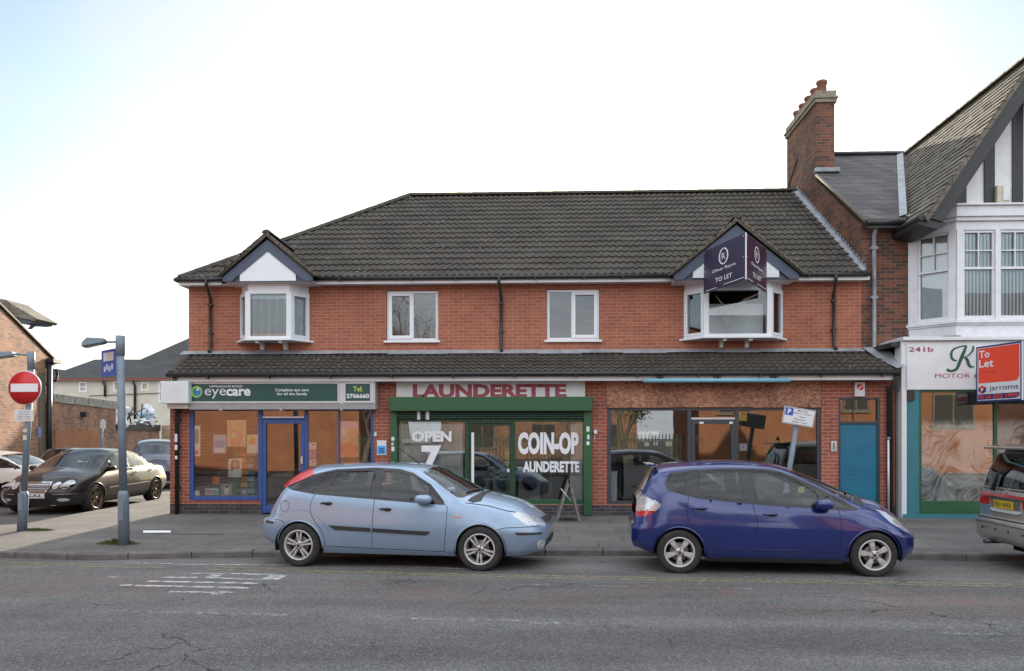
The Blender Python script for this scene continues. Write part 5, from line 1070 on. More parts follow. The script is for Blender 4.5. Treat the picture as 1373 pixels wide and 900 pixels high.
def rag(par, c, r, n, mat, name='rag'):
    g = random.Random(n); bm = bmesh.new(); bmesh.ops.create_icosphere(bm, subdivisions=3, radius=1)
    for v in bm.verts:
        k = 1 + .45 * math.sin(v.co.x * 5 + n) * math.sin(v.co.z * 6 + n * 2) + g.uniform(-.12, .12); v.co = Vector((v.co.x * r[0] * k, v.co.y * r[1] * k, v.co.z * r[2] * k)) + Vector(c)
    me = bpy.data.meshes.new(name); bm.to_mesh(me); bm.free(); me.materials.append(mat); return link(name, me, par)
rag(cl, A(8.5, 2.8), (.3, .2, .55), 1, M['letw']); rag(cl, A(13.1, 3.05), (.4, .2, .5), 2, M['letw']); rag(cl, A(11.6, 2.6), (.35, .2, .15), 3, M['signw']); rag(cl, A(12.3, 2.8), (.25, .2, .3), 5, simple('blue_rag', (.3, .42, .5), .8))
# far cream block
cb = empty('cream_building', (X(190, 46), 46, 0), 'long cream rendered building with dark hipped roof behind the yard wall', 'building')
Yc = 46.; ze = Z(510, Yc, 180)
def cz(py): return Z(py, Yc, 180)
wins = [(X(106, Yc), X(117, Yc), cz(526), cz(512)), (X(152, Yc), X(166, Yc), cz(525), cz(511.5)), (X(189.5, Yc), X(199.5, Yc), cz(524), cz(512.5)), (X(212.5, Yc), X(222, Yc), cz(540), cz(512))]
wall_holes(X(60, Yc), X(420, Yc), 0, ze, wins, Yc, .25).build('wall', M['render'], cb)
for wq in wins:
    m = MB(); ring(m, wq[0], wq[1], wq[2], wq[3], Yc - .03, Yc + .1, .09); 
    if wq is wins[0] or wq is wins[3]: m.box(wq[0], Yc, (wq[2] + wq[3]) / 2 - .04, wq[1], Yc + .08, (wq[2] + wq[3]) / 2 + .04)
    f_ = m.build('window', M['white'], cb); boxes('pane', [(wq[0] + .08, Yc + .05, wq[2] + .08, wq[1] - .08, Yc + .07, wq[3] - .08)], simple('drawn_blind_%d' % int(wq[0] * 10), (.5, .42, .28), .7), f_)
boxes('fascia', [(X(60, Yc), Yc - .3, ze - .02, X(420, Yc), Yc - .25, ze + .13)], simple('red_brown_fascia', (.24, .09, .06), .6), cb)
boxes('soffit', [(X(60, Yc), Yc - .25, ze - .0, X(420, Yc), Yc, ze + .03)], M['white'], cb)
m = MB(); y_ = Yc - .33; ya_ = Yc + 4.5; yb_ = Yc + 9
e = [(X(55, y_), y_, ze + .1), (X(430, y_), y_, ze + .1), (X(400, yb_), yb_, Z(380, yb_, 400)), (X(188, ya_), ya_, Z(482, ya_, 188)), (X(127, ya_), ya_, Z(482, ya_, 127)), (X(253, yb_ - 1.5), yb_ - 1.5, Z(453.5, yb_ - 1.5, 253)), (X(60, ya_ + 4), ya_ + 4, ze)]
m.add(e, [(0, 1, 3, 4), (1, 5, 3), (1, 2, 5), (0, 4, 6)]); m.build('roof', rooftile('far_roof', (.05, .052, .055), .25), cb)
for p, yb2 in ((142, 532), (182, 562)):
    m = MB(); m.tube([(X(p - 2, Yc), Yc - .25, ze), (X(p, Yc), Yc - .1, ze - .35), (X(p, Yc), Yc - .1, Z(yb2, Yc, p))], .07, 8); m.build('downpipe', M['black'], cb)
m = MB(); m.tube([(X(120, Yc), Yc - .05, Z(531, Yc, 150)), (X(222, Yc), Yc - .05, Z(527, Yc, 150))], .02, 5); m.build('wire', M['black'], cb)
# distant rooftops at the far end of the side street
for i, (pa, pb, yt, Yf, lab) in enumerate(((70, 80, 487, 60, 'small dark roofed house just seen beyond the gable downpipe'),)):
    r = empty('distant_house', (X((pa + pb) / 2, Yf), Yf, 0), lab, 'house'); boxes('wall', [(X(pa - 6, Yf), Yf, 0, X(pb + 20, Yf), Yf + 5, Z(503, Yf, 75))], M['brick_old'], r)
    m = MB(); m.prism([(X(pa - 8, Yf), Z(503, Yf, 75)), (X(pb + 22, Yf), Z(503, Yf, 75)), (X(pb + 5, Yf), Z(496, Yf, 75)), (X(pa - 2, Yf), Z(494, Yf, 75))], Yf - .2, Yf + 5.2); m.build('roof', M['slate'], r)

# ================================================================== STREET FURNITURE
def pole_thing(name, label, cat, base, top, zsl, r1, r2):
    r = empty(name, base, label, cat); b = Vector(base); t = Vector(top); d = (t - b) / (t.z - b.z); at = lambda z: b + d * (z - b.z)
    m = MB(); m.tube([at(b.z - .05), at(zsl - .05), at(zsl), at(zsl + .05)], r1, 14, rs=[r1, r1, r1 * .95, r2 * 1.02]); m.tube([at(zsl + .02), t - Vector((0, 0, .3))], r2, 14); m.tube([t - Vector((0, 0, .32)), t], r2 * 1.18, 14); m.build('post', M['pole'], r)
    m = MB(); m.obox(at(b.z + .55) + Vector((0, -r1, 0)), XU, ZU, (0, 1, 0), .045, .16, .012); m.build('access_door', M['pole'], r, bevel=.004)
    return r, at
def lamp_head(par, c, U, Ln, wdt, mat):
    U = Vector(U).normalized(); Nn = Vector((-U.y, U.x, 0)).normalized(); Vz = U.cross(Nn); c = Vector(c); m = MB()
    def P(a, b, h): return c + U * a + Nn * b + Vector((0, 0, 1)) * h
    top = [P(0, -.4 * wdt, .06), P(Ln * .75, -.5 * wdt, .09), P(Ln, -.32 * wdt, .02), P(Ln, .32 * wdt, .02), P(Ln * .75, .5 * wdt, .09), P(0, .4 * wdt, .06)]
    bot = [P(0, -.45 * wdt, -.01), P(Ln * .78, -.55 * wdt, -.05), P(Ln * 1.02, -.35 * wdt, -.055), P(Ln * 1.02, .35 * wdt, -.055), P(Ln * .78, .55 * wdt, -.05), P(0, .45 * wdt, -.01)]
    m.add(top + bot, [tuple(range(6)), tuple(range(11, 5, -1))] + [(i, i + 6, (i + 1) % 6 + 6, (i + 1) % 6) for i in range(6)]); h = m.build('lamp_head', mat, par, bevel=.012)
    m = MB(); m.add([P(.06, -.36 * wdt, -.022), P(Ln * .8, -.44 * wdt, -.058), P(Ln * .96, -.28 * wdt, -.062), P(Ln * .96, .28 * wdt, -.062), P(Ln * .8, .44 * wdt, -.058), P(.06, .36 * wdt, -.022)], [tuple(range(6))]); m.build('diffuser', simple('lamp_diffuser' + par.name, (.42, .38, .28), .3), h)
bx_, by_ = G(29.5, 711.5, .1)
r, at = pole_thing('sign_post', 'leaning grey post with red no-entry disc and small lamp, at the left kerb', 'road sign', (bx_, by_, .09), (bx_ + .16, by_ + .02, 3.40), .78, .085, .055)
c = at(2.73) + Vector((-.03, -.09, 0))
def rdisc(name, c, r0, r1, mat, par, th):
    m = MB(); m.lathe([(0, 0), (r1, 0), (r1, th), (0, th)], (c.x, c.y, c.z), 'y', 40); 
    return m.build(name, mat, par)
d0 = rdisc('disc_rim', c, 0, .315, M['signw'], r, .012); rdisc('disc', c - Vector((0, .003, 0)), 0, .302, M['redp'], r, .004)
boxes('bar', [(c.x - .255, c.y - .009, c.z - .075, c.x + .255, c.y - .0035, c.z + .075)], M['letw'], r)
cp = at(2.22) + Vector((-.02, -.08, 0)); boxes('sub_plate', [(cp.x - .18, cp.y, cp.z - .105, cp.x + .18, cp.y + .01, cp.z + .105)], M['signw'], r)
for k, s in enumerate(('No loading', 'Mon-Fri', '7.30am - 9.30am', '4.00pm - 6.30pm')): text('lettering', s, (cp.x, cp.y, cp.z), XU, ZU, -.1 - .03 * (k > 1), .1 + .03 * (k > 1), .055 - .044 * k, .082 - .044 * k, M['black'], r, .002)
for z, h in ((1.98, .07), (1.86, .09)): q_ = at(z); boxes('sticker', [(q_.x - .035, q_.y - .062, z - h, q_.x + .035, q_.y - .055, z)], simple('sticker_cream_%d' % int(z * 100), (.6, .55, .4), .5), r)
m = MB(); m.tube([at(3.34), at(3.36) + Vector((-.32, -.02, 0))], .018, 8); m.build('arm', M['pole'], r); lamp_head(r, at(3.33) + Vector((-.3, -.02, 0)), (-1, -.25, -.06), .44, .26, M['pole'])
bx_, by_ = G(166.5, 729, .09)
r, at = pole_thing('street_lamp', 'grey post with box lamp and edge-on blue sign, beside the shop corner', 'street lamp', (bx_, by_, .08), (bx_ - .065, by_, 3.47), .9, .085, .06)
m = MB(); m.tube([at(3.37), at(3.37) + Vector((-.28, 0, .0))], .018, 8); m.build('arm', M['pole'], r); lamp_head(r, at(3.36) + Vector((-.25, 0, 0)), (-1, -.35, -.1), .33, .3, M['pole'])
U = Vector((-.40, .33, 0)).normalized(); c = at(3.05) + Vector((-.07, .0, 0)); Nn = Vector((-U.y, -abs(U.x), 0)).normalized() if False else Vector((-U.y, U.x, 0))
m = MB(); m.obox(c + U * .30, U, ZU, Nn, .31, .22, .006); bp_ = m.build('sign_plate', M['bluesign'], r)
m = MB(); m.obox(c + U * .31 + Nn * .008 + Vector((0, 0, .1)), U, ZU, Nn, .2, .07, .002); m.build('white_print', M['signw'], bp_)
for k in range(4): m = MB(); m.obox(c + U * (.16 + .1 * k) + Nn * .008 + Vector((0, 0, -.07 - .03 * (k % 2))), U, ZU, Nn, .03, .045, .002); m.build('white_print', M['signw'], bp_)
# parking sign on a bent post near the boarded shop
bx_, by_ = 5.32, 15.35; t1 = Vector((X(1071, by_), by_, Z(562, by_, 1071)))
gz0 = .11; b1 = Vector((X(1046.5, by_), by_, gz0))
r = empty('parking_sign', tuple(b1), 'tilted white parking restriction sign on a leaning grey post behind the blue hatchback', 'road sign')
m = MB(); m.tube([b1, t1 + Vector((0, .03, .12))], .05, 12); m.build('post', M['pole'], r)
ax = (t1 - b1).normalized(); U = Vector((ax.z, 0, -ax.x)); c = Vector((X(1071, by_ - .07), by_ - .07, Z(559, by_, 1071)))
m = MB(); m.obox(c, U, ax, (0, 1, 0), .3, .165, .006); pl_ = m.build('plate', M['signw'], r)
O2 = c - Vector((0, .007, 0))
for rc in (((-.29, -.155), (.29, -.155), (.29, -.148), (-.29, -.148)), ((-.29, .148), (.29, .148), (.29, .155), (-.29, .155)), ((-.29, -.148), (-.283, -.148), (-.283, .148), (-.29, .148)), ((.283, -.148), (.29, -.148), (.29, .148), (.283, .148))): flat('border', rc, O2, U, ax, M['black'], pl_, .002)
flat('blue_square', rect(-.27, -.12, .0, .14), O2, U, ax, M['bluesign'], pl_, .002); text('lettering', 'P', O2, U, ax, -.225, -.165, .02, .12, M['letw'], pl_, .004, .03)
for k, (s, w_) in enumerate((('Mon-Sat', .1), ('8.30am - 6.00pm', .17), ('1 hour', .07), ('No return', .11), ('within 1 hour', .15))): text('lettering', s, O2, U, ax, (.06 if k < 3 else .03) - w_, (.06 if k < 3 else .03) + w_, .1 - .055 * k, .13 - .055 * k, M['black'], pl_, .003, .005)
# A-board, folding, seen from the side
fx_, fy_ = G(762, 699, .13); r = empty('pavement_board', (fx_, fy_ + .3, .13), 'dark folding A-frame board standing on the pavement by the launderette', 'A-board')
hA = .82; spn = .235
for s_ in (-1, 1):
    t_ = Vector((fx_ + .02, 0, .13 + hA)); b_ = Vector((fx_ + s_ * spn, 0, .13)); m = MB()
    for yy in (fy_, fy_ + .56): m.obox((t_ + b_) / 2 + Vector((0, yy, 0)), (t_ - b_).normalized(), (0, 1, 0), (t_ - b_).normalized().cross(Vector((0, 1, 0))), (t_ - b_).length / 2, .022, .026)
    m.build('side_rail', simple('weathered_wood_%d' % s_, (.15, .15, .14), .8, var=.4, scale=14), r)
    m = MB(); m.obox((t_ + b_) / 2 + Vector((0, fy_ + .28, .02)), (t_ - b_).normalized(), (0, 1, 0), (t_ - b_).normalized().cross(Vector((0, 1, 0))), (t_ - b_).length / 2 - .06, .27, .008); m.build('board_face', M['innerd'], r)
m = MB(); m.tube([(fx_ - .15, fy_ - .02, .13 + .66), (fx_ + .06, fy_ - .02, .13 + .4)], .01, 6); m.build('stay', M['alu'], r)
r = empty('pipe_stand', (X(1191.5, 16.7), 16.7, .13), 'thin grey galvanised pipe standing by the brick pier near the teal door', 'pipe'); m = MB(); m.tube([(X(1191.5, 16.6), 16.6, .12), (X(1191, 16.6), 16.6, Z(590, 16.6, 1191))], .022, 10); m.build('pipe', M['alu'], r); m = MB(); m.tube([(X(1189.5, 16.6), 16.6, Z(588, 16.6, 1191)), (X(1193, 16.6), 16.6, Z(588, 16.6, 1191))], .03, 8); m.build('clip', M['pole'], r)
r = empty('small_sign', (X(136, 27), 27, 0), 'small white plate on a thin grey post against the yard wall', 'road sign'); m = MB(); m.tube([(X(136.5, 27), 27, 0), (X(136.5, 27), 27, Z(562, 27, 136))], .045, 8); m.build('post', M['pole'], r); boxes('plate', [(X(136, 27), 26.92, Z(575, 27, 139), X(143, 27), 26.94, Z(564, 27, 139))], M['signw'], r)
# grass at the posts
def tuft(name, cx, cy, rx, ry, n, h, lab, seed):
    g = random.Random(seed); m = MB()
    for _ in range(n):
        a = g.uniform(0, 6.28); q_ = g.random() ** .6; x = cx + math.cos(a) * q_ * rx; y = cy + math.sin(a) * q_ * ry; z = zpav(x, y); hh = h * (1 - q_ * .7) * g.uniform(.4, 1.2); l = Vector((g.uniform(-.6, .6), g.uniform(-.6, .6), 1)) * hh; w_ = g.uniform(.002, .006)
        m.add([(x - w_, y, z), (x + w_, y, z), (x + l.x * .5 + w_, y + l.y * .5, z + l.z * .7), (x + l.x, y + l.y, z + l.z)], [(0, 1, 2), (0, 2, 3)])
    o = m.build(name, M['grass'], None, fix=False); tag(o, lab, 'grass', kind='stuff')
x, y = G(45, 711, .1); tuft('grass', x + .05, y, .34, .12, 700, .06, 'sunlit green grass at the foot of the no-entry post', 1)
x, y = G(163, 729, .09); tuft('grass', x - .1, y + .06, .36, .11, 800, .11, 'green weeds round the foot of the grey lamp post', 2)

# ================================================================== INSIDE THE SHOPS
def poster(label, a, b, c, e, cols, Yp=Yg + .075, cat='poster', name='poster', tilt=0, group=None):
    """cols: list of (x0,x1,y0,y1 in 0..1 from the top left, colour)"""
    p = (a + b) / 2; x0, x1, z0, z1 = X(a, Yp), X(b, Yp), Z(e, Yp, p), Z(c, Yp, p); m = MB(); mats = []
    m.box(x0, Yp, z0, x1, Yp + .003, z1, 0); mats.append(paper(cols[0]))
    for (u0, u1, v0, v1, cc) in cols[1:]:
        mats.append(paper(cc)); i = len(mats) - 1; N_ = 18 if isinstance(u1, str) else 0
        if N_:      # ellipse: u0=cx, v0,v1 radii packed
            pass
        xa_, xb_, za_, zb_ = x0 + (x1 - x0) * u0, x0 + (x1 - x0) * u1, z1 - (z1 - z0) * v1, z1 - (z1 - z0) * v0
        n = 14; cx_, cz_ = (xa_ + xb_) / 2, (za_ + zb_) / 2; rx, rz = (xb_ - xa_) / 2, (zb_ - za_) / 2; ex = .5 if i % 2 else 1.
        pts = [(cx_ + rx * abs(math.cos(t)) ** ex * (1 if math.cos(t) >= 0 else -1), Yp - .0008 * i, cz_ + rz * abs(math.sin(t)) ** ex * (1 if math.sin(t) >= 0 else -1)) for t in [2 * math.pi * k / n for k in range(n)]]
        m.add(pts, [tuple(range(n))], i)
    o = m.build(name, mats, None, fix=False); tag(o, label, cat, group); return o
PAP = {}
def paper(c):
    if c not in PAP: PAP[c] = simple('print_%d_%d_%d' % c, lin(c), .5, var=.12, scale=14)
    return PAP[c]
poster('pale blue poster in the left optician window', 286, 303.5, 583, 608, [(150, 190, 225), (.0, .9, .3, .7, (110, 150, 205)), (.1, .9, .72, .95, (225, 225, 235))])
poster('large peach poster high in the left optician window', 304.5, 330, 563.5, 599, [(240, 190, 140), (.15, .8, .4, .95, (235, 160, 120)), (.2, .5, .5, .65, (245, 225, 205))])
poster('cream and orange poster beside the blue door frame', 331, 346, 583, 608, [(240, 220, 190), (.2, .85, .15, .5, (235, 165, 80)), (.1, .9, .6, .9, (245, 235, 225))])
poster('portrait photo card with long brown hair, mid left optician window', 306, 324, 615, 640, [(225, 225, 228), (.2, .85, .08, .75, (120, 80, 62)), (.35, .7, .15, .5, (215, 170, 150)), (.3, .95, .55, .98, (235, 238, 242))])
poster('tall white, blue and red poster at the left edge of window', 260, 268.5, 571, 612, [(235, 238, 242), (.2, .75, .1, .6, (60, 120, 150)), (.1, .8, .8, .95, (190, 60, 60))])
poster('black and white face card low in the optician window', 296, 311, 649.5, 664.5, [(150, 160, 165), (.3, .75, .1, .9, (225, 225, 225)), (.35, .7, .1, .35, (60, 60, 65))])
poster('small blue tinted photo card at the bottom of the window', 322, 332.5, 655, 664.5, [(90, 130, 150), (.3, .7, .2, .8, (215, 180, 165))])
poster('wide pastel leaflet standing low in the optician window', 275, 293, 655, 664, [(200, 205, 215), (.1, .5, .2, .8, (210, 120, 130)), (.5, .95, .2, .9, (120, 170, 190))])
poster('white card in the bottom left corner of the window', 260, 268, 658, 664.5, [(230, 230, 232)])
poster('orange diamond sticker in the left optician window', 285, 294.5, 639.5, 649, [(225, 110, 60), (.0, 1., .0, 1., (228, 116, 62))])
ps = poster('pink and orange free offer poster in the right optician window', 454, 480.5, 565, 613, [(235, 180, 150), (0, 1, .0, .2, (225, 190, 205)), (.45, .95, .2, .65, (238, 170, 110)), (.1, .4, .2, .42, (240, 205, 190)), (0, 1, .6, 1, (235, 120, 80))])
text('lettering', 'FREE', (0, Yg + .069, 0), XU, ZU, X(456, Yg), X(467, Yg), Z(589.5, Yg, 460), Z(585, Yg, 460), M['letw'], ps, .001, .03)
for k, (c_, e_, cc) in enumerate(((593.5, 603, (220, 215, 215)), (604, 615, (170, 130, 190)), (616, 625, (215, 210, 225)))): poster(['white notice, top of the three stacked beside the door', 'lilac notice, middle of the three stacked beside the door', 'pale notice, lowest of the three stacked beside the door'][k], 412.8, 424, c_, e_, [cc, (.5, .8, .2, .4, (70, 60, 90))], group='notices stacked in the optician window', name='notice', cat='notice')
poster('white notice with red heading in the boarded shop window', 855.5, 871, 576.5, 587, [(225, 222, 210), (0, 1, 0, .25, (150, 60, 60))], name='notice', cat='notice')
poster('white two-line notice right of the red-headed notice', 872.5, 883.5, 578, 585, [(228, 226, 215), (.1, .9, .7, .85, (120, 120, 110))], name='notice', cat='notice')
poster('small square paper below the red-headed notice', 864, 870.5, 593, 598.5, [(222, 222, 205)], name='notice', cat='notice')
poster('crumpled cream paper right of the two slim slips', 892.5, 901, 592, 598.5, [(215, 212, 170)], name='notice', cat='notice')
for a, lb in ((876.2, 'left'), (879.8, 'right')): poster('slim white paper slip, %s one of two side by side' % lb, a, a + 2.4, 592.5, 597.5, [(228, 228, 225)], name='notice', cat='notice', group='paper slips in the boarded shop window')
poster('yellow notice in the top corner of the right boarded window', 991.5, 1001.5, 551.5, 564.5, [(235, 180, 40), (.2, .8, .15, .25, (150, 110, 30))], name='notice', cat='notice')
poster('pale blue notice below the yellow one', 991.5, 1001.5, 595, 604.5, [(200, 212, 235), (.4, .6, .4, .6, (90, 110, 160))], name='notice', cat='notice')
poster('yellowed strip notice with faded print in the launderette window', 538.5, 576.5, 588.5, 594.5, [(215, 215, 190)], name='notice', cat='notice')
poster('small pale green hanging sign inside the launderette window', 603, 622, 567, 571.5, [(200, 220, 200)], name='notice', cat='notice', Yp=Yg + .3)
# net curtain behind the left launderette pane
m_, N, Lk, P = newmat('net_curtain'); P.inputs['Base Color'].default_value = (.72, .76, .78, 1); P.inputs['Roughness'].default_value = .9; t = N.new('ShaderNodeBsdfTransparent'); mi = N.new('ShaderNodeMixShader'); mi.inputs[0].default_value = .6
Lk(t.outputs[0], mi.inputs[1]); Lk(P.outputs[0], mi.inputs[2]); Lk(mi.outputs[0], N['Material Output'].inputs['Surface'])
def net(label, a, b, c, e, Yp):
    m = MB(); n = 40; x0, x1 = X(a, Yp), X(b, Yp); z0, z1 = Z(e, Yp), Z(c, Yp); vv = []
    for i in range(n + 1): x = x0 + (x1 - x0) * i / n; yy = Yp + .012 * math.sin(i * 1.4) + .006 * math.sin(i * 3.1); vv += [(x, yy, z0), (x, yy, z1)]
    m.add(vv, [(2 * i, 2 * i + 2, 2 * i + 3, 2 * i + 1) for i in range(n)], 0, True); o = m.build('net_curtain', MATS['net_curtain'], None, fix=False); tag(o, label, 'curtain')
net('grey white net curtain behind the OPEN lettering', 535, 621, 568, 674, Yg + .16); net('narrow white net curtain at the right edge of the launderette', 764, 781, 567, 672, Yg + .16)
# washing machines along the back wall, a folding table, a shopping bag on wheels, coats
def washer(x, y, lab):
    r = empty('washing_machine', (x, y, .16), lab, 'washing machine', 'washing machines along the launderette wall'); boxes('cabinet', [(x - .3, y, .16, x + .3, y + .55, 1.1)], M['signw'], r, bevel=.015); m = MB(); m.lathe([(.19, y - .03), (.21, y - .02), (.21, y), (.16, y), (.16, y - .02)], (x, 0, .62), 'y', 24); m.build('door_ring', M['alu'], r); m = MB(); m.lathe([(0, y - .03), (.1, y - .025), (.17, y - .005)], (x, 0, .62), 'y', 20); m.build('door_glass', M['black'], r); boxes('control_panel', [(x - .27, y - .012, .95, x + .27, y, 1.06)], M['grey_fr'], r)
for k in range(4): washer(-2.4 + k * .68, 20.6, ['washing machine seen behind the net curtain, leftmost of the row', 'washing machine seen past the left door post', 'washing machine seen through the launderette door', 'washing machine seen under the COIN-OP lettering'][k])
r = empty('shopping_trolley_bag', (X(733, 17.5), 17.5, .16), 'black wheeled shopping bag with a metal handle inside the launderette', 'shopping bag')
x = X(733, 17.5); m = MB(); zt0 = Z(643, 17.5, 733); m.prism([(x - .17, .3), (x + .2, .3), (x + .17, zt0 - .05), (x + .08, zt0), (x - .08, zt0), (x - .13, zt0 - .06)], 17.45, 17.7); m.build('bag', M['black'], r, bevel=.03); m = MB(); m.tube([(x - .1, 17.45, .9), (x - .1, 17.43, zt0 + .2), (x - .07, 17.43, zt0 + .24), (x + .07, 17.43, zt0 + .24), (x + .1, 17.43, zt0 + .2), (x + .1, 17.45, .9)], .012, 8); m.build('handle', M['alu'], r)
for s_ in (-.14, .16): m = MB(); m.lathe([(0, 17.5), (.08, 17.5), (.08, 17.54), (0, 17.54)], (x + s_, 0, .24), 'y', 14); m.build('wheel', M['black'], r)
r = empty('laundry_pile', (X(665, 17.9), 17.9, .9), 'grey bundle of laundry and hi-vis yellow coat seen inside the launderette door', 'laundry')
rag(r, (X(667, 17.9), 17.9, Z(636, 17.9, 667)), (.2, .2, .13), 11, simple('grey_cloth', (.3, .32, .33), .9), 'bundle'); rag(r, (X(681, 18.1), 18.1, Z(615, 18.1, 681)), (.06, .08, .2), 12, simple('hi_vis', (.6, .6, .05), .8), 'hi_vis_coat'); rag(r, (X(662, 18.2), 18.2, Z(608, 18.2, 662)), (.2, .15, .28), 14, simple('dark_cloth', (.03, .035, .045), .9), 'dark_coat'); boxes('table', [(X(650, 18), 17.7, .85, X(684, 18), 18.4, .9), (X(652, 18), 17.75, .16, X(654, 18), 17.8, .85), (X(680, 18), 17.75, .16, X(682, 18), 17.8, .85)], M['inner'], r)
r = empty('white_cabinet', (X(822, 17.3), 17.3, .16), 'low white cabinet behind the left boarded-shop window', 'cabinet'); boxes('body', [(X(815.5, 17.3), 17.25, .3, X(827, 17.3), 17.7, Z(634, 17.3, 822))], M['signw'], r, bevel=.01); boxes('top', [(X(815, 17.3), 17.23, Z(634, 17.3, 822), X(828, 17.3), 17.72, Z(632, 17.3, 822))], M['alu'], r)
r = empty('counter', (X(860, 18), 18, .16), 'grey flat-fronted counter seen through the boarded-shop window', 'counter'); boxes('front', [(X(836, 18), 18, .45, X(888, 18), 18.5, Z(623, 18, 860))], simple('grey_panel', (.2, .2, .19), .6), r, bevel=.01); boxes('worktop', [(X(834, 18), 17.95, Z(623, 18, 860), X(890, 18), 18.55, Z(621.5, 18, 860))], M['black'], r)
r = empty('display_unit', (X(380, 18.3), 18.3, .16), 'tall spectacle display unit inside the optician shop', 'display'); boxes('carcass', [(X(322, 18.6), 18.6, .16, X(345, 18.6), 18.9, 2.3)], M['inner'], r)
for k in range(6): boxes('shelf', [(X(323, 18.4), 18.4, .5 + .3 * k, X(344, 18.4), 18.6, .52 + .3 * k)], M['alu'], r)

g_ = random.Random(4)
for nm_, px0_, cc, lab in (('display_stand', 358, ((30, 110, 60), (60, 150, 80)), 'tall green card display stand inside the optician door'), ('display_stand', 366, ((225, 170, 40), (235, 120, 40)), 'yellow and orange stand of small boxes inside the optician shop'), ('display_stand', 376, ((40, 120, 150), (120, 180, 200)), 'blue stand of small boxes at the right inside the optician shop')):
    px1_ = px0_ - 36; xx = X(px1_, 17.6); r = empty(nm_, (xx, 17.6, .16), lab, 'display stand', 'display stands in the optician window'); boxes('column', [(xx - .07, 17.55, .16, xx + .07, 17.65, Z(600, 17.6, px1_))], M['innerd'], r)
    m = MB()
    for k in range(9): m.box(xx - .09, 17.47, .42 + .14 * k, xx + .09 - g_.random() * .05, 17.55, .52 + .14 * k, k % 2)
    o_ = m.build('stock', [paper(cc[0]), paper(cc[1])], r); o_['kind'] = 'stuff'
r = empty('window_shelf', (X(300, 17.15), 17.15, .7), 'low white display shelf along the foot of the left optician window', 'shelf'); boxes('board', [(X(260, 17.15), 17.02, Z(666.5, 17.1, 300), X(345, 17.15), 17.45, Z(665, 17.1, 300))], M['signw'], r)
# ================================================================== OPPOSITE SIDE OF THE ROAD (it faces the low sun and shows in the glass)
def terrace(x0, x1, y, h, lab, name='brick_building', wins=(), roofh=2.5, mat=None):
    r = empty(name, ((x0 + x1) / 2, y, .1), lab, 'building'); mb = MB(); 
    hs_ = [tuple(w_) for w_ in wins]
    # front faces the road (+y): build as a plain box with window units set proud
    boxes('wall', [(x0, y - 8, .0, x1, y, h)], mat or M['brick_or'], r)
    m = MB(); m.prism([(y - 8.3, h), (y + .3, h), (y - 4, h + roofh)], x0 - .1, x1 + .1, 'x'); m.build('roof', M['slate'], r)
    for w_ in hs_:
        m = MB(); m.box(w_[0], y + .0, w_[2], w_[1], y + .06, w_[3]); f_ = m.build('window', M['stone'], r); nx = 2
        boxes('pane', [(w_[0] + .08 + i * (w_[1] - w_[0] - .08) / nx, y + .055, w_[2] + .08, w_[0] + (i + 1) * (w_[1] - w_[0] - .08) / nx, y + .07, w_[3] - .08) for i in range(nx)], M['innerd'], f_); boxes('sill', [(w_[0] - .1, y, w_[2] - .1, w_[1] + .1, y + .14, w_[2])], M['stone'], f_)
    return r
terrace(-26, -9.6, -6.6, 7.5, 'long orange brick building across the road, seen in the optician glass', wins=[(-24.5, -23, 1, 2.8), (-11.6, -10.6, 4.6, 6.2)])
terrace(8.0, 17.2, -6.8, 6.4, 'brick building across the road, reflected beside the parking sign', wins=[(9.0, 10.6, 3.1, 4.3), (15.3, 16.6, 3.2, 4.6)])
terrace(17.6, 22.3, -6.0, 6.8, 'brick building across the road, reflected in the whitewashed window', wins=[(19.2, 21.2, 2.4, 4.0)])
terrace(22.4, 34, -6.4, 7.4, 'sooty brick building across the road, dark tone standing for shade, right of the orange ones', wins=[(25, 27, 2.4, 4.2)], mat=M['brick_old'])  # dark brick chosen so its colour stands in for shade
terrace(-60, -26.6, -7, 7.2, 'farthest brick terrace on the opposite side, left of the tree', wins=[])
terrace(-8.4, 7.6, -30, 5.5, 'low brick hall far behind the green railings across the road', mat=M['brick_lt'], wins=[(-6, -4, 1, 3), (-1, 1, 1, 3), (4, 6, 1, 3)])
r = empty('railings', (0, -5.2, .1), 'green spiked railings across the road, seen in the boarded shop glass', 'railings')
m = MB()
for k in range(100): x = -9.4 + k * .172; m.box(x - .025, -5.22, .1, x + .025, -5.2, 2.0); 
o_ = m.build('bars', M['dgreen'], r); o_['kind'] = 'stuff'
boxes('rails', [(-9.5, -5.2, .4, 7.9, -5.16, .46), (-9.5, -5.2, 1.7, 7.9, -5.16, 1.76)], M['dgreen'], r)
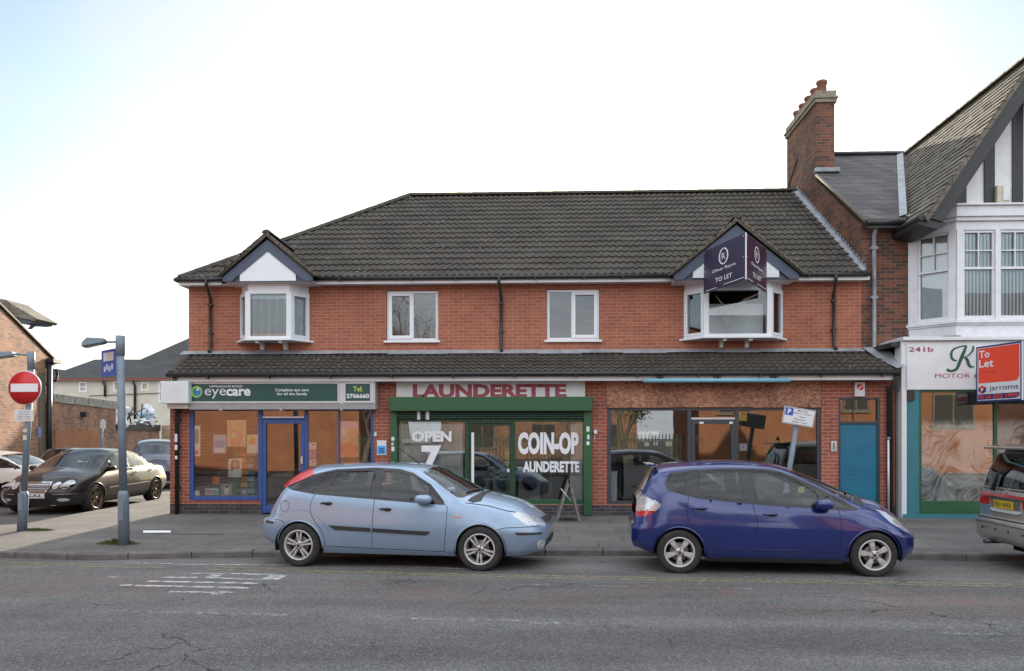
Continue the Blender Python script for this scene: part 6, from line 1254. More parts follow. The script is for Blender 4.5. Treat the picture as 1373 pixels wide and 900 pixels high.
def tree(x, y, h, lab, seed, leafmat, nleaf, spread=.5, lean=0., dens=1.):
    g = random.Random(seed); r = empty('tree', (x, y, .1), lab, 'tree'); tk = MB(); tips = []
    def br(p, d, L_, rad, lv):
        n = 4; pts = [p]; rs = [rad]; q_ = p.copy(); dd = d.copy()
        for i in range(n):
            dd = (dd + Vector((g.uniform(-.18, .18), g.uniform(-.18, .18), g.uniform(-.04, .12)))).normalized(); q_ = q_ + dd * L_ / n; pts.append(q_.copy()); rs.append(rad * (1 - .5 * (i + 1) / n))
        tk.tube(pts, rad, 7 if lv < 2 else 4, rs=rs, caps=False)
        if lv >= 4: tips.append((pts[-1], L_)); return
        for i in range(3 if lv else 4):
            k = g.randint(2, n); a = g.uniform(0, 6.28); s_ = g.uniform(.4, .9) * (1 if lv else 1.1)
            nd = (dd + Vector((math.cos(a), math.sin(a), g.uniform(.0, .5))) * s_).normalized(); br(pts[k], nd, L_ * g.uniform(.6, .8), rs[k] * .65, lv + 1)
            if lv >= 2: tips.append((pts[k], L_ * .6))
    br(Vector((x, y, .1)), Vector((lean, 0, 1)).normalized(), h * .36, h * .028, 0); tk.build('trunk', M['bark'], r, fix=False)
    lf = MB()
    for p, L_ in tips:
        for _ in range(int(nleaf)):
            c = p + Vector((g.gauss(0, .35), g.gauss(0, .35), g.gauss(0, .3))) * L_ * spread; u = Vector((g.uniform(-1, 1), g.uniform(-1, 1), g.uniform(-1, 1))).normalized(); v = u.cross(Vector((g.uniform(-1, 1), g.uniform(-1, 1), g.uniform(-1, 1)))).normalized(); s_ = g.uniform(.04, .11) * dens
            lf.add([c - u * s_, c + v * s_ * .6, c + u * s_, c - v * s_ * .6], [(0, 1, 2, 3)])
    lf.build('crown', leafmat, r, fix=False)
tree(-7.6, -9.5, 14, 'tall half-bare tree across the road, reflected in upstairs window', 3, M['leafb'], 42, .9, 0., .55)
tree(-8.9, -4.6, 6.5, 'leaning bare street tree across the road by the brick wall', 8, M['leafb'], 2, .5, .2)
tree(1.2, -9.5, 7.5, 'leafy tree behind the railings across the road', 5, M['leaf'], 20, 1.1)
tree(4.6, -10.5, 8, 'broad leafy tree at the right behind the railings', 12, M['leaf'], 20, 1.1)
# ================================================================== CARS
def pchip(nodes, q):
    x = np.array([n[0] for n in nodes], float); y = np.array([n[1] for n in nodes], float); q = np.clip(np.asarray(q, float), x[0], x[-1])
    h = np.diff(x); d = np.diff(y) / h; m = np.zeros_like(x)
    for i in range(1, len(x) - 1):
        if d[i - 1] * d[i] > 0:
            w1, w2 = 2 * h[i] + h[i - 1], h[i] + 2 * h[i - 1]; m[i] = (w1 + w2) / (w1 / d[i - 1] + w2 / d[i])
    m[0] = d[0]; m[-1] = d[-1]
    k = np.clip(np.searchsorted(x, q) - 1, 0, len(h) - 1); t = (q - x[k]) / h[k]
    return y[k] * (1 + 2 * t) * (1 - t) ** 2 + y[k + 1] * t * t * (3 - 2 * t) + h[k] * (m[k] * t * (1 - t) ** 2 + m[k + 1] * t * t * (t - 1))
def inpoly(p, poly):
    x, y = p[..., 0], p[..., 1]; r = np.zeros(x.shape, bool); n = len(poly)
    for i in range(n):
        x1, y1 = poly[i]; x2, y2 = poly[(i + 1) % n]
        c = ((y1 > y) != (y2 > y)) & (x < (x2 - x1) * (y - y1) / (y2 - y1 + 1e-12) + x1); r ^= c
    return r
def nearest(p, poly):
    best = None; bd = 1e9; n = len(poly)
    for i in range(n):
        a = np.array(poly[i]); b = np.array(poly[(i + 1) % n]); ab = b - a; t = np.clip(np.dot(p - a, ab) / (ab @ ab + 1e-12), 0, 1); q = a + ab * t; d = np.hypot(*(p - q))
        if d < bd: bd, best = d, q
    return best, bd
def paint(name, col, metal=.55, rough=.28, dirt=.25):
    m, N, L, P = newmat(name); P.inputs['Base Color'].default_value = (*col, 1); P.inputs['Metallic'].default_value = metal; P.inputs['Roughness'].default_value = rough; P.inputs['Coat Weight'].default_value = 1; P.inputs['Coat Roughness'].default_value = .05
    tc = N.new('ShaderNodeTexCoord'); n = N.new('ShaderNodeTexNoise'); n.inputs['Scale'].default_value = 3; n.inputs['Detail'].default_value = 8; n.inputs['Roughness'].default_value = .7; L(tc.outputs['Object'], n.inputs['Vector'])
    sp = N.new('ShaderNodeSeparateXYZ'); L(tc.outputs['Object'], sp.inputs[0]); lo = N.new('ShaderNodeMapRange'); lo.inputs['From Min'].default_value = .75; lo.inputs['From Max'].default_value = .15; L(sp.outputs[2], lo.inputs['Value'])
    # road film: splashed-up dirt towards the sills
    mu = N.new('ShaderNodeMath'); mu.operation = 'MULTIPLY'; L(n.outputs['Fac'], mu.inputs[0]); L(lo.outputs[0], mu.inputs[1]); m2 = N.new('ShaderNodeMath'); m2.operation = 'MULTIPLY'; m2.inputs[1].default_value = dirt * 2; L(mu.outputs[0], m2.inputs[0])
    mc = N.new('ShaderNodeMixRGB'); mc.inputs['Color1'].default_value = (*col, 1); mc.inputs['Color2'].default_value = (.12, .11, .1, 1); L(m2.outputs[0], mc.inputs['Fac'])
    g = N.new('ShaderNodeNewGeometry'); ins = N.new('ShaderNodeMixRGB'); ins.inputs['Color2'].default_value = (.05, .05, .055, 1); L(g.outputs['Backfacing'], ins.inputs['Fac']); L(mc.outputs[0], ins.inputs['Color1']); L(ins.outputs[0], P.inputs['Base Color'])
    r = N.new('ShaderNodeMapRange'); r.inputs['To Min'].default_value = rough; r.inputs['To Max'].default_value = .6; L(m2.outputs[0], r.inputs['Value']); L(r.outputs[0], P.inputs['Roughness'])
    r2 = N.new('ShaderNodeMath'); r2.operation = 'SUBTRACT'; r2.inputs[0].default_value = 1; L(m2.outputs[0], r2.inputs[1]); L(r2.outputs[0], P.inputs['Coat Weight'])
    return m
M['carglass'] = glass('car_glass', 1.1, .005, tint=(.8, .86, .87)); M['darkglass'] = glass('privacy_glass', 1.5, .07, tint=(.2, .24, .25))
M['tyre'] = simple('tyre_rubber', (.025, .025, .026), .85, var=.3, scale=12, bump=.2, bscale=60)
M['alloy'] = simple('alloy_wheel', (.5, .5, .51), .38, metal=.35, var=.12, scale=8)
M['dalloy'] = simple('dark_alloy', (.09, .09, .1), .45, metal=.5, var=.2)
M['trim'] = simple('black_trim', (.022, .022, .024), .5, var=.15); M['gloss'] = simple('gloss_black', (.012, .012, .014), .12, var=.1)
M['seat'] = simple('seat_fabric', (.05, .052, .06), .9, var=.2); M['dash'] = simple('dashboard', (.035, .035, .038), .7, var=.1)
M['chrome'] = simple('chrome', (.7, .7, .72), .12, metal=1., var=.03)
M['lampr'] = simple('red_lens', (.45, .012, .015), .12, var=.1, coat=1.); M['lampc'] = simple('clear_lens', (.5, .52, .54), .1, metal=.35, var=.25, scale=30, coat=1.); M['lampo'] = simple('amber_lens', (.6, .12, .01), .15, var=.1, coat=1.)
M['well'] = simple('wheel_well', (.012, .012, .012), .95, var=.2)
M['platey'] = simple('yellow_plate', (.62, .42, .03), .35, var=.05); M['platew'] = simple('white_plate', (.68, .68, .68), .35, var=.04)

class Car:
    def __init__(s, name, label, spec, loc, rz, cell=.03, group=None):
        s.root = empty(name, loc, label, 'car', group or 'cars parked on the street', rz); s.sp = spec; s.cell = cell; s.grid(); s.lab = {}
    def grid(s):
        sp = s.sp; xr, xf = sp['x']; n = int((xf - xr) / s.cell)
        t = np.linspace(xr, xf, n); d = np.array([.0, .004, .012, .025, .045, .075, .11]); t = np.unique(np.concatenate([t[(t > xr + .13) & (t < xf - .13)], xr + d, xf - d])); s.S = t
        g = {k: pchip(sp[k], t) for k in ('zb', 'wb', 'zm', 'wm', 'zs', 'ws', 'zr', 'wr', 'zt')}
        n1, n2 = int(1.15 / s.cell), int(.7 / s.cell); s.n1, s.n2 = n1, n2; P = np.zeros((len(t), n1 + n2, 3))
        for i in range(len(t)):
            zb, zm, zs, zr, zt = (g[k][i] for k in ('zb', 'zm', 'zs', 'zr', 'zt')); zm = max(zm, zb + .03); zs = max(zs, zm + .03); zr = max(zr, zs + .012); zt = max(zt, zr + .004)
            wb, wm, ws, wr = (g[k][i] for k in ('wb', 'wm', 'ws', 'wr')); hs = zr - zs; blg = sp.get('bulge', .018) * min(1, hs / .3)
            nod = [(zb, wb), (zb + .25 * (zm - zb), wb + (wm - wb) * .62), (zm, wm), (zm + .6 * (zs - zm), wm + (ws - wm) * .38), (zs, ws)]
            if hs > .08: nod += [(zs + .5 * hs, (ws + wr) / 2 + blg)]
            nod += [(zr, wr)]
            zz = np.linspace(zb, zr, n1 * 4); yy = pchip(nod, zz); al = np.concatenate([[0], np.cumsum(np.hypot(np.diff(zz), np.diff(yy)))]); q = np.interp(np.linspace(0, al[-1], n1), al, np.arange(len(zz)))
            z1 = np.interp(q, np.arange(len(zz)), zz); y1 = np.interp(q, np.arange(len(zz)), yy)
            y2 = wr * (1 - (np.arange(1, n2 + 1) / n2) ** 1.1); z2 = zr + (zt - zr) * (1 - (y2 / wr) ** sp.get('crown', 2.6))
            y = np.concatenate([y1, y2]); z = np.concatenate([z1, z2])
            for _ in range(sp.get('smooth', 3)):      # round the cant rail
                a, b = n1 - 4, n1 + 3; y[a:b] = .25 * y[a - 1:b - 1] + .5 * y[a:b] + .25 * y[a + 1:b + 1]; z[a:b] = .25 * z[a - 1:b - 1] + .5 * z[a:b] + .25 * z[a + 1:b + 1]
            P[i, :, 0] = t[i]; P[i, :, 1] = y; P[i, :, 2] = z
        sm = lambda u: u * u * (3 - 2 * u)
        bf = sm(np.clip((t - (xf - .5)) / .5, 0, 1))[:, None]; br = sm(np.clip(((xr + .5) - t) / .5, 0, 1))[:, None]
        P[:, :, 0] += bf * pchip(sp['gf'], P[:, :, 2]) - br * pchip(sp['gr'], P[:, :, 2])
        s.P = P; s.L = np.zeros((P.shape[0] - 1, P.shape[1] - 1), int)
        s.names = ['body']
        s.Du = np.gradient(P, axis=0); s.Dv = np.gradient(P, axis=1); s.P0 = P.copy()
    def region(s, name, poly, ax=(0, 2), cond=None, only=None):
        """cut a region out of the shell along a polygon drawn in side (x,z), plan (x,y) or end (y,z) view; the grid is drawn onto its outline"""
        if name in s.names: k = s.names.index(name)
        else: s.names.append(name); k = len(s.names) - 1
        ax = list(ax); Q = s.P[:, :, ax]; poly = [tuple(p) for p in poly]; ins = inpoly(Q, poly); mn = np.min(poly, 0) - .06; mxx = np.max(poly, 0) + .06
        near = (Q[..., 0] > mn[0]) & (Q[..., 0] < mxx[0]) & (Q[..., 1] > mn[1]) & (Q[..., 1] < mxx[1])
        if cond is not None: near &= cond(s)
        I, J = np.nonzero(near); ni, nj = ins.shape
        for i, j in zip(I, J):
            nb = [(i + a, j + b) for a, b in ((1, 0), (-1, 0), (0, 1), (0, -1), (1, 1), (-1, -1), (1, -1), (-1, 1)) if 0 <= i + a < ni and 0 <= j + b < nj]
            if all(ins[c] == ins[i, j] for c in nb): continue
            p = Q[i, j]; q, d = nearest(p, poly); u, v = s.Du[i, j], s.Dv[i, j]; cs = .62 * max(np.linalg.norm(u[ax]), np.linalg.norm(v[ax]))
            if d > cs: continue
            A = np.array([[u[ax[0]], v[ax[0]]], [u[ax[1]], v[ax[1]]]]); dt = np.linalg.det(A)
            if abs(dt) < 1e-7: continue
            w = np.linalg.solve(A, q - p)
            if np.abs(w).max() > .8: continue
            s.P[i, j] = s.P[i, j] + u * w[0] + v * w[1]
        C = (s.P[:-1, :-1] + s.P[1:, :-1] + s.P[:-1, 1:] + s.P[1:, 1:]) / 4; f = inpoly(C[:, :, ax], poly)
        if cond is not None: cn = cond(s); f &= cn[:-1, :-1] & cn[1:, 1:]
        if only is not None: f &= np.isin(s.L, [s.names.index(o) for o in only])
        s.L[f] = k
    def emit(s, mats, kinds):
        """one mesh per region (and per side where it is a window or lamp)"""
        P = s.P; ni, nj = P.shape[:2]; out = {}
        for k, nm in enumerate(s.names):
            if nm.startswith('hole'): continue
            F_ = np.argwhere(s.L == k)
            if not len(F_): continue
            sides = ((1, 'a'), (-1, 'b')); per = kinds.get(nm, 'one')
            groups = [sides] if per == 'one' else [[sides[0]], [sides[1]]]
            for gsel in groups:
                m = MB(); idx = {}
                def vid(i, j, sg):
                    y = P[i, j, 1]; key = (i, j, sg if y > 1e-4 else 0)
                    if key not in idx: idx[key] = len(m.v); m.v.append((P[i, j, 0], y * sg, P[i, j, 2]))
                    return idx[key]
                for sg, _ in gsel:
                    for i, j in F_:
                        f = [vid(i, j, sg), vid(i + 1, j, sg), vid(i + 1, j + 1, sg), vid(i, j + 1, sg)]
                        if sg > 0: f = f[::-1]
                        if len(set(f)) >= 3: m.f.append(tuple(dict.fromkeys(f))); m.m.append(0); m.sm.append(True)
                if nm == 'body' or (nm.endswith('bumper')):
                    for i, rev in ((0, True), (ni - 1, False)):
                        li = 0 if i == 0 else ni - 2
                        for j in range(nj - 1):
                            if s.L[li, j] != k: continue
                            f = [vid(i, j, 1), vid(i, j + 1, 1), vid(i, j + 1, -1), vid(i, j, -1)]
                            if rev: f = f[::-1]
                            f = tuple(dict.fromkeys(f))
                            if len(f) >= 3: m.f.append(f); m.m.append(0); m.sm.append(True)
                o = m.build(nm.split('#')[0], mats[nm.split('#')[0]] if nm not in mats else mats[nm], s.root, fix=False, local=True); out.setdefault(nm, []).append(o)
        s.out = out; return out
    def surf(s, a, b, view='side', sg=-1):
        """point of the shell under (x,z) / (y,z); returns position and outward normal"""
        P = s.P0
        if view == 'side':
            R = P[:, :s.n1]; d = (R[:, :, 0] - a) ** 2 + (R[:, :, 2] - b) ** 2; i, j = np.unravel_index(np.argmin(d), d.shape); ax = [0, 2]
        elif view == 'top':
            R = P[:, s.n1 - 2:]; d = (R[:, :, 0] - a) ** 2 + (R[:, :, 1] - abs(b)) ** 2; i, j = np.unravel_index(np.argmin(d), d.shape); j += s.n1 - 2; ax = [0, 1]; sg = 1 if b >= 0 else -1; b = abs(b)
        else:
            xr, xf = s.S[0], s.S[-1]; fr = view == 'front'; sel = (s.S > xf - .75) if fr else (s.S < xr + .75); ii = np.nonzero(sel)[0]; R = P[ii]; w0 = P[-1 if fr else 0]
            z = b; wend = float(np.interp(z, w0[:, 2], w0[:, 1])) if w0[0, 2] <= z <= w0[s.n1 - 1, 2] else 0; sg = 1 if a >= 0 else -1; a = abs(a)
            if a < wend or (z <= w0[-1, 2] and z >= w0[s.n1 - 1, 2]):
                x = (xf + float(pchip(s.sp['gf'], z))) if fr else (xr - float(pchip(s.sp['gr'], z))); return Vector((x, a * sg, z)), Vector((1 if fr else -1, 0, 0))
            d = (R[:, :, 1] - a) ** 2 + (R[:, :, 2] - b) ** 2; i, j = np.unravel_index(np.argmin(d), d.shape); i = ii[i]; ax = [1, 2]
        p = P[i, j].copy(); u, v = s.Du[i, j], s.Dv[i, j]; A = np.array([[u[ax[0]], v[ax[0]]], [u[ax[1]], v[ax[1]]]])
        if abs(np.linalg.det(A)) > 1e-8:
            w = np.linalg.solve(A, np.array([a, b]) - p[ax]); w = np.clip(w, -1.5, 1.5); p = p + u * w[0] + v * w[1]
        n = np.cross(u, v); n = n / (np.linalg.norm(n) + 1e-9)
        if n[1] < 0 and view == 'side': n = -n
        if view == 'top' and n[2] < 0: n = -n
        if view in ('front', 'rear') and n[1] < 0: n = -n
        p[ax[0]], p[ax[1]] = a, b
        return Vector((p[0], p[1] * sg, p[2])), Vector((n[0], n[1] * sg, n[2]))
    def patch(s, name, poly, mat, view='side', off=.004, sides=(-1,), step=.035, par=None, thick=.006):
        outs = []
        for sg in sides:
            pts = []
            for i in range(len(poly)):
                a, b = Vector(poly[i]), Vector(poly[(i + 1) % len(poly)]); n = max(1, int((b - a).length / step)); pts += [a.lerp(b, k / n) for k in range(n)]
            nb = len(pts); mn = [min(p[c] for p in poly) for c in (0, 1)]; mxx = [max(p[c] for p in poly) for c in (0, 1)]
            for x in np.arange(mn[0] + step / 2, mxx[0], step):
                for z in np.arange(mn[1] + step / 2, mxx[1], step):
                    if inpoly(np.array([x, z]), poly): pts.append(Vector((x, z)))
            cdt = delaunay_2d_cdt(pts, [], [list(range(nb))], 1, 1e-5); m = MB(); up = []; dn = []
            for p in cdt[0]:
                a, b = p
                if view == 'side': q, n = s.surf(a, b, 'side', sg)
                elif view == 'top': q, n = s.surf(a, b * (1 if sg < 0 else -1), 'top')
                else: q, n = s.surf(a, b, view)
                up.append(q + n * off); dn.append(q - n * thick)
            N_ = len(up); fs = [tuple(f) for f in cdt[2]]; cnt = {}
            for f in fs:
                for e in range(len(f)): k = (f[e], f[(e + 1) % len(f)]); cnt[k] = 1
            bd = [k for k in cnt if (k[1], k[0]) not in cnt]
            m.add(up + dn, fs + [(a, b, b + N_, a + N_) for a, b in bd], 0, True)
            o = m.build(name, mat, par or s.root, local=True); outs.append(o)
            md = o.modifiers.new('sharp', 'EDGE_SPLIT'); md.split_angle = math.radians(50)
        return outs
    def ribbon(s, name, line, w, mat, view='side', off=.0015, sides=(-1, 1), par=None):
        for sg in sides:
            m = MB(); L_ = []
            for i in range(len(line) - 1):
                a, b = Vector(line[i]), Vector(line[i + 1]); n = max(1, int((b - a).length / .03)); L_ += [a.lerp(b, k / n) for k in range(n)]
            L_.append(Vector(line[-1])); vs_ = []
            for i, p in enumerate(L_):
                t = (L_[min(i + 1, len(L_) - 1)] - L_[max(i - 1, 0)]).normalized(); nn_ = Vector((-t.y, t.x)) * w / 2
                for k in (-1, 1):
                    c = p + nn_ * k
                    q, n = s.surf(c[0], c[1], 'side', sg) if view == 'side' else s.surf(c[0], c[1] * (1 if sg < 0 else -1), 'top') if view == 'top' else s.surf(c[0], c[1], view)
                    vs_.append(q + n * off)
            m.add(vs_, [(2 * i, 2 * i + 1, 2 * i + 3, 2 * i + 2) for i in range(len(L_) - 1)]); m.build(name, mat, par or s.root, fix=False, local=True)
            if view in ('front', 'rear'): break
    def wheel(s, x, sg, R=.31, rim=.2, track=.74, wd_=.2, style=('twin', 5), mat=None, turn=.3, steer=0.):
        mat = mat or M['alloy']; w = empty('wheel', (x, sg * track, R)); w.parent = s.root; w.rotation_euler = (0, 0, steer)
        y0 = sg * wd_ / 2; m = MB(); h = wd_ / 2
        m.lathe([(rim, -h + .01), (rim + .03, -h), (R - .035, -h), (R - .008, -h + .025), (R, -h + .05), (R, h - .05), (R - .008, h - .025), (R - .035, h), (rim + .03, h), (rim, h - .01)], axis='y', seg=44)
        for rr in (rim + .06,): m.lathe([(rr, sg * h * 1.0), (rr + .004, sg * (h + .003)), (rr + .008, sg * h)], axis='y', seg=44)
        m.build('tyre', M['tyre'], w, local=True)
        m = MB(); m.lathe([(rim + .004, sg * (h - .005)), (rim - .004, sg * (h + .002)), (rim - .016, sg * (h - .004)), (rim - .02, sg * (h - .03)), (rim - .028, sg * (h - .07)), (rim - .03, -sg * h)], axis='y', seg=44)
        kind, n = style; hub = .055
        yo = sg * (h - .012)
        def spoke(a0, a1, w0, w1):
            A = Vector((math.cos(a0) * hub * .6, 0, math.sin(a0) * hub * .6)); B = Vector((math.cos(a1) * (rim - .008), 0, math.sin(a1) * (rim - .008))); d = (B - A).normalized(); t = Vector((-d.z, 0, d.x)); v = []
            for p, ww, yy in ((A, w0, yo - sg * .012), (A.lerp(B, .5), (w0 + w1) / 2, yo), (B, w1, yo - sg * .004)):
                for c, e in ((-1, -.55), (-.6, 0), (.6, 0), (1, -.55)): v.append((p.x + t.x * c * ww / 2, yy + sg * e * .04, p.z + t.z * c * ww / 2))
            m.add(v, [(4 * r + c, 4 * r + c + 1, 4 * r + c + 5, 4 * r + c + 4) for r in range(2) for c in range(3)])
        for k in range(n):
            a = turn + 2 * math.pi * k / n
            if kind == 'twin': spoke(a - .36, a - .155, .034, .034); spoke(a + .36, a + .155, .034, .034)
            elif kind == 'broad': spoke(a, a, .05, .095)
            elif kind == 'multi': spoke(a, a, .016, .02)
            else: spoke(a, a, .035, .04)
        m.lathe([(0, yo + sg * .004), (hub * .55, yo + sg * .003), (hub, yo - sg * .006), (hub * 1.1, yo - sg * .03)], axis='y', seg=20)
        m.build('rim', mat, w, local=True)
        m = MB(); m.lathe([(0, yo + sg * .008), (.024, yo + sg * .008), (.026, yo)], axis='y', seg=16)
        for k in range(5 if kind != 'broad' else 4): a = .3 + turn + 2 * math.pi * k / (5 if kind != 'broad' else 4); m.lathe([(0, 0), (.009, 0), (.009, -.02)], (math.cos(a) * .048, yo + sg * .004, math.sin(a) * .048), 'y', 8)
        m.build('hub_cap', M['dalloy'], w, local=True)
        m = MB(); m.lathe([(0, sg * .0), (.12, sg * .0), (.125, sg * .01), (.12, sg * .015), (0, sg * .015)], axis='y', seg=24); m.build('brake_disc', simple('brake_disc', (.2, .18, .17), .5, metal=.6) if 'brake_disc' not in MATS else MATS['brake_disc'], w, local=True)
        m = MB(); m.lathe([(0, -sg * h * .5), (rim, -sg * h * .5)], axis='y', seg=24); m.build('inner_face', M['well'], w, local=True)
    def wells(s, xs, R, track=.74, wout=.85):
        for x in xs:
            for sg in (-1, 1):
                m = MB(); n = 18; v = []
                for y in (sg * .45, sg * (wout - .015)):
                    for k in range(n + 1): a = -.25 + (math.pi + .5) * k / n; v.append((x + math.cos(a) * R, y, .31 + math.sin(a) * R))
                m.add(v, [(k, k + 1, n + 2 + k, n + 1 + k) for k in range(n)], 0, True); m.add(v[:n + 1], [tuple(range(n + 1))]); m.build('wheel_arch', M['well'], s.root, fix=False, local=True)
    def lip(s, x, zc, R, mat, w=.02, sides=(-1, 1), a0=-.12, out=.006):
        for sg in sides:
            pts = []
            for k in range(25):
                a = a0 + (math.pi - 2 * a0) * k / 24; px_, pz_ = x + math.cos(a) * R, zc + math.sin(a) * R; q, n = s.surf(px_, pz_, 'side', sg); pts.append(q - n * (w * .45) + n * out)
            m = MB(); m.tube(pts, w * .5, 8); m.build('arch_lip', mat, s.root, local=True)
    def floor(s, z0=.24, x0=None, x1=None, w=.72):
        x0 = s.S[0] + .25 if x0 is None else x0; x1 = s.S[-1] - .3 if x1 is None else x1
        m = MB(); m.box(x0, -w * .62, z0, x1, w * .62, z0 + .1); m.box(x0 + .5, -w, z0, x1 - .55, w, z0 + .08) if False else None; m.build('underbody', M['well'], s.root, local=True)
    def interior(s, rows, zf=.32, zseat=.55, dashx=.95, wheel_y=-.36, half=.62, zdash=.9):
        m = MB(); m.box(rows[-1] - .55, -half - .1, zf, dashx + .1, half + .1, zf + .03); m.build('cabin_floor', M['dash'], s.root, local=True)
        for r_, x in enumerate(rows):
            for sg in ((-1, 1)):
                y = sg * .36; m = MB(); m.box(x - .25, y - .24, zf + .05, x + .27, y + .24, zseat)
                m.prism([(x - .22, zseat - .06), (x - .08, zseat - .02), (x - .2, zseat + .55), (x - .25, zseat + .6), (x - .33, zseat + .58), (x - .34, zseat + .4)], y - .23, y + .23)
                st = m.build('seat', M['seat'], s.root, local=True, bevel=.03); m = MB(); m.box(x - .34, y - .12, zseat + .62, x - .25, y + .12, zseat + .78); h = m.build('head_rest', M['seat'], st, bevel=.03, local=True)
        m = MB(); m.prism([(dashx - .35, zdash - .32), (dashx - .3, zdash - .02), (dashx - .1, zdash + .02), (dashx + .2, zdash - .02), (dashx + .2, zdash - .32)], -half - .05, half + .05); m.build('dashboard', M['dash'], s.root, local=True, bevel=.02)
        m = MB(); c = Vector((dashx - .42, wheel_y, zdash - .02)); pts = [c + Vector((-.08 * math.sin(a) * .9, .18 * math.cos(a), .165 * math.sin(a))) for a in np.linspace(0, 2 * math.pi, 21)]; m.tube(pts, .014, 6, caps=False); m.tube([pts[0], c, pts[10]], .014, 6); m.tube([c, c + Vector((.2, 0, -.06))], .03, 6); m.build('steering_wheel', M['dash'], s.root, local=True)
        m = MB(); m.obox((dashx - .55 + .1, 0, zdash + .42), XU, (0, 1, 0), ZU, .012, .11, .03); m.build('rear_view_mirror', M['dash'], s.root, local=True)
    def mirror(s, x, z, mat, l=.2, h=.125, sides=(-1, 1), d=.11):
        for sg in sides:
            q, n = s.surf(x, z, 'side', sg); bm = bmesh.new(); bmesh.ops.create_uvsphere(bm, u_segments=18, v_segments=12, radius=1)
            for v in bm.verts:
                X_, Y_, Z_ = v.co; e = .75; X_ = math.copysign(abs(X_) ** e, X_); Y_ = math.copysign(abs(Y_) ** e, Y_); Z_ = math.copysign(abs(Z_) ** .8, Z_)
                v.co = Vector((q.x + (X_ * .5 - .12 * (X_ < -.2)) * l * .8, q.y + sg * (d + Y_ * .085), q.z + Z_ * h / 2))
            if sg < 0: bmesh.ops.reverse_faces(bm, faces=bm.faces)
            me = bpy.data.meshes.new('door_mirror'); bm.to_mesh(me); bm.free(); me.materials.append(mat)
            for p in me.polygons: p.use_smooth = True
            o = link('door_mirror', me, s.root, local=True); m = MB(); m.tube([q - n * .02 - Vector((0, 0, .03)), Vector((q.x, q.y + sg * d, q.z - .035))], .03, 8); m.build('stalk', M['trim'], o, local=True)
    def handle(s, x, z, mat, l=.17, h=.03, sides=(-1, 1), recess=True):
        for sg in sides:
            if recess: s.patch('handle_recess', [(x + .03 + l * .32 * math.cos(a), z - .006 + h * .9 * math.sin(a)) for a in np.linspace(0, 2 * math.pi, 15)[:-1]], M['trim'], off=.001, sides=(sg,), step=.02)
            q0, n = s.surf(x - l / 2, z, 'side', sg); q1, _ = s.surf(x + l / 2, z, 'side', sg); m = MB(); pts = [q0.lerp(q1, t) + n * (.006 + .022 * math.sin(math.pi * t) ** .6) for t in np.linspace(0, 1, 9)]
            m.tube(pts, h * .5, 8, rs=[h * .5 * (.55 + .45 * math.sin(math.pi * t) ** .5) for t in np.linspace(0, 1, 9)]); m.build('door_handle', mat, s.root, local=True)
    def plate(s, txt, y, z, view, mat, w=.52, h=.111, tilt=0., par=None):
        q, n = s.surf(y, z, view); sx_ = 1 if view == 'front' else -1; O_ = Vector((q.x + sx_ * .018, y, z)); m = MB(); V = Vector((-sx_ * math.sin(tilt), 0, math.cos(tilt))); U = Vector((0, sx_, 0)); m.obox(O_, U, V, U.cross(V), w / 2, h / 2, .006); p = m.build('number_plate', mat, s.root, local=True)
        v, f = text_mesh(txt, .012); mn, mxx = v.min(0), v.max(0); k = min((w * .9) / (mxx[0] - mn[0]), 1e9); m = MB(); kx_ = w * .88 / (mxx[0] - mn[0]); kz_ = h * .62 / (mxx[1] - mn[1]); nn_ = U.cross(V)
        if nn_.x * sx_ < 0: nn_ = -nn_
        m.add([O_ + U * ((a - (mn[0] + mxx[0]) / 2) * kx_) + V * ((b - (mn[1] + mxx[1]) / 2) * kz_) + nn_ * .008 for a, b in v], f); m.build('lettering', M['black'], p, fix=False, local=True)

def winframe(c, DLO_, panes, sides=(-1, 1)):      # rubber and gloss-black seals round the glass
    def inset(poly, d):
        cx = sum(p[0] for p in poly) / len(poly); cz = sum(p[1] for p in poly) / len(poly); out = []
        for p in poly:
            v = Vector((cx - p[0], cz - p[1])); out.append((p[0] + v.x / v.length * d, p[1] + v.y / v.length * d))
        return out
    c.ribbon('window_seal', list(DLO_) + [DLO_[0]], .026, M['gloss'], off=.003, sides=sides)
    for p in panes: c.ribbon('glass_seal', list(p) + [p[0]], .018, M['gloss'], off=.0035, sides=sides)
def circ(x, z, R, n=40): return [(x + R * math.cos(2 * math.pi * k / n), z + R * math.sin(2 * math.pi * k / n)) for k in range(n)]
def arch(x, z, R): return [(x - R, -.3)] + [(x - R * math.cos(a), z + R * math.sin(a)) for a in np.linspace(0, math.pi, 31)] + [(x + R, -.3)]
sidecond = lambda s: np.broadcast_to((np.arange(s.P.shape[1]) < s.n1 + 1)[None, :], s.P.shape[:2])
topcond = lambda s: np.broadcast_to((np.arange(s.P.shape[1]) > s.n1 - 3)[None, :], s.P.shape[:2])
def place(A, B, half, z=-.02):       # near-side wheels' ground points (rear, front), near side = right side of car
    A, B = Vector(G(*A)), Vector(G(*B)); f = (B - A).normalized(); l = Vector((-f.y, f.x)); c = (A + B) / 2 + l * half; return (c.x, c.y, z), math.atan2(f.y, f.x)

